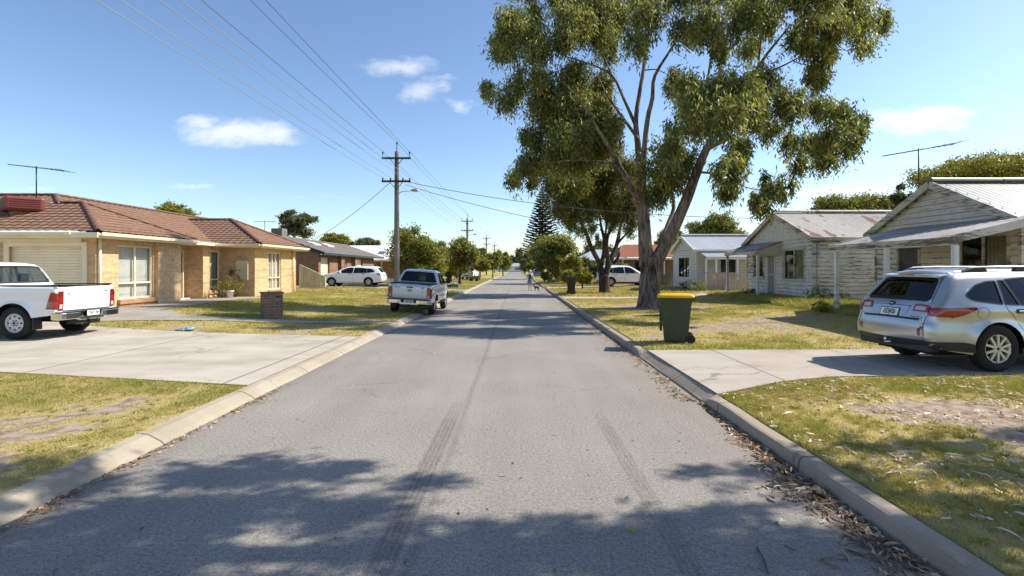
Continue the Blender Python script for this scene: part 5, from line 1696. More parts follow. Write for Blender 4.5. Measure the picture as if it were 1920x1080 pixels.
# ----------------------------------------------------------------- utes
def make_ute(name, label, paint, open_tray, glass, rim, group, txt=None, tail='tall'):
    root = thing(name, (0, 0, 0), label, 'ute', group)
    zr = 1.20
    ol = [(-2.46, .56, .04), (-2.505, .60, .05), (-2.52, .80, .05), (-2.525, 1.10, .05), (-2.51, zr - .02, .05), (-2.47, zr, .05), (-2.2, zr, .05), (-1.6, zr, .05), (-.96, zr, .05), (-.905, zr + .02, .05), (-.86, zr + .12, .07), (-.72, 1.64, .09), (-.62, 1.725, .11), (-.40, 1.765, .12), (0, 1.775, .13), (.30, 1.75, .12), (.52, 1.69, .12), (.85, 1.47, .11), (1.25, 1.20, .11), (1.50, 1.135, .15), (2.0, 1.07, .17), (2.35, .99, .18), (2.50, .88, .15), (2.555, .70, .12), (2.56, .50, .10), (2.48, .36, .08), (2.35, .33, .06)]
    hw = .895; ax = (-1.545, 1.54); R_ = .375
    def Wf(x, z):
        w = hw
        if x < -1.9: w -= .03 * ((-1.9 - x) / .6) ** 2
        if x > 1.5: w -= .17 * ((x - 1.5) / 1.05) ** 2
        if z > 1.19:
            q = (z - 1.19) / .58; w -= .17 * q + .04 * q * q
        if z < .6: w -= .05 * ((.6 - z) / .25) ** 2
        w -= .012 * max(0, 1 - abs(z - .88) / .14)
        w -= .010 * max(0, 1 - abs(x + .93) / .02) * (1 if z < 1.2 else 0)
        for a in ax:
            d = math.hypot(x - a, z - R_); w += .035 * max(0, 1 - abs(d - R_ - .06) / .11)
        return w
    car = Car(root, None, ol, .50, [(a, R_, R_ + .085) for a in ax], Wf, crown=.02)
    w_r = rnd_poly([(-.74, 1.235), (.02, 1.235), (-.02, 1.66), (-.50, 1.655), (-.60, 1.62)], [.03, .015, .015, .03, .06])
    w_f = rnd_poly([(.10, 1.235), (1.02, 1.235), (.98, 1.28), (.48, 1.62), (.36, 1.655), (.05, 1.66)], [.015, .02, .03, .05, .04, .015])
    T = car.tt
    rw = car.strip_poly(T(-.875, zr + .075), T(-.70, 1.675), .93, .92, .05)
    fw = car.strip_poly(T(.58, 1.65), T(1.21, 1.225), .92, .95, .05)
    holes = [rw, fw]
    tr = None
    if open_tray:
        ta, tb = T(-2.45, zr), T(-.97, zr); we = car.we[5] - .03
        tr = rnd_poly([(ta, -we), (tb, -we), (tb, we), (ta, we)], .03); holes.append(tr)
    body = car.body('body', paint, [w_r, w_f], holes)
    for sg in (1, -1):
        for wn in (w_r, w_f):
            car.decal('side_window', M[glass], grow(wn, .008), sg, -.010); car.decal('window_trim', M['black'], grow(wn, .016), sg, .0025, holes=[grow(wn, -.004)])
    r1 = car.sdecal('rear_window', M[glass], grow(rw, .02), -.012)
    car.sdecal('window_trim', M['black'], grow(rw, .022), .0025, holes=[grow(rw, -.018)])
    t0, t1 = min(p[0] for p in rw), max(p[0] for p in rw)
    for f in (-.30, .26): car.seam([(t0, f), (t1, f)], 1, .022, strip=True)
    car.sdecal('windscreen', M['glass_clear'], grow(fw, .02), -.012)
    mb = MB(); mb.box(-2.35, -.55, .38, 2.3, .55, .72); mb.box(-2.4, -.62, .58, -.9, .62, .78); mb.box(-.9, -.78, .5, 1.4, .78, .62)
    mb.build('chassis', M['dark'], root)
    mb = MB(); mb.box(-.84, -.78, .62, 1.2, .78, .78); mb.build('floor_pan', M['dark'], root)
    seats(root, (-.55, .25), .38, .78, 1.50, (.72, -.40, 1.16))
    mb = MB(); mb.box(.85, -.70, .85, 1.3, .70, 1.13); mb.build('dashboard', M['seat'], root, bevel=.03)
    if open_tray:
        x0, x1, y, zf = -2.45, -.97, we, .78
        mb = MB()
        mb.quad((x0, -y, zf), (x1, -y, zf), (x1, y, zf), (x0, y, zf)); mb.quad((x0, -y, zf), (x0, -y, zr), (x1, -y, zr), (x1, -y, zf)); mb.quad((x0, y, zf), (x1, y, zf), (x1, y, zr), (x0, y, zr))
        mb.quad((x0, -y, zf), (x0, y, zf), (x0, y, zr), (x0, -y, zr)); mb.quad((x1, -y, zf), (x1, -y, zr), (x1, y, zr), (x1, y, zf)); mb.build('tray_liner', M['clad'], root)
        for sg in (1, -1):
            mb = MB(); mb.bar((-2.46, sg * (we + .02), zr + .03), (-.98, sg * (we + .02), zr + .03), .06, .028); mb.build('tray_rail', M['black'], root, bevel=.008)
            for xk in (-2.2, -1.75, -1.3):
                mb = MB(); mb.box(xk - .03, sg * (we + .055), zr - .03, xk + .03, sg * (we + .075), zr - .005); mb.build('rope_hook', M['black'], root)
        mb = MB(); mb.bar((-2.485, -we + .04, zr + .012), (-2.485, we - .04, zr + .012), .03, .02); mb.build('tailgate_cap', M['black'], root)
    else:
        mb = MB(); mb.box(-2.47, -.80, zr + .004, -.99, .80, zr + .045); mb.build('tonneau_cover', mat('black_vinyl', (.022, .023, .026), .6), root, bevel=.018)
    for a in ax:
        for sg in (1, -1):
            wheel(root, a, sg * (hw - .13), R_, .24, rim, sg, R_ * .60)
    for sg in (1, -1):   # wheel-arch lips, mud flaps
        mb = MB(); xx = ax[0] - R_ - .05; mb.box(xx - .015, sg * (hw - .26), .22, xx + .01, sg * (hw - .03), .56); mb.build('mud_flap', M['black'], root)
        # tail lamps wrap from side to rear
        zb_, zt_ = .66, 1.10
        ed = [tuple(p) for p in car.top if zb_ <= p[1] <= zt_ and p[0] < -2.3]
        tl = [(p[0] + .0005, p[1]) for p in ed[::-1]] + rnd_poly([(-2.30, zb_), (-2.335, .86), (-2.40, 1.05), (-2.45, zt_)], [.04, .08, .08, .03])
        lp = car.decal('tail_lamp', M['lens_red'], tl, sg, .012, thick=.014)
        tA, tB = T(-2.513, zb_), T(-2.523, zt_); we = float(np.interp((tA + tB) / 2, car.t, car.we))
        pl = rnd_poly([(tA, sg * we), (tB, sg * we), (tB, sg * we * .86), (tA, sg * we * .86)], .015); car.sdecal('lamp_lens', M['lens_red'], pl, .012, parent=lp)
        pl = rnd_poly([(tA + .04, sg * we * .985), (tA + .14, sg * we * .985), (tA + .14, sg * we * .885), (tA + .04, sg * we * .885)], .012); car.sdecal('reversing_lens', M['lens_white'], pl, .0145, parent=lp)
        pl = rnd_poly([(tB - .15, sg * we * .985), (tB - .02, sg * we * .985), (tB - .02, sg * we * .885), (tB - .15, sg * we * .885)], .012); car.sdecal('brake_lens', M['lens_deep'], pl, .0145, parent=lp)
        hl = rnd_poly([(1.95, .86), (2.40, .80), (2.44, .9), (2.2, .99), (1.9, 1.0)], .03); car.decal('headlamp', M['lens_white'], hl, sg, .006)
        mb = MB(); mb.box(.80, sg * (hw - .06), 1.24, .86, sg * (hw + .05), 1.28); mb.mbox(Matrix.Translation((.83, sg * (hw + .13), 1.32)), .05, .10, .10); mb.build('mirror', M['black'], root, bevel=.03)
        for hx in (-.62, .22):
            y = car.w(hx, 1.06); mb = MB(); mb.box(hx - .09, sg * (y + .010), 1.05, hx + .09, sg * (y + .034), 1.08); mb.build('door_handle', paint, root, bevel=.008)
        car.seam([(-.93, 1.20), (-.93, .52)], sg, .022); car.seam([(.06, 1.21), (.06, .54)], sg); car.seam([(1.05, 1.21), (1.10, .54)], sg); car.seam([(-.80, 1.20), (-.80, .95), (-.9, .80)], sg); car.seam([(-.93, .54), (1.1, .54)], sg)
        mb = MB(); mb.tube([(-.8, sg * .90, .42), (1.0, sg * .90, .42)], .04, 8); mb.build('side_step', M['black'], root)
    # tailgate gaps, badge, handle
    tg0, tg1 = T(-2.512, .64), T(-2.515, zr - .04)
    we = float(np.interp((tg0 + tg1) / 2, car.t, car.we))
    car.seam([(tg0, -we * .85), (tg0, we * .85)], 1, .02, strip=True)
    for sg in (1, -1): car.seam([(tg0, sg * we * .845), (tg1, sg * we * .845)], 1, .009, strip=True)
    if not open_tray:
        mb = MB(); mb.box(-2.565, -.13, 1.07, -2.53, .13, 1.115); mb.build('tailgate_handle', M['black'], root, bevel=.01)
        mb = MB(); Mx = rear_frame(-2.548, 0, .965); mb.lathe([(.05 + .007 * math.cos(t), .007 * math.sin(t)) for t in np.linspace(0, 6.283, 7)[:-1]], Mx @ Matrix.Diagonal((1.4, .95, 1, 1)), 20, close=True); mb.mbox(Mx, .068, .007, .006); mb.build('badge', M['darkmetal'], root)
        text_mesh('lettering', 'HILUX', .085, rear_frame(-2.538, .50, 1.075), M['darkmetal'], root)
        text_mesh('lettering', 'SR5', .075, rear_frame(-2.538, -.50, 1.075), M['darkmetal'], root); text_mesh('lettering', '4x4', .05, rear_frame(-2.538, -.50, .93), M['darkmetal'], root)
    else:
        text_mesh('lettering', 'HILUX', .07, rear_frame(-2.537, .50, 1.03), M['galv'], root); text_mesh('lettering', 'WORKMATE', .05, rear_frame(-2.537, -.48, 1.06), M['darkmetal'], root); text_mesh('lettering', '4x4', .045, rear_frame(-2.537, -.50, .985), M['galv'], root)
    # bumper: stepped chrome bar
    mb = MB()
    def bp(pts, z0, z1, d):
        vs = []
        for x, y in pts: vs += [(x, y, z0), (x, y, z1), (x + d, y, z1), (x + d, y, z0)]
        fs = []
        for i in range(len(pts) - 1):
            a = 4 * i
            for j in range(4): fs.append((a + j, a + 4 + j, a + 4 + (j + 1) % 4, a + (j + 1) % 4))
        fs += [(0, 1, 2, 3), (4 * len(pts) - 1, 4 * len(pts) - 2, 4 * len(pts) - 3, 4 * len(pts) - 4)]
        mb.add(vs, fs)
    for sg in (1, -1):
        bp([(-2.52, sg * .90), (-2.62, sg * .86), (-2.655, sg * .74), (-2.66, sg * .42), (-2.63, sg * .30)], .44, .60, .10)
    bp([(-2.64, .36), (-2.64, -.36)], .40, .50, .12)
    bm = mb.build('rear_bumper', M['chrome'], root, fixn=True, bevel=.02)
    mb = MB(); mb.box(-2.60, -.40, .46, -2.45, .40, .57); mb.box(-2.64, -.85, .602, -2.46, .85, .618); mb.build('bumper_step', M['black'], bm)
    mb = MB(); mb.box(-2.55, -.35, .30, -2.3, .35, .40); mb.tube([(-2.4, 0, .34), (-2.78, 0, .34)], .03, 8); mb.lathe([(.001, .06), (.028, .035), (.028, .0), (.012, -.03)], Matrix.Translation((-2.78, 0, .38)), 10)
    for yy in (-.2, .2): mb.tube([(-2.58, yy, .36), (-2.6, yy + .05, .28), (-2.58, yy + .1, .34)], .012, 5)
    mb.build('tow_bar', M['darkmetal'], root)
    if txt: plate(root, -2.665 if open_tray else -2.61, .0, .555 if open_tray else .535, txt, .36, .12)
    mb = MB(); mb.tube([(0, -.45, 1.79), (.0, -.45, 1.80)], .02, 6); mb.tube([(.45, .70, 1.72), (.2, .72, 2.1)], .006, 5); mb.build('aerial', M['black'], root)
    return root


def place(o, x, y, heading, z, pitch=0, roll=0):
    o.location = (x, y, z); o.rotation_euler = (roll, pitch, heading)


silver = make_wagon('parked_wagon', 'silver station wagon with roof rails and tow bar parked in the concrete driveway', 'car', M['paint_silver'], H=1.575, txt='1EDJ426')
hd = R(5)
# rear axle centre at (7.3,9.2): car centre is 1.335 ahead along the heading
place(silver, 7.40 + 1.335 * math.cos(hd), 9.17 + 1.335 * math.sin(hd), hd, G(7.5, 9) + .012)

ute1 = make_ute('pickup_truck', 'white dual cab ute with open tray and chrome bumper parked on the wide pale driveway', M['paint_white'], True, 'glass_clear', 'steel', None, txt='1DHT·704')
hd = R(178.5)
place(ute1, -11.42 + 1.545 * math.cos(hd), 13.02 + 1.545 * math.sin(hd), hd, G(-11.4, 13) + .012)
ute2 = make_ute('pickup_truck', 'pale silver dual cab ute with black tray cover parked half on the kerb', M['paint_bluewhite'], False, 'glass_tint', 'alloy', None, txt='1CBT·895')
hd = R(89.2)
place(ute2, -3.92 + 1.43 * math.cos(hd), 20.3 + 1.43 * math.sin(hd), hd, .055, roll=R(3.6)); ute2.scale = (.925,) * 3

w2 = make_wagon('parked_wagon', 'white station wagon parked side on outside the brown brick garage', 'car', M['paint_white'], L=4.75, W=1.82, H=1.47, R_=.325, clad=False, rails=False, glass='glass_tint', lamp='small')
place(w2, -12.35, 40.6, R(180), G(-12.3, 40) + .014)
w3 = make_wagon('parked_suv', 'white suv parked side on behind the dark forked tree', 'car', M['paint_white'], L=4.6, W=1.85, H=1.70, R_=.365, clad=True, rails=False, glass='glass_dark', lamp='wide')
place(w3, 9.15, 45.2, R(3), G(9.0, 45) + .014)
w4 = make_wagon('parked_car', 'slate blue car parked far down the right verge', 'car', M['paint_blue'], L=4.5, W=1.78, H=1.48, R_=.32, clad=False, rails=False, lamp='small')
place(w4, 3.6, 92, R(90), .13)
ute3 = make_ute('pickup_truck', 'distant white ute parked beyond the second power pole', M['paint_white'], False, 'glass_dark', 'steel', None)
place(ute3, -6.6, 76.5, R(84), .16)
# ================================================================= trees
def bark_mat(name, c1, c2, scale=1.0):
    n = NT(name); c = n.coord()
    v = n.vmul(c, (7.0 * scale, 7.0 * scale, 1.1 * scale))
    f = n.noise(v, 1.6, 6, 0.65, 0.6); f2 = n.noise(c, 0.8, 4)
    k = n.math('ADD', f, n.math('MULTIPLY', n.math('SUBTRACT', f2, .5), .5))
    col = n.mix(n.ramp(k, [(0.36, 0.0), (0.62, 1.0)]), c1, c2)
    return n.done(n.bsdf(col, 0.9, n.bump(f, 1.0, 0.06), spec=0.15))


M['bark'] = bark_mat('furrowed_bark', (0.04, 0.030, 0.025), (0.29, 0.225, 0.185))
M['bark_dark'] = bark_mat('dark_bark', (0.022, 0.018, 0.015), (0.10, 0.075, 0.058))
M['bark_pale'] = bark_mat('pale_bark', (0.20, 0.16, 0.13), (0.48, 0.42, 0.36))
M['leaf_gum'] = leaf_mat('gum_leaves', (0.050, 0.070, 0.022), (0.165, 0.195, 0.060), (0.46, 0.45, 0.15), 0.45)
M['leaf_dark'] = leaf_mat('dark_green_leaves', (0.045, 0.062, 0.022), (0.10, 0.125, 0.04), (0.21, 0.23, 0.07), 0.38)
M['leaf_mid'] = leaf_mat('mid_leaves', (0.055, 0.07, 0.018), (0.15, 0.165, 0.04), (0.35, 0.335, 0.085), 0.42)
M['leaf_bush'] = leaf_mat('bushy_leaves', (0.08, 0.098, 0.022), (0.21, 0.225, 0.05), (0.42, 0.40, 0.105), 0.42)
M['leaf_yellow'] = leaf_mat('yellow_green_leaves', (0.10, 0.11, 0.018), (0.24, 0.235, 0.038), (0.42, 0.39, 0.07), 0.35)
M['leaf_olive'] = leaf_mat('olive_leaves', (0.06, 0.07, 0.036), (0.125, 0.135, 0.068), (0.24, 0.235, 0.12), 0.3)
M['leaf_pine'] = leaf_mat('pine_needles', (0.014, 0.028, 0.014), (0.028, 0.048, 0.024), (0.055, 0.078, 0.036), 0.15)


def leaf_cloud(name, clumps, n, ll, lw, m, parent, org, seed=1, droop=0.6, spray=26, spr=0.32, fill=2.0, flat=1.0, sub=0, hang=0.0, tv=.13):
    """clumps: (centre, radius(s), weight). leaves hang in small sprays spread through every clump"""
    rs = np.random.RandomState(seed)
    W = np.array([c[2] for c in clumps], float)
    ns = max(1, n // spray)
    ci = rs.choice(len(clumps), ns, p=W / W.sum())
    cen = np.array([c[0] for c in clumps], float)[ci]
    rad = np.array([(c[1],) * 3 if not hasattr(c[1], '__len__') else c[1] for c in clumps], float)[ci]
    d = rs.normal(size=(ns, 3)); d /= np.linalg.norm(d, axis=1)[:, None]
    r = rs.rand(ns, 1) ** (1.0 / fill)
    # every clump breaks up into smaller tufts with gaps between them
    if sub:
        td = rs.normal(size=(len(clumps), sub, 3)); td /= np.linalg.norm(td, axis=2)[:, :, None]; td *= (rs.rand(len(clumps), sub, 1) ** .5) * .85
        ti = rs.randint(0, sub, ns)
        sc = cen + rad * td[ci, ti] + rs.normal(size=(ns, 3)) * rad * np.array((.20, .20, .17))
    else: sc = cen + d * rad * r
    stint = rs.normal(0, tv, ns)
    m_ = ns * spray
    off = rs.normal(size=(m_, 3)) * spr * np.repeat(np.minimum(1.0, rad.mean(1) * 1.2), spray)[:, None] * .5
    if hang: off[:, :2] *= .55; off[:, 2] -= np.abs(rs.normal(size=m_)) * spr * hang
    else: off[:, 2] -= np.abs(rs.normal(size=m_)) * spr * droop * .7
    p = np.repeat(sc, spray, 0) + off
    dr = rs.normal(size=(m_, 3)); dr[:, 2] = dr[:, 2] * (1 - .6 * droop) - 1.6 * droop
    dr /= np.linalg.norm(dr, axis=1)[:, None]
    q = rs.normal(size=(m_, 3)); sd = np.cross(dr, q); sd /= np.maximum(1e-6, np.linalg.norm(sd, axis=1))[:, None]
    L = ll * (0.55 + .8 * rs.rand(m_, 1)); w = lw * (0.6 + .7 * rs.rand(m_, 1))
    v = np.zeros((m_, 4, 3))
    v[:, 0] = p; v[:, 1] = p + dr * L * .45 + sd * w * .5; v[:, 2] = p + dr * L; v[:, 3] = p + dr * L * .45 - sd * w * .5
    t = np.clip(.5 + np.repeat(stint, spray) + rs.normal(0, .17, m_), 0, 1)
    v = v.reshape(-1, 3) - np.array(org)
    return np_mesh(name, v, 4, m, parent, np.repeat(t, 4))


def smooth_path(pts, k=3):
    """Catmull-Rom through points with radii (Vector, r)"""
    out = []
    n = len(pts)
    for i in range(n - 1):
        p0 = pts[max(0, i - 1)]; p1 = pts[i]; p2 = pts[i + 1]; p3 = pts[min(n - 1, i + 2)]
        for s in range(k):
            t = s / k
            v = 0.5 * ((2 * p1[0]) + (p2[0] - p0[0]) * t + (2 * p0[0] - 5 * p1[0] + 4 * p2[0] - p3[0]) * t * t + (-p0[0] + 3 * p1[0] - 3 * p2[0] + p3[0]) * t ** 3)
            out.append((v, p1[1] * (1 - t) + p2[1] * t))
    out.append(pts[-1]); return out


class Tree:
    def __init__(s): s.mb = MB(); s.nodes = []; s.r = random.Random(9)

    def limb(s, pts, n=9, jit=.05, keep=True):
        sp = smooth_path(pts)
        s.mb.tube([p for p, r in sp], [r for p, r in sp], n, 0, True, True, jit, s.r)
        if keep: s.nodes += [(p, r) for p, r in sp[len(sp) // 4:]]

    def twig(s, tip, r0=.03, maxd=6.0, wob=.12):
        best = None
        for p, r in s.nodes:
            d = (p - tip).length + max(0, (p.z - tip.z)) * .5
            if best is None or d < best[0]: best = (d, p, r)
        if best is None: return
        p = best[1]; L = (tip - p).length
        if L < .15: return
        r0 = min(r0 * (0.5 + L * .35), best[2] * .75)
        pts = [(p, r0)]
        for t in (.35, .7):
            v = p.lerp(tip, t) + Vector((s.r.uniform(-1, 1), s.r.uniform(-1, 1), s.r.uniform(-.2, 1))) * L * wob
            pts.append((v, r0 * (1 - t * .75)))
        pts.append((tip, max(.006, r0 * .18)))
        s.limb(pts, 5, 0.0)


def big_gum():
    Y0 = 22.0
    base = P(1217, 579, Y0); base.z = G(5.5, 22) - .03
    org = base.copy()
    h = thing('gum_tree', org, 'tall spreading gum tree with a thick leaning forked trunk on the right verge', 'tree')
    T = Tree()
    def Q(zx, zy, dy=0.0): return P(880 + zx * .5556, zy * .5556, Y0 + dy)
    k = .0122
    def lim(pts, n=9, jit=.04): T.limb([(Q(a, b, d), r * .9) for a, b, d, r in pts], n, jit)
    # trunk with flared foot
    lim([(606, 1048, 0, .66), (607, 1020, 0, .52), (609, 960, 0, .47), (611, 905, 0, .45), (606, 868, 0, .45)], 16, .035)
    lim([(600, 900, 0, .36), (594, 820, 0, .31), (588, 740, .0, .28), (583, 690, 0, .26)], 13)
    # right great limb
    lim([(618, 905, 0, .36), (648, 850, -.1, .30), (690, 772, -.3, .27), (735, 668, -.6, .24), (768, 580, -.8, .205), (800, 505, -1.0, .17), (850, 425, -1.1, .13), (905, 350, -1.2, .10), (955, 260, -1.0, .08), (1010, 175, -.8, .06), (1085, 85, -.6, .035)], 12)
    lim([(640, 840, 0, .12), (668, 760, .6, .10), (690, 700, .9, .09), (684, 640, 1.2, .07), (700, 560, 1.5, .05)], 7)
    # centre stems
    lim([(583, 700, 0, .22), (578, 600, .2, .18), (568, 480, .4, .14), (562, 400, .5, .11), (580, 280, .6, .09), (600, 150, .7, .065), (612, 30, .8, .04), (618, -90, .9, .02)], 9)
    lim([(584, 660, .1, .17), (588, 540, -.3, .13), (600, 410, -.6, .11), (618, 330, -.8, .09), (626, 255, -.9, .07), (690, 150, -1.0, .05), (740, 40, -1.0, .03)], 9)
    # left limb
    lim([(585, 715, 0, .20), (552, 640, -.4, .16), (505, 560, -.8, .12), (470, 495, -1.1, .09), (430, 430, -1.4, .065), (380, 350, -1.6, .04), (330, 290, -1.7, .02)], 9)
    lim([(505, 560, -.8, .07), (440, 545, -.9, .05), (350, 540, -1.2, .03), (240, 555, -1.4, .015)], 6)
    lim([(564, 430, .4, .09), (520, 330, .8, .07), (478, 250, 1.1, .055), (395, 212, 1.4, .035), (300, 180, 1.6, .022), (210, 120, 1.8, .012)], 7)
    lim([(478, 250, 1.1, .04), (440, 150, 1.3, .03), (415, 40, 1.5, .018)], 6)
    lim([(395, 212, 1.4, .03), (300, 240, 1.2, .02), (180, 290, 1.0, .012), (80, 300, .9, .006)], 6)
    lim([(570, 470, .3, .08), (520, 400, -.2, .06), (470, 330, -.5, .04), (430, 250, -.8, .02)], 6)
    # right-hand branches
    lim([(800, 505, -1.0, .10), (870, 470, -.6, .08), (905, 452, -.4, .07), (1000, 435, .0, .05), (1075, 400, .3, .035), (1180, 390, .6, .02), (1290, 410, .8, .01)], 7)
    lim([(850, 425, -1.1, .08), (845, 330, -.4, .07), (848, 215, .1, .06), (868, 135, .4, .045), (900, 30, .6, .03)], 7)
    lim([(820, 470, -1.0, .08), (790, 380, -1.6, .065), (805, 260, -2.0, .05), (830, 120, -2.2, .035), (842, 0, -2.3, .02)], 7)
    lim([(955, 260, -1.0, .055), (1040, 230, -.6, .04), (1120, 190, -.2, .03), (1230, 130, .2, .02), (1350, 70, .5, .01)], 6)
    lim([(975, 220, -1, .05), (985, 130, -1.3, .04), (1005, 20, -1.6, .025)], 6)
    lim([(768, 580, -.8, .06), (850, 590, -1.2, .045), (900, 620, -1.4, .03), (980, 640, -1.6, .018), (1060, 610, -1.7, .01)], 6)
    C = [(170, 100, 80), (110, 150, 55), (205, 55, 55), (235, 150, 55), (55, 290, 28), (118, 312, 45), (165, 255, 50),
         (350, 50, 75), (330, 115, 50), (430, 100, 60), (500, 40, 75), (600, 40, 60), (560, 130, 50), (420, 30, 60), (470, 160, 40),
         (290, 300, 70), (370, 290, 70), (430, 310, 70), (260, 375, 60), (340, 380, 75), (420, 400, 75), (330, 450, 75), (235, 445, 48), (190, 440, 30), (178, 545, 40), (150, 595, 32), (225, 530, 45), (300, 530, 60), (380, 500, 70), (455, 470, 55), (215, 600, 22), (480, 400, 40), (300, 360, 55), (400, 470, 55), (300, 500, 45), (250, 330, 45), (450, 350, 45), (240, 250, 40), (350, 215, 40),
         (690, 260, 42), (735, 300, 65), (780, 345, 75), (850, 300, 75), (920, 285, 75), (1000, 260, 60), (1020, 325, 65), (890, 375, 75), (760, 395, 60), (690, 420, 32), (960, 360, 60),
         (650, 535, 62), (690, 600, 55), (635, 640, 45), (725, 530, 50), (880, 560, 52), (870, 635, 38), (905, 500, 45), (680, 480, 40),
         (1100, 330, 50), (1180, 350, 50), (1250, 370, 50), (1300, 412, 38), (1225, 450, 50), (1155, 490, 50), (1120, 545, 32), (1280, 470, 42), (1200, 520, 42), (1325, 425, 20), (1090, 460, 40), (1030, 420, 35),
         (1190, 235, 52), (1222, 165, 50), (1150, 130, 45), (1240, 85, 50), (1330, 60, 58), (1390, 60, 38), (1345, 135, 32), (1180, 60, 50), (1085, 120, 40), (1000, 50, 62), (905, 55, 62), (810, 60, 62), (720, 90, 45), (950, 140, 42), (840, 150, 38), (1300, 20, 50),
         (1000, 640, 36), (1045, 620, 32), (985, 695, 30), (1085, 612, 16), (1010, 585, 22), (965, 660, 25), (930, 480, 30),
         (200, -60, 70), (330, -60, 80), (450, -90, 90), (580, -80, 90), (700, -60, 80), (820, -70, 90), (950, -80, 90), (1080, -50, 80), (1200, -50, 80), (1320, -60, 70)]
    rd = random.Random(4); clumps = []
    for (zx, zy, r) in C:
        dy = rd.uniform(-6.5, 2.0) * (1.0 if r > 40 else .8) if zx > 520 else rd.uniform(-.8, 2.8)
        c = Q(zx, zy, dy); rr = r * k * (1 + dy / Y0)
        clumps.append((tuple(c), (rr * 1.12, rr * 1.18, rr * 1.0), rr ** 2.1))
        T.twig(c, .035); 
        for j in range(5):
            a = c + Vector((rd.uniform(-1, 1), rd.uniform(-1, 1), rd.uniform(-.6, .8))) * rr * .7; T.twig(a, .018)
    T.mb.build('trunk', M['bark'], h, org)
    leaf_cloud('crown', clumps, 215000, .205, .054, M['leaf_gum'], h, org, 5, droop=.9, spray=30, spr=.46, fill=2.0, sub=11, hang=.5, tv=.2)


def forked_tree():
    Y0 = 35.0; org = P(1133, 551, Y0); org.z = G(5.8, 35) - .03
    h = thing('gum_tree', org, 'dark multi stemmed tree in deep shade behind the tall gum', 'tree')
    T = Tree()
    def Q(zx, zy, dy=0.0): return P(1040 + zx / 6.0, 380 + zy / 6.0, Y0 + dy)
    def lim(pts, n=8): T.limb([(Q(a, b, d), r) for a, b, d, r in pts], n, .05)
    lim([(560, 1030, 0, .46), (560, 990, 0, .36), (556, 900, 0, .33), (552, 810, 0, .34)], 12)
    lim([(530, 820, 0, .22), (505, 690, 0, .17), (440, 560, -.3, .15), (395, 460, -.5, .13), (350, 330, -.7, .11), (300, 230, -.9, .08), (250, 120, -1, .05), (200, 0, -1.0, .03)])
    lim([(525, 700, 0, .15), (555, 560, .3, .14), (560, 420, .5, .13), (530, 300, .6, .09), (505, 160, .7, .06), (490, 0, .8, .03)])
    lim([(575, 800, 0, .22), (600, 700, 0, .18), (590, 560, -.3, .13), (585, 420, -.5, .12), (620, 320, -.6, .09), (680, 210, -.7, .06), (720, 60, -.8, .03)])
    lim([(600, 720, 0, .18), (650, 600, .3, .15), (690, 500, .5, .14), (720, 380, .6, .12), (740, 260, .7, .09), (790, 160, .8, .06), (840, 40, .9, .03)])
    lim([(700, 470, .5, .10), (760, 400, .3, .08), (850, 310, .1, .06), (940, 250, 0, .04)])
    lim([(660, 690, .2, .12), (710, 620, .2, .09), (730, 560, .2, .06)])
    lim([(570, 420, .5, .08), (580, 250, .2, .06), (600, 100, 0, .03)])
    rd = random.Random(8); clumps = []
    C = [(70, 30, 120), (40, -160, 190), (170, -60, 170), (150, 90, 130), (260, 60, 140), (300, -100, 180), (430, -60, 170), (420, 100, 120), (560, 60, 150), (560, -120, 180), (700, 0, 170), (690, 130, 120), (820, 60, 150), (830, -120, 180), (900, 180, 90), (150, 200, 60), (230, 230, 70), (300, 310, 60), (380, 390, 50), (430, 280, 70), (480, 380, 40), (820, 290, 70), (960, 60, 130),  (640, 260, 40), (200, -260, 200), (420, -300, 200), (650, -300, 200), (860, -280, 180), (950, -100, 150), (0, -300, 150), (100, -480, 190), (300, -520, 190), (500, -480, 190), (700, -500, 180), (880, -450, 160), (-60, -430, 150), (200, -660, 170), (480, -680, 170)]
    for zx, zy, r in C:
        dy = rd.uniform(-2.5, 2.5); c = Q(zx, zy, dy); rr = r / 6.0 * .035 * .95
        clumps.append((tuple(c), rr * 1.1, rr ** 2.1)); T.twig(c, .05)
    T.mb.build('trunk', M['bark_dark'], h, org)
    leaf_cloud('crown', clumps, 110000, .19, .055, M['leaf_mid'], h, org, 15, droop=.6, spray=24, spr=.5, fill=2.0, sub=10, hang=.45, tv=.2)


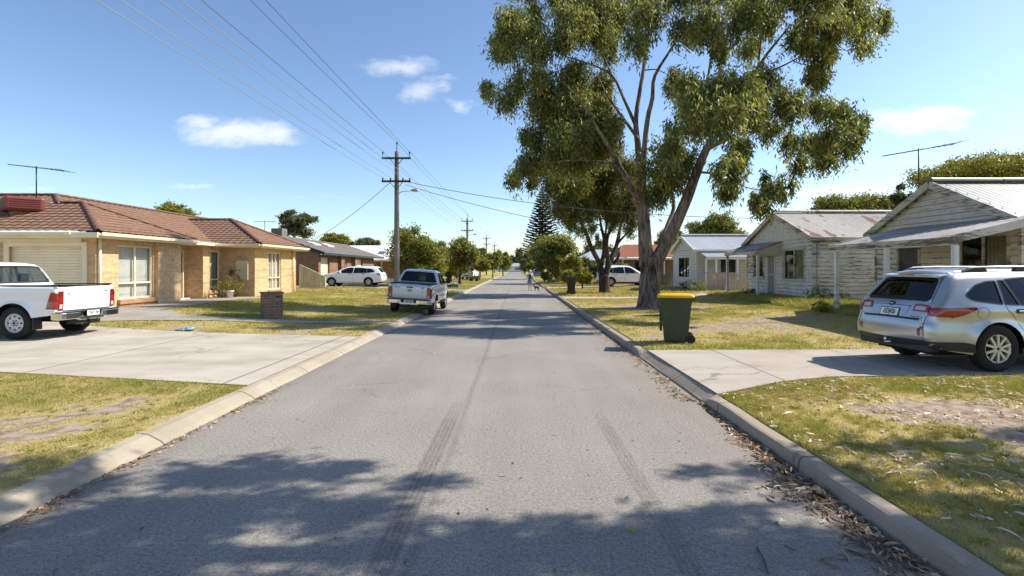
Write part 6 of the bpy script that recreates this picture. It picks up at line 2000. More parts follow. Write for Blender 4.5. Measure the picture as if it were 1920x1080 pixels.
def tree(name, px, ytop, ybot, hw, Y, ybase, leaf, bark, label, n=6000, ll=None, seed=1, shape='round', trunk_px=None, group=None, stems=1, gap=1.0, dens=1.0):
    """crown from ytop to ybot (photo rows), half width hw pixels, at distance Y"""
    s = Y / F
    x = X_(trunk_px if trunk_px else px, Y); cx = X_(px, Y)
    zb = min(G(x, Y), Z_(ybase, Y)) if ybase else G(x, Y)
    zt, zl = Z_(ytop, Y), Z_(ybot, Y); rw = hw * s; rh = (zt - zl) / 2
    org = Vector((x, Y, zb - .05)); h = thing(name, org, label, 'tree' if 'shrub' not in name and 'bush' not in name else 'shrub', group)
    rd = random.Random(seed); T = Tree(); T.r = rd
    ctr = Vector((cx, Y, (zt + zl) / 2))
    clumps = []
    k = int(16 * dens) if shape != 'gum' else int(15 * dens)
    for i in range(k):
        while True:
            v = Vector((rd.uniform(-1, 1), rd.uniform(-1, 1), rd.uniform(-1, 1)))
            if .35 < v.length < 1: break
        if shape == 'umbrella': v.z = abs(v.z) * .9 - .25
        cr = rd.uniform(.26, .42) * gap
        c = ctr + Vector((v.x * rw * (1 - cr * .8), v.y * rw * (1 - cr * .8), v.z * rh * (1 - cr * .8)))
        r_ = (rw * cr, rw * cr, min(rh, rw) * cr * .95)
        clumps.append((tuple(c), r_, r_[0] ** 2))
    if shape == 'round': clumps.append((tuple(ctr), (rw * .62, rw * .62, rh * .62), rw * rw * .6))
    tr = max(.06, rw * .07)
    tips = [Vector(c[0]) for c in clumps]
    for st in range(stems):
        a = 2 * math.pi * st / max(1, stems); o = Vector((math.cos(a), math.sin(a), 0)) * (rw * .10 if stems > 1 else 0)
        top = ctr + Vector((rd.uniform(-.2, .2) * rw, rd.uniform(-.2, .2) * rw, rh * .5)) + o * 3
        zl2 = max(zl, zb + .3)
        T.limb([(org + o * .4, tr * 1.5 / math.sqrt(stems)), (org.lerp(Vector((cx, Y, zl2)), .5) + o * 1.2, tr / math.sqrt(stems)), (Vector((cx, Y, zl2 + rh * .2)) + o * 2, tr * .85 / math.sqrt(stems)), (top, tr * .25)], 7)
    for t in tips: T.twig(t, tr * .35)
    T.mb.build('trunk', bark, h, org)
    L = ll or max(.12, .0047 * Y)
    leaf_cloud('crown', clumps, int(n * 1.9), L, L * .5, leaf, h, org, seed, droop=.2, spray=16, spr=rw * .08 + .1, fill=2.6, sub=11)
    return h


big_gum(); forked_tree()

# left verge row
tree('street_tree', 772, 420, 528, 60, 44, 538, M['leaf_bush'], M['bark_dark'], 'large bushy street tree just right of the near power pole', 16000, seed=21, stems=2, dens=1.7)
tree('street_tree', 815, 446, 524, 38, 49, 535, M['leaf_bush'], M['bark_dark'], 'mid green street tree with crown low over the silver ute', 7000, seed=22)
tree('street_tree', 862, 434, 516, 40, 54, 530, M['leaf_bush'], M['bark_dark'], 'bushy street tree at the foot of the second power pole', 10000, seed=23, dens=1.4)
tree('street_tree', 900, 480, 512, 22, 72, 525, M['leaf_yellow'], M['bark'], 'small dome shaped yellowish street tree above the distant ute', 4500, seed=24)
tree('street_tree', 924, 466, 508, 20, 92, 522, M['leaf_bush'], M['bark'], 'light green street tree down the left verge behind the dome shaped one', 5000, seed=25)
tree('street_tree', 943, 474, 509, 16, 120, 518, M['leaf_bush'], M['bark_dark'], 'far street tree nearest the road edge at left', 3500, seed=26)
tree('street_tree', 846, 470, 526, 20, 60, 530, M['leaf_dark'], M['bark_dark'], 'dark green bush filling the gap behind the white sign board', 4000, seed=27)
tree('street_tree', 890, 452, 500, 24, 100, 520, M['leaf_dark'], M['bark_dark'], 'dark tree rising behind the dome shaped yellowish tree', 4000, seed=28)
# right verge
tree('street_tree', 1040, 437, 520, 56, 60, 524, M['leaf_bush'], M['bark_pale'], 'wide rounded bright green tree with pale trunk on the right verge', 15000, seed=31, trunk_px=1042, dens=1.6, stems=2)
tree('street_tree', 1078, 470, 525, 30, 56, 530, M['leaf_yellow'], M['bark_pale'], 'yellow green tree beside the wide rounded tree', 7000, seed=32)
tree('street_tree', 1002, 490, 514, 16, 120, 518, M['leaf_bush'], M['bark'], 'small bright tree far along the right verge above the walker', 3000, seed=33)
tree('street_tree', 985, 472, 510, 15, 170, 512, M['leaf_olive'], M['bark'], 'grey green tree near the end of the street on the right', 2500, seed=34)
tree('garden_shrub', 1066, 503, 531, 15, 47, 533, M['leaf_yellow'], M['bark'], 'dense yellow green shrub left of the brown bin', 3500, seed=35, group=None)
tree('garden_shrub', 1092, 500, 535, 22, 43, 536, M['leaf_yellow'], M['bark'], 'tall yellow green shrub right behind the brown bin', 5000, seed=36)
tree('garden_shrub', 1108, 488, 520, 22, 50, 530, M['leaf_dark'], M['bark'], 'dark shrub behind the tail of the white suv', 3500, seed=37)
tree('garden_shrub', 1021, 509, 525, 5, 60, 526, M['leaf_yellow'], M['bark'], 'pale straw coloured shrub on the far right lawn', 900, seed=38)
tree('garden_shrub', 1168, 492, 516, 22, 48.8, 520, M['leaf_bush'], M['bark'], 'round shrub in front of the orange tiled house', 3000, seed=39)
# behind the left houses
tree('gum_tree', 552, 392, 448, 42, 62, 520, M['leaf_olive'], M['bark_pale'], 'open crowned grey green gum behind the brown house', 6500, seed=41, shape='gum', gap=.85)
tree('gum_tree', 322, 380, 425, 46, 48, 520, M['leaf_yellow'], M['bark'], 'rounded olive tree showing over the brown tiled roof', 6000, seed=42)
tree('garden_tree', 628, 434, 470, 28, 75, 520, M['leaf_yellow'], M['bark'], 'rounded yellowish tree between the grey and white roofs', 4500, seed=43)
tree('garden_tree', 692, 443, 475, 26, 90, 520, M['leaf_olive'], M['bark'], 'greyish tree peeping above the white metal roof', 3500, seed=44, shape='gum')
tree('garden_tree', 655, 450, 475, 22, 110, 515, M['leaf_dark'], M['bark'], 'small distant tree left of the near pole above the white roof', 2500, seed=45)
# behind the right houses
tree('garden_tree', 1825, 286, 385, 118, 30, 520, M['leaf_yellow'], M['bark'], 'broad flat topped sunlit tree behind the grey iron roof', 24000, seed=51, dens=2.6, gap=.8)
tree('garden_tree', 1600, 352, 440, 80, 40, 520, M['leaf_bush'], M['bark'], 'low spreading tree behind the rusty roof', 12000, seed=52, dens=1.6, gap=.85)
tree('garden_tree', 1692, 332, 440, 24, 36, 520, M['leaf_dark'], M['bark'], 'narrow dark green tree between the two roofs at right', 6000, seed=53)
tree('garden_tree', 1345, 398, 470, 58, 48, 520, M['leaf_bush'], M['bark'], 'leafy tree rising behind the clean white cottage', 11000, seed=54, dens=1.4)
tree('garden_tree', 1262, 420, 480, 40, 62, 520, M['leaf_bush'], M['bark'], 'tree behind the trunk of the tall gum over orange roof', 6000, seed=55)
tree('garden_tree', 1120, 448, 505, 40, 78, 520, M['leaf_dark'], M['bark'], 'distant dark tree seen between stems of the forked tree', 5000, seed=56)
# end of the street
for i, (px, yt, hw, Y, lf, lb) in enumerate([
        (968, 462, 14, 262, 'leaf_olive', 'tall thin gum at the end of the street left of the walker'),
        (948, 470, 12, 240, 'leaf_dark', 'dark tree at the far end beside the left row'),
        (935, 478, 14, 250, 'leaf_olive', 'pale grey tree far beyond the left row'),
        (992, 468, 12, 275, 'leaf_olive', 'open gum at the far end on the right'),
        (1008, 474, 14, 250, 'leaf_dark', 'dense dark tree closing the street on the right'),
        (975, 486, 12, 268, 'leaf_dark', 'low dark tree behind the distant white house'),
        (955, 488, 10, 290, 'leaf_bush', 'low green tree left of the distant white house'),
        (1030, 470, 18, 220, 'leaf_dark', 'far dark tree behind the tall pine'),
        (905, 462, 16, 200, 'leaf_dark', 'far tree behind the third power pole'),
        (870, 460, 24, 160, 'leaf_dark', 'far dark tree behind the second power pole'),
        (760, 462, 40, 130, 'leaf_dark', 'far tree mass behind the large bushy street tree'),
        (1090, 470, 30, 150, 'leaf_dark', 'far tree behind the yellow green tree'),
        (1150, 468, 30, 120, 'leaf_olive', 'far tree over the white suv'),
        (600, 478, 40, 140, 'leaf_olive', 'far tree behind the skylight roof'),
        (1450, 470, 40, 90, 'leaf_bush', 'far tree behind the rusty roofed cottage')]):
    tree('distant_tree', px, yt, 504, hw, Y, None, M[lf], M['bark'], lb, 2200, seed=70 + i, shape='round' if i % 3 else 'gum')


def norfolk_pine():
    Y = 84.0; x = X_(1017, Y); org = Vector((x, Y, G(x, Y) - .05))
    h = thing('norfolk_pine', org, 'tall dark pine with level tiers of branches far on the right', 'tree')
    zt = Z_(352, Y); mb = MB(); mb.tube([org, (x, Y, zt * .5), (x, Y, zt)], [.28, .17, .03], 8)
    rs = np.random.RandomState(2); vs = []; tn = []
    tiers = 27
    for i in range(tiers):
        t = i / (tiers - 1); z = 4.2 + (zt - 4.6) * t; L = 3.2 * (1 - t) ** .85 + .2
        for k in range(7):
            a = 2 * math.pi * (k + .5 * (i % 2)) / 7 + rs.uniform(-.1, .1)
            d = Vector((math.cos(a), math.sin(a), 0)); p0 = Vector((x, Y, z)); pts = [p0, p0 + d * L * .5 - Vector((0, 0, .06 * L)), p0 + d * L + Vector((0, 0, .10 * L))]
            mb.tube(pts, [.05, .035, .015], 4)
            m = int(44 * L)
            for j in range(m):
                u = .12 + .88 * j / m; c = pts[0].lerp(pts[1], u * 2) if u < .5 else pts[1].lerp(pts[2], u * 2 - 1)
                s_ = d.cross(Vector((0, 0, 1))) * (1 if j % 2 else -1); e = (d * .6 + s_ * rs.uniform(.5, 1.1) + Vector((0, 0, rs.uniform(.1, .7)))).normalized() * rs.uniform(.25, .45)
                w = Vector((rs.uniform(-1, 1), rs.uniform(-1, 1), rs.uniform(-1, 1))).normalized() * .085
                for q in (c, c + e * .5 + w, c + e, c + e * .5 - w): vs.append(tuple(q - org))
                tn += [min(1, max(0, .4 + rs.normal(0, .2)))] * 4
    mb.build('trunk', M['bark_dark'], h, org)
    np_mesh('crown', np.array(vs), 4, M['leaf_pine'], h, np.array(tn))
norfolk_pine()


# a gum standing outside the frame, right of the photographer: the shade of its boughs lies over the near road
def shade_tree():
    x, y = 10.6, 4.4
    org = Vector((x, y, G(x, y) - .05)); h = thing('verge_gum', org, 'wide gum just outside the frame at right whose boughs shade the near road', 'tree')
    rd = random.Random(6); T = Tree(); T.r = rd; cl = []
    k = 1 / math.tan(SUN_EL); spots = []
    for sx in np.arange(-5.4, 3.6, .52):
        for sy in (2.1, 2.7, 3.25):
            if rd.random() < .93: spots.append((sx + rd.uniform(-.25, .25), sy + rd.uniform(-.2, .2) + (.15 if sx < -1 else 0), .5))
    spots += [(-2.3, 4.55, .5), (-3.0, 4.45, .5), (-1.55, 4.5, .42), (-.85, 4.35, .32), (-3.7, 4.2, .5), (-2.2, 4.0, .45), (-1.3, 3.95, .4), (-2.9, 3.8, .5), (-4.4, 4.2, .5), (-5.0, 3.9, .5), (1.55, 4.5, .28), (2.05, 4.45, .38), (2.3, 4.05, .4), (1.75, 4.0, .26), (1.25, 3.75, .25), (.8, 3.65, .3), (.2, 3.6, .26),
              (3.0, 4.75, .4), (3.8, 4.85, .5), (4.7, 4.85, .5), (5.6, 4.7, .5), (3.3, 4.2, .5), (4.2, 4.1, .55), (5.2, 4.0, .55), (3.0, 3.5, .5), (4.0, 3.3, .55), (5.0, 3.2, .55), (6.2, 4.2, .6)]
    for sx, sy, r_ in spots:
        z = 6.3 + rd.uniform(-.5, .6)
        c = (sx + k * z * math.cos(SUN_AZ), sy + k * z * math.sin(SUN_AZ), z); cl.append((c, (r_ * 1.05, r_ * .9, r_ * .6), r_ * r_))
    T.limb([(org, .48), (org + Vector((-.1, 0, 2.0)), .38), (org + Vector((-.6, .2, 4.2)), .32), (Vector((8.9, 4.7, 5.4)), .22), (Vector((6.0, 4.9, 6.1)), .13), (Vector((2.6, 4.9, 6.5)), .06)], 12)
    T.limb([(org + Vector((-.3, .1, 3.4)), .22), (Vector((11.0, 5.0, 5.2)), .15), (Vector((12.2, 5.6, 6.4)), .06)], 9)
    for c in cl: T.twig(Vector(c[0]), .035)
    T.mb.build('trunk', M['bark'], h, org)
    leaf_cloud('crown', cl, 44000, .16, .046, M['leaf_gum'], h, org, 61, droop=.5, spray=20, spr=.26, sub=6)
# ================================================================= poles and wires
M['pole'] = bark_mat('weathered_pole_timber', (0.085, 0.075, 0.068), (0.22, 0.20, 0.185), 1.6)
M['pole_plain'] = mat('painted_pole_sleeve', (0.20, 0.20, 0.205), 0.6)
M['wire'] = mat('cable', (0.10, 0.11, 0.12), 0.5, .02)
M['wire_pale'] = mat('aluminium_cable', (0.26, 0.28, 0.30), 0.6, .02)
PX = -7.17
POLES = [(PX, -16.0, 9.2), (PX, 32.0, 9.3), (PX, 78.0, 9.6), (PX, 128.0, 9.9), (PX, 176.0, 10.2), (PX, 226.0, 10.2)]


def power_pole(i, x, y, zt, label):
    org = Vector((x, y, G(x, y) - .05)); h = thing('power_pole', org, label, 'power pole', None)
    d = zt - 9.3
    mb = MB(); mb.tube([org, (x, y, 3.2), (x, y, zt - 1.5), (x, y, zt - .55)], [.175, .16, .135, .12], 12, jit=.015, rnd=random.Random(i)); mb.build('pole', M['pole'], h, org)
    if i == 1:
        mb = MB(); mb.box(x - .10, y - .185, .1, x + .10, y - .14, 6.1); mb.build('steel_sleeve', M['pole_plain'], h, org)
    for za, nm in ((zt - .98, 'crossarm'), (zt - 2.36, 'crossarm')):
        mb = MB(); mb.box(x - .86, y - .20, za - .05, x + .86, y - .10, za + .06)
        mb.bar((x - .42, y - .15, za), (x - .08, y - .13, za - .40), .03, .03); mb.bar((x + .42, y - .15, za), (x + .08, y - .13, za - .40), .03, .03)
        ca = mb.build(nm, M['darkmetal'] if za > zt - 1.5 else M['bark_dark'], h, org)
        for dx in ((-.80, .80) if za > zt - 1.5 else (-.80, -.34, .40, .80)):
            mb = MB(); hh = .36 if za > zt - 1.5 else .16
            mb.tube([(x + dx, y - .15, za + .05), (x + dx, y - .15, za + hh)], [.015, .015], 6); mb.lathe([(0, .0), (.045, .0), (.055, -.05), (.03, -.07), (.05, -.11), (.03, -.14)], Matrix.Translation((x + dx, y - .15, za + hh + .03)), 8)
            mb.build('insulator', M['bark_dark'], ca, org)
    mb = MB(); mb.tube([(x + .02, y - .05, zt - .7), (x + .02, y - .05, zt - .12)], [.03, .025], 6); mb.lathe([(0, .12), (.05, .10), (.055, .05), (.03, .03), (.05, -.02)], Matrix.Translation((x + .02, y - .05, zt - .1)), 8); mb.build('top_insulator', M['bark_dark'], h, org)
    if i <= 2:
        mb = MB(); z0 = zt - 3.0; mb.tube([(x + .12, y - .12, z0 - .1), (x + .35, y - .2, z0 + .02), (x + .95, y - .3, z0 + .06)], .022, 6); ar = mb.build('lamp_arm', M['galv'], h, org)
        mb = MB(); mb.tube([(x + .92, y - .3, z0 + .07), (x + 1.05, y - .31, z0 + .09), (x + 1.25, y - .32, z0 + .09), (x + 1.38, y - .33, z0 + .07)], [.05, .085, .085, .04], 8); mb.build('street_lamp', M['galv'], ar, org)
        mb = MB(); mb.tube([(x + 1.08, y - .31, z0 + .03), (x + 1.3, y - .32, z0 + .03)], [.06, .05], 8); mb.build('diffuser', M['whiteplastic'], ar, org)


for i, (x, y, zt) in enumerate(POLES):
    power_pole(i, x, y, zt, ['timber power pole standing behind the photographer', 'tall weathered power pole with street lamp beside the silver ute', 'second power pole rising out of the bushy tree', 'third power pole along the left verge', 'fourth small power pole along the left verge', 'last tiny power pole at the street end'][i])


def wire(name, pts_attach, sag, r, m, label, group='overhead wires along the street'):
    mb = MB()
    for k in range(len(pts_attach) - 1):
        a = Vector(pts_attach[k]); b = Vector(pts_attach[k + 1]); n = 26 if k < 1 else 14
        pts = []
        for j in range(n + 1):
            t = j / n; p = a.lerp(b, t); p.z -= sag * 4 * t * (1 - t); pts.append(p)
        mb.tube(pts, r, 5, 0, True, False)
    o = mb.build(name, m, None, (pts_attach[0]))
    tag(o, label, 'wire', group)


for dx, zz, lab, sg_ in ((-.80, -.58, 'upper overhead wire on the left insulator of the top crossarm', .15), (.02, .02, 'uppermost overhead wire on the very top of the poles', .35), (.80, -.58, 'upper overhead wire on the right insulator of the top crossarm', .12)):
    wire('power_wire', [(x + dx, y - .12, zt + zz) for x, y, zt in POLES], sg_, .010, M['wire'], lab)
for dx, lab in ((-.80, 'lower overhead wire at the left end of the second crossarm'), (-.34, 'lower overhead wire second from left on the second crossarm'), (.40, 'lower overhead wire third from left on the second crossarm'), (.80, 'lower overhead wire at the right end of the second crossarm')):
    wire('power_wire', [(x + dx, y - .15, zt - 2.14) for x, y, zt in POLES], .28, .009, M['wire_pale'], lab)
px_, py_, pz_ = POLES[1]
wire('service_wire', [(px_ - .4, py_ - .1, pz_ - 2.45), (-16.6, 43.5, 4.05)], .25, .016, M['wire'], 'black service cable sloping from the near pole down to the brown house', None)
wire('service_wire', [(px_ + .5, py_ - .1, pz_ - 2.35), (12.2, 25.7, 4.15)], .5, .016, M['wire'], 'upper service cable crossing the road towards the rusty roofed cottage', None)
wire('service_wire', [(px_ + .5, py_ - .1, pz_ - 2.55), (11.9, 38.0, 3.8)], .55, .016, M['wire'], 'lower service cable crossing the road towards the clean white cottage', None)

# ================================================================= bins
def bin_(name, x, y, rz, body, lid, label, lidopen=0.0, s=1.0):
    z = G(x, y) + .004; org = Vector((x, y, z)); h = thing(name, org, label, 'bin', None, rz)
    # local: front faces -x, wheels at +x
    mb = MB()
    def ring(z_, x0, x1, w, r):
        p = rnd_poly([(x0, -w), (x1, -w), (x1, w), (x0, w)], r, 4); return [(a, b, z_) for a, b in p]
    rings = [ring(.02, -.24, .20, .21, .05), ring(.06, -.26, .22, .225, .05), ring(.30, -.275, .26, .235, .05), ring(.84, -.345, .31, .268, .05), ring(.90, -.365, .325, .285, .05), ring(.945, -.37, .33, .288, .05), ring(.95, -.385, .345, .30, .05), ring(.985, -.385, .345, .30, .05)]
    n = len(rings[0]); vs = [p for r in rings for p in r]; fs = []
    for i in range(len(rings) - 1):
        for k in range(n): fs.append((i * n + k, i * n + (k + 1) % n, (i + 1) * n + (k + 1) % n, (i + 1) * n + k))
    fs.append(tuple(reversed(range(n))))
    mb.add(vs, fs, 0, False)
    mb.box(.345, -.24, .93, .40, -.20, .99); mb.box(.345, .20, .93, .40, .24, .99); mb.tube([(.395, -.25, .985), (.395, .25, .985)], .016, 8)
    for sg in (1, -1): mb.box(.10, sg * .235 - .006, .04, .24, sg * .235 + .006, .26)
    for yy in (-.12, .12): mb.box(-.352, yy - .008, .25, -.30, yy + .008, .80)
    mb.build('bin_body', body, h)
    mb = MB()
    rg = [ring(.985, -.405, .37, .315, .06), ring(1.015, -.41, .37, .318, .07), ring(1.05, -.36, .34, .28, .09), ring(1.065, -.24, .26, .2, .09)]
    n = len(rg[0]); vs = [p for r in rg for p in r]; fs = []
    for i in range(len(rg) - 1):
        for k in range(n): fs.append((i * n + k, i * n + (k + 1) % n, (i + 1) * n + (k + 1) % n, (i + 1) * n + k))
    fs.append(tuple(range((len(rg) - 1) * n, len(rg) * n))); fs.append(tuple(reversed(range(n))))
    mb.add(vs, fs, 0, True); mb.box(.34, -.2, .965, .41, -.12, 1.02); mb.box(.34, .12, .965, .41, .2, 1.02)
    mb.build('lid', lid, h)
    for sg in (1, -1):
        Mx = Matrix.Translation((.285, sg * .27, .10)) @ Matrix.Rotation(-sg * math.pi / 2, 4, 'X'); mb = MB(); mb.lathe([(0, .022), (.05, .024), (.07, .02), (.085, .028), (.10, .018), (.10, -.02), (.085, -.028), (0, -.022)], Mx, 24); mb.build('wheel', M['rubber'], h)
    mb = MB(); mb.tube([(.285, -.26, .10), (.285, .26, .10)], .012, 6); mb.build('axle', M['darkmetal'], h)
    return h


M['bin_green'] = mat('dark_green_plastic', (0.045, 0.058, 0.026), 0.5, .12, 3.0)
M['lid_yellow'] = mat('yellow_plastic_lid', (0.72, 0.42, 0.012), 0.45, .08, 4.0)
M['bin_brown'] = mat('brown_black_plastic', (0.04, 0.03, 0.025), 0.5)
b = bin_('wheelie_bin', 3.52, 11.75, R(-14), M['bin_green'], M['lid_yellow'], 'dark green wheelie bin with yellow lid by the driveway')
mb = MB(); mb.quad((-.349, -.20, .80), (-.349, -.14, .80), (-.356, -.14, .87), (-.356, -.20, .87)); mb.build('sticker', M['whiteplastic'], b)
bin_('wheelie_bin', 3.45, 33.5, R(85), M['bin_brown'], M['bin_brown'], 'dark brown wheelie bin on the far right verge')

# ================================================================= brick letterbox
def letterbox():
    x, y = -7.75, 16.9; org = Vector((x, y, G(x, y) - .02)); h = thing('brick_letterbox', org, 'brown brick letterbox pillar with round metal plate on the left lawn', 'letterbox', None, R(38))
    mb = MB(); mb.box(-.27, -.27, 0, .27, .27, .80); mb.build('pillar', M['brick_dark'], h)
    mb = MB(); mb.box(-.30, -.30, .80, .30, .30, .845); mb.build('cap', mat('brick_capping', (.20, .11, .08), .8, vs=12.), h, bevel=.01)
    mb = MB(); mb.box(.05, -.282, .67, .20, -.27, .72); mb.build('mail_slot', M['darkmetal'], h)
    mb = MB(); mb.lathe([(0, .01), (.055, .009), (.06, 0)], Matrix.Translation((.12, -.272, .58)) @ Matrix.Rotation(R(90), 4, 'X'), 20); p = mb.build('number_plate', M['galv'], h)
    mb = MB(); mb.lathe([(.028, .014), (.04, .014), (.04, .0)], Matrix.Translation((.12, -.276, .58)) @ Matrix.Rotation(R(90), 4, 'X'), 16); mb.build('ring', M['darkmetal'], p)
letterbox()

# ================================================================= fences
def panel_fence():
    Y = 36.2; org = Vector((-13.7, Y, .35)); h = thing('panel_fence', org, 'cream metal panel fence with sloping top beside the brick house', 'fence')
    x0, x1 = X_(563, Y), X_(609, Y); z0, z1 = Z_(497, Y), Z_(519, Y)
    mb = MB(); n = 14
    for i in range(n):
        a, b = x0 + (x1 - x0) * i / n, x0 + (x1 - x0) * (i + 1) / n; za, zb = z0 + (z1 - z0) * i / n, z0 + (z1 - z0) * (i + 1) / n
        o = .03 if i % 2 else 0
        mb.box(a, Y - o, .25, b, Y - o + .004, min(za, zb)); mb.quad((a, Y - o, min(za, zb) - .001), (b, Y - o, min(za, zb) - .001), (b, Y - o, zb), (a, Y - o, za))
    mb.build('panel', mat('cream_steel_sheet', (.72, .61, .41), .5), h, org)
    mb = MB(); mb.bar((x0 - .02, Y, z0 + .02), (x1 + .02, Y, z1 + .02), .07, .05); mb.box(x0 - .06, Y - .04, .2, x0, Y + .03, z0 + .04); mb.box(x1, Y - .04, .2, x1 + .06, Y + .03, z1 + .04); mb.build('rail', M['cream'], h, org)
panel_fence()


def paling_fence():
    Y = 41.0; x0, x1 = X_(1237, Y), X_(1272, Y); org = Vector((x0, Y, .3)); h = thing('paling_fence', org, 'grey timber paling fence stepping up beside the white cottage', 'fence')
    mb = MB(); n = 11
    for i in range(n):
        a = x0 + (x1 - x0) * i / n; z = Z_(518, Y) + (Z_(501, Y) - Z_(518, Y)) * i / (n - 1); mb.box(a + .008, Y - .01 * (i % 2), .2, a + (x1 - x0) / n - .008, Y + .015, z)
    mb.build('paling', M['fence_grey'], h, org)
    mb = MB(); mb.bar((x0, Y + .04, .55), (x1, Y + .04, .6), .04, .08); mb.bar((x0, Y + .04, 1.0), (x1, Y + .04, 1.3), .04, .08); mb.build('rail', M['trim_worn'], h, org)
paling_fence()


def picket(name, label, x0, x1, Y, z, m, n, gap=.3, z0=.25):
    org = Vector(((x0 + x1) / 2, Y, z0)); h = thing(name, org, label, 'fence')
    mb = MB(); w = (x1 - x0) / n
    for i in range(n): mb.box(x0 + w * i, Y - .012, z0 + .05, x0 + w * (i + 1 - gap), Y + .012, z)
    mb.build('picket', m, h, org)
    mb = MB(); mb.box(x0, Y + .013, z - .18, x1, Y + .05, z - .1); mb.box(x0, Y + .013, z0 + .2, x1, Y + .05, z0 + .28)
    mb.build('rail', m, h, org)
    for x in (x0, (x0 + x1) / 2, x1):
        mb = MB(); mb.box(x - .05, Y + .051, z0, x + .05, Y + .13, z + .06); mb.build('post', m, h, org)
picket('picket_fence', 'white picket fence behind the white station wagon', X_(668, 49), X_(750, 49), 49, Z_(522, 49), M['white'], 26)
picket('picket_fence', 'weathered picket fence at the side of the rusty roofed cottage', X_(1371, 30.4), X_(1409, 30.4), 30.4, Z_(523, 30.4), M['fence_beige'], 11, .12)

# small far clutter
def sign_board():
    Y = 62.0; x = X_(856.5, Y); org = Vector((x, Y, .28)); h = thing('sign_board', org, 'plain white board standing on the left lawn before the second pole', 'sign')
    mb = MB(); mb.box(x - .40, Y, .42, x + .40, Y + .04, 1.38); mb.build('board', M['white'], h, org)
    for s in (-.3, .3):
        mb = MB(); mb.box(x + s - .03, Y + .04, .15, x + s + .03, Y + .1, 1.3); mb.build('post', M['white'], h, org)
sign_board()


def crates():
    cm = mat('teal_plastic', (.09, .22, .24), .5); Y = 44.5
    for i, (px, w, hh, m, lb) in enumerate([(842, .32, .28, M['darkmetal'], 'dark crate at the left end of the crate row on the lawn'), (850, .30, .36, cm, 'pale teal crate in the middle of the row on the lawn'), (857, .28, .33, cm, 'pale teal crate at the right end of the row on the lawn')]):
        x = X_(px, Y); z = G(x, y); org = Vector((x, Y, z)); h = thing('plastic_crate', org, lb, 'crate', 'crates on the left lawn')
        mb = MB(); a, b_ = w / 2, .18
        mb.box(x - a, Y - b_, z, x + a, Y + b_, z + .02); mb.box(x - a, Y - b_, z + .02, x - a + .02, Y + b_, z + hh); mb.box(x + a - .02, Y - b_, z + .02, x + a, Y + b_, z + hh); mb.box(x - a + .02, Y - b_, z + .02, x + a - .02, Y - b_ + .02, z + hh); mb.box(x - a + .02, Y + b_ - .02, z + .02, x + a - .02, Y + b_, z + hh); mb.build('basket', m, h, org)
        mb = MB(); mb.box(x - a - .01, Y - b_ - .01, z + hh, x + a + .01, Y + b_ + .01, z + hh + .025); mb.build('rim', M['whiteplastic'], h, org)
crates()


def barrow():
    Y = 66; x = X_(889, Y); z = G(x, y); org = Vector((x, Y, z)); h = thing('garden_cart', org, 'small green garden cart beside the second power pole', 'cart')
    gm = mat('green_paint', (.10, .20, .07), .5)
    mb = MB(); p = [(x - .55, z + .30), (x + .55, z + .30), (x + .72, z + .68), (x - .72, z + .68)]; mb.prism([(a, Y - .3, b_) for a, b_ in p], (0, .6, 0)); mb.build('tray', gm, h, org)
    for s in (-.35, .35):
        mb = MB(); mb.lathe([(0, .04), (.16, .05), (.2, .03), (.2, -.03), (.16, -.05), (0, -.04)], Matrix.Translation((x + s, Y - .32, z + .2)) @ Matrix.Rotation(R(90), 4, 'X'), 16); mb.build('wheel', M['rubber'], h, org)
    mb = MB(); mb.tube([(x + .6, Y, z + .5), (x + 1.2, Y, z + .8)], .02, 6); mb.build('handle', M['darkmetal'], h, org)
barrow()


def a_sign():
    Y = 62; x = X_(1031, Y); z = G(x, y); org = Vector((x, Y, z)); h = thing('folding_sign', org, 'pale blue folding sign on the far right lawn', 'sign'); bm_ = mat('pale_blue_paint', (.20, .42, .58), .5)
    for s in (-1, 1):
        mb = MB(); mb.bar((x, Y + s * .28, z), (x, Y + s * .02, z + .95), .60, .03, up=(0, 1, 0)); mb.build('panel', bm_, h, org)
    mb = MB(); mb.box(x - .3, Y - .03, z + .95, x + .3, Y + .03, z + .99); mb.build('hinge_bar', M['whiteplastic'], h, org)
a_sign()

# blue crumpled plastic on the lawn
def plastic():
    x, y = -8.65, 13.95; rd = random.Random(2); mb = MB(); n, m_ = 14, 8; vs = []
    for i in range(n):
        for j in range(m_):
            u, v = i / (n - 1), j / (m_ - 1); e = math.sin(math.pi * u) * math.sin(math.pi * v)
            vs.append((x + (u - .5) * .50 + rd.uniform(-.012, .012), y + (v - .5) * .22 + rd.uniform(-.012, .012), G(x, y) + .01 + (e * .07 + rd.uniform(0, .035)) * (1.25 if u > .6 else .55)))
    mb.add(vs, [(i * m_ + j, (i + 1) * m_ + j, (i + 1) * m_ + j + 1, i * m_ + j + 1) for i in range(n - 1) for j in range(m_ - 1)])
    o = mb.build('plastic_wrapper', mat('crumpled_blue_plastic', (.22, .42, .52), .35, .3, 9.0), None, (x, y, G(x, y))); tag(o, 'crumpled pale blue plastic wrapper lying on the dry grass strip', 'litter')
plastic()

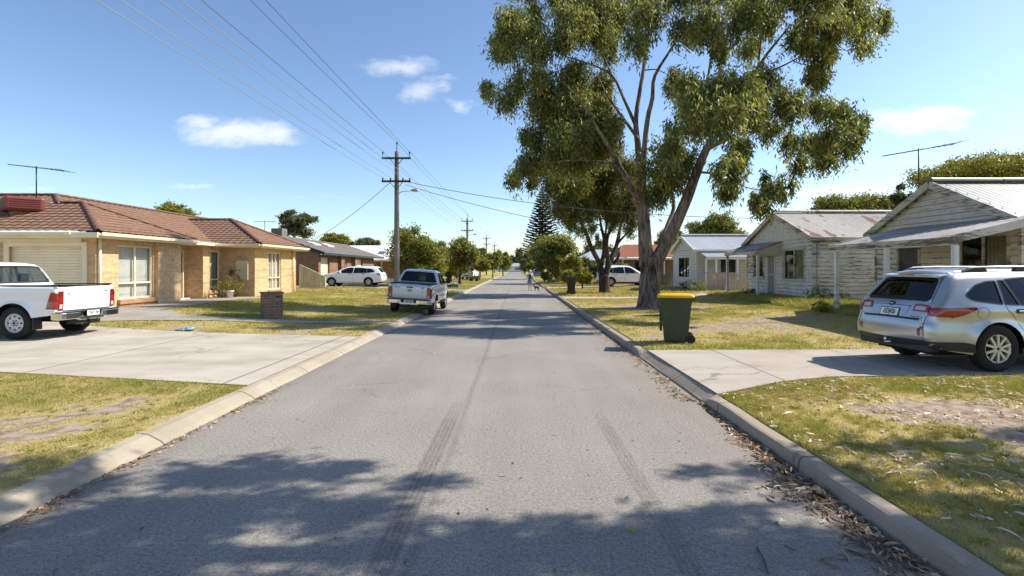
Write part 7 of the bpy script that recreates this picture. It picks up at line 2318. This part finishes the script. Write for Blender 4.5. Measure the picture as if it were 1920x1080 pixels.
# plants against the brick house
def small_plant(name, x, y, r, hgt, leaf, n, label, seed, cat='plant', pot=False, stem=True, group=None):
    z = G(x, y); org = Vector((x, y, z)); h = thing(name, org, label, cat, group); rd = random.Random(seed); mb = MB(); cl = []
    zb = z
    if pot:
        mp = MB(); mp.lathe([(0, .02), (r * .45, .0), (r * .62, .3), (r * .68, .3), (r * .68, .34), (r * .56, .34), (.0, .3)], Matrix.Translation(org), 16); mp.build('pot', M['white'], h, org); zb = z + .3
    for k in range(6):
        a = rd.uniform(0, 6.28); t = Vector((x + r * .7 * math.cos(a), y + r * .7 * math.sin(a), zb + hgt * rd.uniform(.45, 1)))
        mb.tube([(x, y, zb), ((x + t.x) / 2, (y + t.y) / 2, zb + hgt * .4), t], [.012, .01, .005], 4); cl.append((tuple(t), r * .45, 1.0))
    cl.append(((x, y, zb + hgt * .4), r * .7, 1.5)); mb.build('stem', M['bark'], h, org); leaf_cloud('foliage', cl, n, .07, .035, leaf, h, org, seed, droop=.3, spray=10, spr=.14)
small_plant('rose_bush', -13.2, 23.9, .42, .95, M['leaf_yellow'], 900, 'leafy bush at the left of the small window of the brick house', 3, 'shrub')
small_plant('rose_bush', -13.05, 24.75, .4, .75, M['leaf_yellow'], 800, 'yellowing bush below the meter box', 4, 'shrub')
small_plant('rose_bush', -13.3, 25.15, .3, 1.25, M['leaf_dark'], 600, 'tall thin reddish bush against the shaded brick wall', 5, 'shrub')
small_plant('potted_plant', -13.05, 24.3, .26, .45, M['leaf_yellow'], 350, 'low plant in a white pot between the bushes', 6, 'plant', True)
small_plant('weed_clump', 11.7, 26.9, .4, .35, M['leaf_dark'], 700, 'dark weeds under the porch of the rusty roofed cottage', 7, 'weeds')
small_plant('weed_clump', 12.2, 21.6, .5, .45, M['leaf_dark'], 900, 'weeds at the near corner of the worn side wall', 8, 'weeds')
small_plant('weed_clump', 11.0, 32.6, .55, .65, M['leaf_yellow'], 900, 'sunlit dry flowering bush in front of the pale balustrade', 9, 'shrub')
small_plant('weed_clump', 11.4, 35.3, .7, .5, M['leaf_dark'], 900, 'dark low bush at the foot of the clean white cottage', 10, 'shrub')
small_plant('weed_clump', 13.4, 21.9, .45, .35, M['leaf_bush'], 700, 'weeds along the base of the worn side wall', 12, 'weeds')
small_plant('weed_clump', 10.1, 17.6, .35, .4, M['leaf_bush'], 600, 'green weeds around the far verandah post', 13, 'weeds')


# ================================================================= person and dog
def blob(name, caps, ells, vox, m, parent, smooth=6):
    mb = MB()
    for p, q, r0, r1 in caps:
        p = Vector(p); q = Vector(q); d = q - p; L = d.length; n = 12
        mb.tube([p - d.normalized() * r0 * .7, p - d.normalized() * r0 * .35, p, p.lerp(q, .5), q, q + d.normalized() * r1 * .35, q + d.normalized() * r1 * .7], [r0 * .45, r0 * .88, r0, (r0 + r1) / 2, r1, r1 * .88, r1 * .45], n)
    for c, r in ells:
        Mx = Matrix.Translation(c) @ Matrix.Diagonal((*r, 1)); k = 9
        mb.lathe([(max(1e-4, math.sin(math.pi * i / k)), -math.cos(math.pi * i / k)) for i in range(k + 1)], Mx, 14)
    o = mb.build(name, m, None, merge=1e-5)
    md = o.modifiers.new('r', 'REMESH'); md.mode = 'VOXEL'; md.voxel_size = vox
    ms = o.modifiers.new('s', 'SMOOTH'); ms.iterations = smooth; ms.factor = .5
    dg = bpy.context.evaluated_depsgraph_get(); me = bpy.data.meshes.new_from_object(o.evaluated_get(dg)); o.modifiers.clear(); o.data = me
    me.polygons.foreach_set('use_smooth', np.ones(len(me.polygons), bool)); me.materials.clear(); me.materials.append(m)
    o.parent = parent; o.location = (0, 0, 0)
    return o


def person():
    org = Vector((1.08, 41.5, 0.002)); h = thing('person', org, 'woman in grey blue dress walking away down the road holding a leash', 'person', None, R(-4))
    skin = mat('skin', (.50, .30, .22), .6, .05)
    caps = []; ells = []
    H = 1.56
    # legs mid stride, walking away (+y)
    for s, fy, lift in ((-1, .14, 0), (1, -.12, 0)):
        hip = (s * .085, 0, .80); knee = (s * .09, fy * .55 + .03, .44); ank = (s * .095, fy, .085); toe = (s * .10, fy + .15, .03)
        caps += [(hip, knee, .085, .058), (knee, ank, .056, .034), ((s * .095, fy - .03, .045), toe, .034, .026)]
    caps += [((0, 0, .82), (0, 0, 1.0), .135, .12), ((0, .0, 1.0), (0, .01, 1.22), .115, .13), ((-.12, .01, 1.25), (.12, .01, 1.25), .06, .06), ((0, .01, 1.25), (0, .02, 1.38), .048, .045)]
    ells += [((0, .03, 1.455), (.075, .093, .108)), ((0, .125, 1.445), (.014, .016, .02)), ((0, .112, 1.41), (.024, .01, .01)), ((-.078, .03, 1.45), (.012, .018, .028)), ((.078, .03, 1.45), (.012, .018, .028)), ((-.03, .108, 1.465), (.013, .01, .009)), ((.03, .108, 1.465), (.013, .01, .009))]
    # left arm bent up, right arm forward-out holding the leash
    for s, el, wr in ((-1, (-.235, .03, 1.02), (-.17, .15, 1.16)), (1, (.225, .0, .99), (.25, .16, .88))):
        caps += [((s * .165, .01, 1.245), el, .048, .038), (el, wr, .037, .026)]
        d = (Vector(wr) - Vector(el)).normalized(); pc = Vector(wr) + d * .05
        caps.append((wr, tuple(pc), .026, .03))
        side = Vector((0, 0, 1)).cross(d).normalized(); 
        for k, L in enumerate((.052, .06, .056, .044)):
            b0 = pc + side * (k - 1.5) * .017 + d * .015; m0 = b0 + d * L * .5; e0 = m0 + (d * .4 - Vector((0, 0, 1)) * .8).normalized() * L * .5
            caps += [(tuple(b0), tuple(m0), .0085, .008), (tuple(m0), tuple(e0), .008, .0065)]
        t0 = pc - side * .03 - d * .02; caps.append((tuple(t0), tuple(t0 - side * .02 + d * .03), .010, .008))
    blob('body', caps, ells, .0075, skin, h, 3)
    cloth = mat('grey_blue_dress', (.20, .23, .34), .9, .25, 9.0); top = mat('white_blouse', (.66, .64, .62), .9)
    mb = MB(); prof = [(.155, 1.25), (.150, 1.15), (.135, 1.02), (.165, .88), (.20, .74), (.225, .62)]
    vs = []; n = 24
    for r, z in prof:
        for k in range(n):
            a = 2 * math.pi * k / n; rr = r * (1 + .04 * math.sin(a * 7) * (1.25 - z)); vs.append((rr * math.cos(a) * 1.06, rr * math.sin(a) * .82 + .005, z))
    mb.add(vs, [(i * n + k, i * n + (k + 1) % n, (i + 1) * n + (k + 1) % n, (i + 1) * n + k) for i in range(len(prof) - 1) for k in range(n)], 0, True); mb.build('dress', cloth, h)
    mb = MB(); mb.tube([(-.20, .01, 1.16), (-.165, .01, 1.25), (0, .01, 1.285), (.165, .01, 1.25), (.20, .005, 1.16)], [.062, .075, .085, .075, .062], 10)
    mb.tube([(-.19, .01, 1.2), (-.235, .03, 1.06)], [.058, .052], 8); mb.tube([(.19, .01, 1.2), (.228, .0, 1.04)], [.058, .052], 8); mb.tube([(0, .0, 1.0), (0, .005, 1.24)], [.15, .165], 14); mb.build('blouse', top, h)
    mb = MB(); mb.mbox(Matrix.Translation((0, -.165, 1.10)), .12, .055, .16); mb.build('backpack', mat('navy_canvas', (.06, .075, .17), .9), h, bevel=.04)
    hair = mat('blonde_hair', (.62, .50, .34), .7, .2, 40.0)
    blob('hair', [((0, -.02, 1.50), (0, -.06, 1.40), .09, .075), ((0, -.06, 1.40), (0, -.075, 1.28), .07, .03)], [((0, .01, 1.49), (.092, .10, .092))], .012, hair, h)
    mb = MB(); mb.lathe([(.001, .085), (.07, .08), (.095, .04), (.098, .0), (.15, -.012), (.15, -.018), (.095, -.01)], Matrix.Translation((0, .02, 1.535)), 20); mb.build('sun_hat', mat('straw_hat', (.70, .64, .54), .9), h)
    for s, fy in ((-1, .14), (1, -.12)):
        mb = MB(); mb.mbox(Matrix.Translation((s * .099, fy + .06, .022)), .042, .125, .022); mb.build('shoe', M['black'], h, bevel=.015)
    mb = MB(); mb.tube([(.25, .19, .87), (.32, .25, .62), (.40, .28, .46), (.47, .25, .38)], .006, 5, caps=True); o = mb.build('dog_leash', M['black'], None); o.location = org; tag(o, 'thin dark leash hanging between the woman and the dog', 'leash')


def dog():
    org = Vector((1.60, 41.7, .002)); h = thing('dog', org, 'small reddish brown dog standing on a leash beside the woman', 'dog', None, R(150))
    fur = mat('brown_fur', (.22, .085, .045), .9, .3, 25.0)
    # local: +x is forward
    caps = [((-.15, 0, .265), (.14, 0, .27), .075, .095), ((.14, 0, .27), (.24, 0, .37), .075, .055), ((.24, 0, .38), (.29, 0, .40), .062, .058), ((.29, 0, .39), (.385, 0, .37), .036, .024), ((-.2, 0, .31), (-.28, 0, .40), .022, .012)]
    for s in (-1, 1):
        caps += [((.14, s * .055, .23), (.145, s * .06, .12), .04, .022), ((.145, s * .06, .12), (.14, s * .06, .03), .02, .018), ((.14, s * .06, .02), (.17, s * .06, .018), .019, .017),
                 ((-.14, s * .055, .23), (-.10, s * .062, .16), .055, .035), ((-.10, s * .062, .15), (-.18, s * .06, .10), .028, .019), ((-.18, s * .06, .10), (-.165, s * .06, .03), .018, .016), ((-.165, s * .06, .02), (-.13, s * .06, .018), .019, .017),
                 ((.25, s * .045, .43), (.235, s * .075, .36), .024, .014)]
    blob('body', caps, [((.39, 0, .378), (.014, .013, .012))], .007, fur, h, 3)
    mb = MB(); mb.lathe([(.068, -.01), (.072, 0), (.068, .01)], Matrix.Translation((.195, 0, .325)) @ Matrix.Rotation(R(40), 4, 'Y'), 16); mb.build('collar', M['black'], h)


person(); dog()

# ================================================================= leaf litter, bark strips, single leaves
def strip_leaf(v, t, rs, x, y, z, L, w, a, curl, tint):
    d = np.array((math.cos(a), math.sin(a), 0)); s = np.array((-math.sin(a), math.cos(a), 0)) * w / 2; k = 4
    p = [np.array((x, y, z)) + d * L * (i / k - .5) + np.array((0, 0, curl * L * math.sin(math.pi * i / k) * .5 + curl * L * .4 * (i / k))) + s * 2.2 * math.sin(math.pi * i / k) * rs.uniform(-.6, .6) for i in range(k + 1)]
    ww = [.15, .85, 1.0, .7, .05]; tw = rs.uniform(-.8, .8)
    for i in range(k):
        up0 = np.array((0, 0, tw * w * .5 * ww[i])); up1 = np.array((0, 0, tw * w * .5 * ww[i + 1]))
        v += [p[i] - s * ww[i] - up0, p[i] + s * ww[i] + up0, p[i + 1] + s * ww[i + 1] + up1, p[i + 1] - s * ww[i + 1] - up1]; t += [tint] * 4


def litter():
    rs = np.random.RandomState(5)
    M['litter'] = leaf_mat('dead_leaves', (0.13, 0.07, 0.04), (0.40, 0.27, 0.17), (0.74, 0.64, 0.52), 0.15, 0.75)
    def pile(name, n, fn, label):
        v = []; t = []
        for _ in range(n):
            x, y, z, L, w, tint = fn(); strip_leaf(v, t, rs, x, y, z, L, w, rs.uniform(0, 6.28) if rs.rand() < .65 else rs.normal(1.57, .4), abs(rs.normal(0, .12)), tint)
        o = np_mesh(name, np.array(v), 4, M['litter'], colors=np.array(t)); tag(o, label, 'leaf litter', kind='stuff')
    def gut_r():
        y = 2.0 + 4.9 * rs.rand() ** .85; k = np.clip(1.15 - abs(y - 3.3) / 3.0, .10, .8) * (.55 + .9 * vnoise(np.array(y * 2.2), np.array(3.3)))
        x = 2.40 - abs(rs.normal(0, .21)) * k; return x, y, .006 + abs(rs.normal(0, .022)) * k * max(0, 1 - (2.42 - x) / .4), rs.uniform(.05, .13), rs.uniform(.009, .022), np.clip(rs.normal(.42, .25), 0, 1)
    pile('gutter_leaves', 1800, gut_r, 'drift of dry gum leaves and bark along the right gutter')
    def gut_far():
        y = 7 + 20 * rs.rand() ** 1.6; x = 2.38 - abs(rs.normal(0, .13)); return x, y, .008, rs.uniform(.05, .12), rs.uniform(.012, .025), np.clip(rs.normal(.35, .2), 0, 1)
    pile('gutter_leaves', 600, gut_far, 'thin line of dry leaves along the far right gutter')
    def gut_l():
        c = [3.9, 4.7, 5.6, 6.6, 7.3, 3.2][rs.randint(6)]; y = c + rs.normal(0, .28); x = -3.47 + abs(rs.normal(0, .06)) ; return x, y, .007 + abs(rs.normal(0, .008)), rs.uniform(.03, .08), rs.uniform(.007, .016), np.clip(rs.normal(.35, .2), 0, 1)
    pile('gutter_leaves', 520, gut_l, 'small heaps of brown leaves along the left gutter')
    def lawn_r():
        while True:
            x = rs.uniform(2.62, 8.5); y = rs.uniform(2.2, 7.9)
            if inpoly(np.array(x), np.array(y), DRV_R): continue
            if rs.rand() < 1.5 * max(0, float(fbm(np.array(x * 1.6), np.array(y * 1.6 + 4), 3)) - .28): break
        return x, y, G(x, y) + .012 + rs.uniform(0, .02), rs.uniform(.04, .16) * rs.choice((.55, 1.0)), rs.uniform(.008, .024), np.clip(rs.normal(.72, .28), 0, 1)
    pile('lawn_leaves', 3000, lawn_r, 'dry pale leaves and bark strips scattered over the right lawn')
    def lawn_l():
        while True:
            x = rs.uniform(-8, -3.8); y = rs.uniform(2.6, 8.2)
            if not inpoly(np.array(x), np.array(y), DRV_L): break
        return x, y, G(x, y) + .01, rs.uniform(.03, .08), rs.uniform(.006, .014), np.clip(rs.normal(.4, .2), 0, 1)
    pile('lawn_leaves', 350, lawn_l, 'small dry leaves scattered over the left lawn')
    def road():
        x = rs.uniform(-3.2, 2.2); y = 2.6 + 9 * rs.rand() ** 1.5; return x, y, .005, rs.uniform(.02, .055), rs.uniform(.005, .014), np.clip(rs.normal(.3, .3), 0, 1)
    pile('road_leaves', 240, road, 'tiny dark leaf scraps scattered over the asphalt')
    # single larger leaves and sticks one can point at
    gl = leaf_mat('fresh_leaf', (.25, .33, .04), (.25, .33, .04), (.25, .33, .04), .2)
    def one(px, py, L, w, a, tint, m, label, nm='fallen_leaf', cat='leaf'):
        y = CH / ((py - VY) / F); x = X_(px, y); v = []; t = []
        strip_leaf(v, t, rs, 0, 0, .008, L, w, a, .06, tint); o = np_mesh(nm, np.array(v), 4, m, colors=np.array(t)); o.location = (x, y, 0.002); tag(o, label, cat)
    one(1184, 998, .085, .022, R(118), .5, gl, 'fresh green leaf lying alone on the shaded asphalt')
    one(1462, 980, .12, .032, R(60), .85, M['litter'], 'large pale curled leaf on the road beside the right gutter drift')
    one(945, 893, .085, .014, R(5), .6, M['litter'], 'thin straw coloured leaf in the middle of the road')
    one(1041, 816, .07, .018, R(10), .4, M['litter'], 'orange brown leaf right of the road centre')
    one(148, 948, .09, .02, R(40), .95, M['litter'], 'white paper like leaf on the road by the left kerb')
    one(1178, 934, .05, .018, R(30), .2, M['litter'], 'reddish leaf between the tyre marks and right gutter')
    one(862, 963, .03, .03, R(10), .1, M['litter'], 'dark round leaf scrap beside the left tyre mark')
    tw = mat('twig_bark', (.09, .06, .045), .9)
    def stick(pts, r, label, m=tw, z=.006):
        P_ = []
        for px, py in pts:
            y = (CH - z) / ((py - VY) / F); P_.append(Vector((X_(px, y), y, z + r)))
        mb = MB(); mb.tube(P_, [r] + [r * .8] * (len(P_) - 2) + [r * .5], 6); o = mb.build('fallen_stick', m, None, tuple(P_[0])); tag(o, label, 'stick')
    stick([(1419, 1028), (1432, 1050), (1441, 1079)], .006, 'dark bent twig on the shaded road at the bottom edge')
    stick([(1533, 1050), (1560, 1045), (1594, 1049)], .005, 'thin pale twig lying across the shaded road', M['bark_pale'])
    stick([(1472, 1024), (1485, 1031), (1494, 1034)], .004, 'short dark twig near the right gutter drift')
    stick([(1421, 925), (1428, 929), (1441, 928)], .004, 'pale bark strip on the road edge', M['bark_pale'])
litter()

# ================================================================= world, sun, camera
def world():
    w = bpy.data.worlds.new('World'); SC.world = w; w.use_nodes = True; t = w.node_tree; t.nodes.clear()
    n = NT.__new__(NT); n.t = t; n.m = None
    out = t.nodes.new('ShaderNodeOutputWorld')
    sky = t.nodes.new('ShaderNodeTexSky'); sky.sky_type = 'NISHITA'; sky.sun_disc = False; sky.sun_elevation = SUN_EL; sky.sun_rotation = math.pi / 2 - SUN_AZ
    sky.altitude = 0; sky.air_density = SKY_AIR; sky.dust_density = SKY_DUST; sky.ozone_density = SKY_OZ
    c = n.coord('Generated')
    x, y, z = n.sep(c)[:3]
    # thin broken cumulus: a few clouds at fixed bearings, shaped by noise; bearing (x/y) and height (z/y) of each as tangents
    yy = n.math('MAXIMUM', y, 0.02)
    u = n.math('DIVIDE', x, yy); v = n.math('DIVIDE', z, yy)
    uv = n.comb(u, v)
    w1 = n.noise(n.vmul(uv, (1.0, 1.7, 1)), 16.0, 6, 0.65); w2 = n.noise(n.vmul(n.comb(n.math('ADD', u, 7.3), v), (1.0, 1.7, 1)), 16.0, 6, 0.65)
    u = n.math('ADD', u, n.math('MULTIPLY', n.math('SUBTRACT', w1, .5), .085)); v = n.math('ADD', v, n.math('MULTIPLY', n.math('SUBTRACT', w2, .5), .042))
    wn = n.noise(n.vmul(uv, (1.0, 2.0, 1)), 14.0, 7, 0.62)
    wn2 = n.noise(n.vmul(uv, (1.0, 1.6, 1)), 5.0, 5, 0.6)
    tot = None
    for px, py, rx, ry, k in ((440, 248, 88, 22, .95), (375, 228, 40, 14, .7), (520, 250, 48, 18, .8), (750, 125, 75, 17, .62), (790, 170, 45, 20, .6), (865, 198, 28, 13, .55), (1730, 226, 85, 20, 1.4), (1775, 212, 50, 13, 1.3), (1865, 202, 25, 8, .4), (1570, 360, 120, 9, .9), (360, 350, 120, 7, .22), (600, 370, 100, 6, .22), (60, 355, 90, 6, .2), (945, 398, 30, 9, .45), (930, 425, 60, 8, .35), (1850, 180, 90, 14, .22), (460, 410, 160, 8, .18), (1700, 300, 160, 18, .22), (1880, 330, 90, 25, .25), (1650, 150, 110, 25, .15), (820, 150, 50, 10, .3)):
        a, b = (px - VX) / F, (VY - py) / F
        du = n.math('DIVIDE', n.math('SUBTRACT', u, a), rx / F); dv = n.math('DIVIDE', n.math('SUBTRACT', v, b), ry / F)
        r2 = n.math('ADD', n.math('MULTIPLY', du, du), n.math('MULTIPLY', dv, dv))
        g = n.math('MULTIPLY', n.math('POWER', 2.718, n.math('MULTIPLY', r2, -1.0)), k)
        tot = g if tot is None else n.math('MAXIMUM', tot, g)
    dens = n.math('ADD', tot, n.math('MULTIPLY', n.math('SUBTRACT', n.math('ADD', n.math('MULTIPLY', wn, .6), n.math('MULTIPLY', wn2, .4)), .5), n.math('MULTIPLY', n.math('MINIMUM', n.math('MULTIPLY', tot, 4.0), 1.0), 1.7)))
    fac = n.ramp(dens, [(0.14, 0.0), (0.34, 0.18), (0.62, 0.46), (1.15, 0.74)])
    fac = n.math('MULTIPLY', fac, n.math('GREATER_THAN', y, 0.03))
    hs = t.nodes.new('ShaderNodeHueSaturation'); hs.inputs['Saturation'].default_value = 0.98; gm = t.nodes.new('ShaderNodeGamma'); gm.inputs['Gamma'].default_value = 1.14; t.links.new(sky.outputs[0], gm.inputs['Color']); t.links.new(gm.outputs[0], hs.inputs['Color'])
    col = n.mix(fac, hs.outputs[0], CLOUD)
    bg = t.nodes.new('ShaderNodeBackground'); bg.inputs['Strength'].default_value = SKY_STR
    t.links.new(col, bg.inputs['Color']); t.links.new(bg.outputs[0], out.inputs['Surface'])


SKY_STR, SKY_AIR, SKY_DUST, SKY_OZ = 0.090, 1.0, 0.55, 2.6
CLOUD = (8.0, 8.0, 8.1)
EXPO = 0.80
world()
sl = bpy.data.lights.new('sun', 'SUN'); sl.energy = 4.4; sl.angle = R(0.55); sl.color = (1.0, 0.925, 0.80)
so = bpy.data.objects.new('sun', sl); COL.objects.link(so)
sd = Vector((math.cos(SUN_EL) * math.cos(SUN_AZ), math.cos(SUN_EL) * math.sin(SUN_AZ), math.sin(SUN_EL)))
so.rotation_euler = sd.to_track_quat('Z', 'Y').to_euler(); so.location = (20, 0, 30)

shade_tree()

cd = bpy.data.cameras.new('camera'); co = bpy.data.objects.new('camera', cd); COL.objects.link(co)
co.location = (0, 0, CH); co.rotation_euler = (R(90), 0, 0)
cd.sensor_width = 36.0; cd.lens = 36.0 * F / 1920.0
cd.shift_x = (960 - VX) / 1920.0; cd.shift_y = (VY - 540) / 1920.0
cd.clip_start = 0.05; cd.clip_end = 3000
SC.camera = co
SC.view_settings.view_transform = 'Standard'; SC.view_settings.look = 'None'; SC.view_settings.gamma = 1.0; SC.view_settings.exposure = EXPO if 'EXPO' in globals() else 0.0
SC.view_settings.use_curve_mapping = False
SC.cycles.max_bounces = 8; SC.cycles.transparent_max_bounces = 12
SC.cycles.use_denoising = True
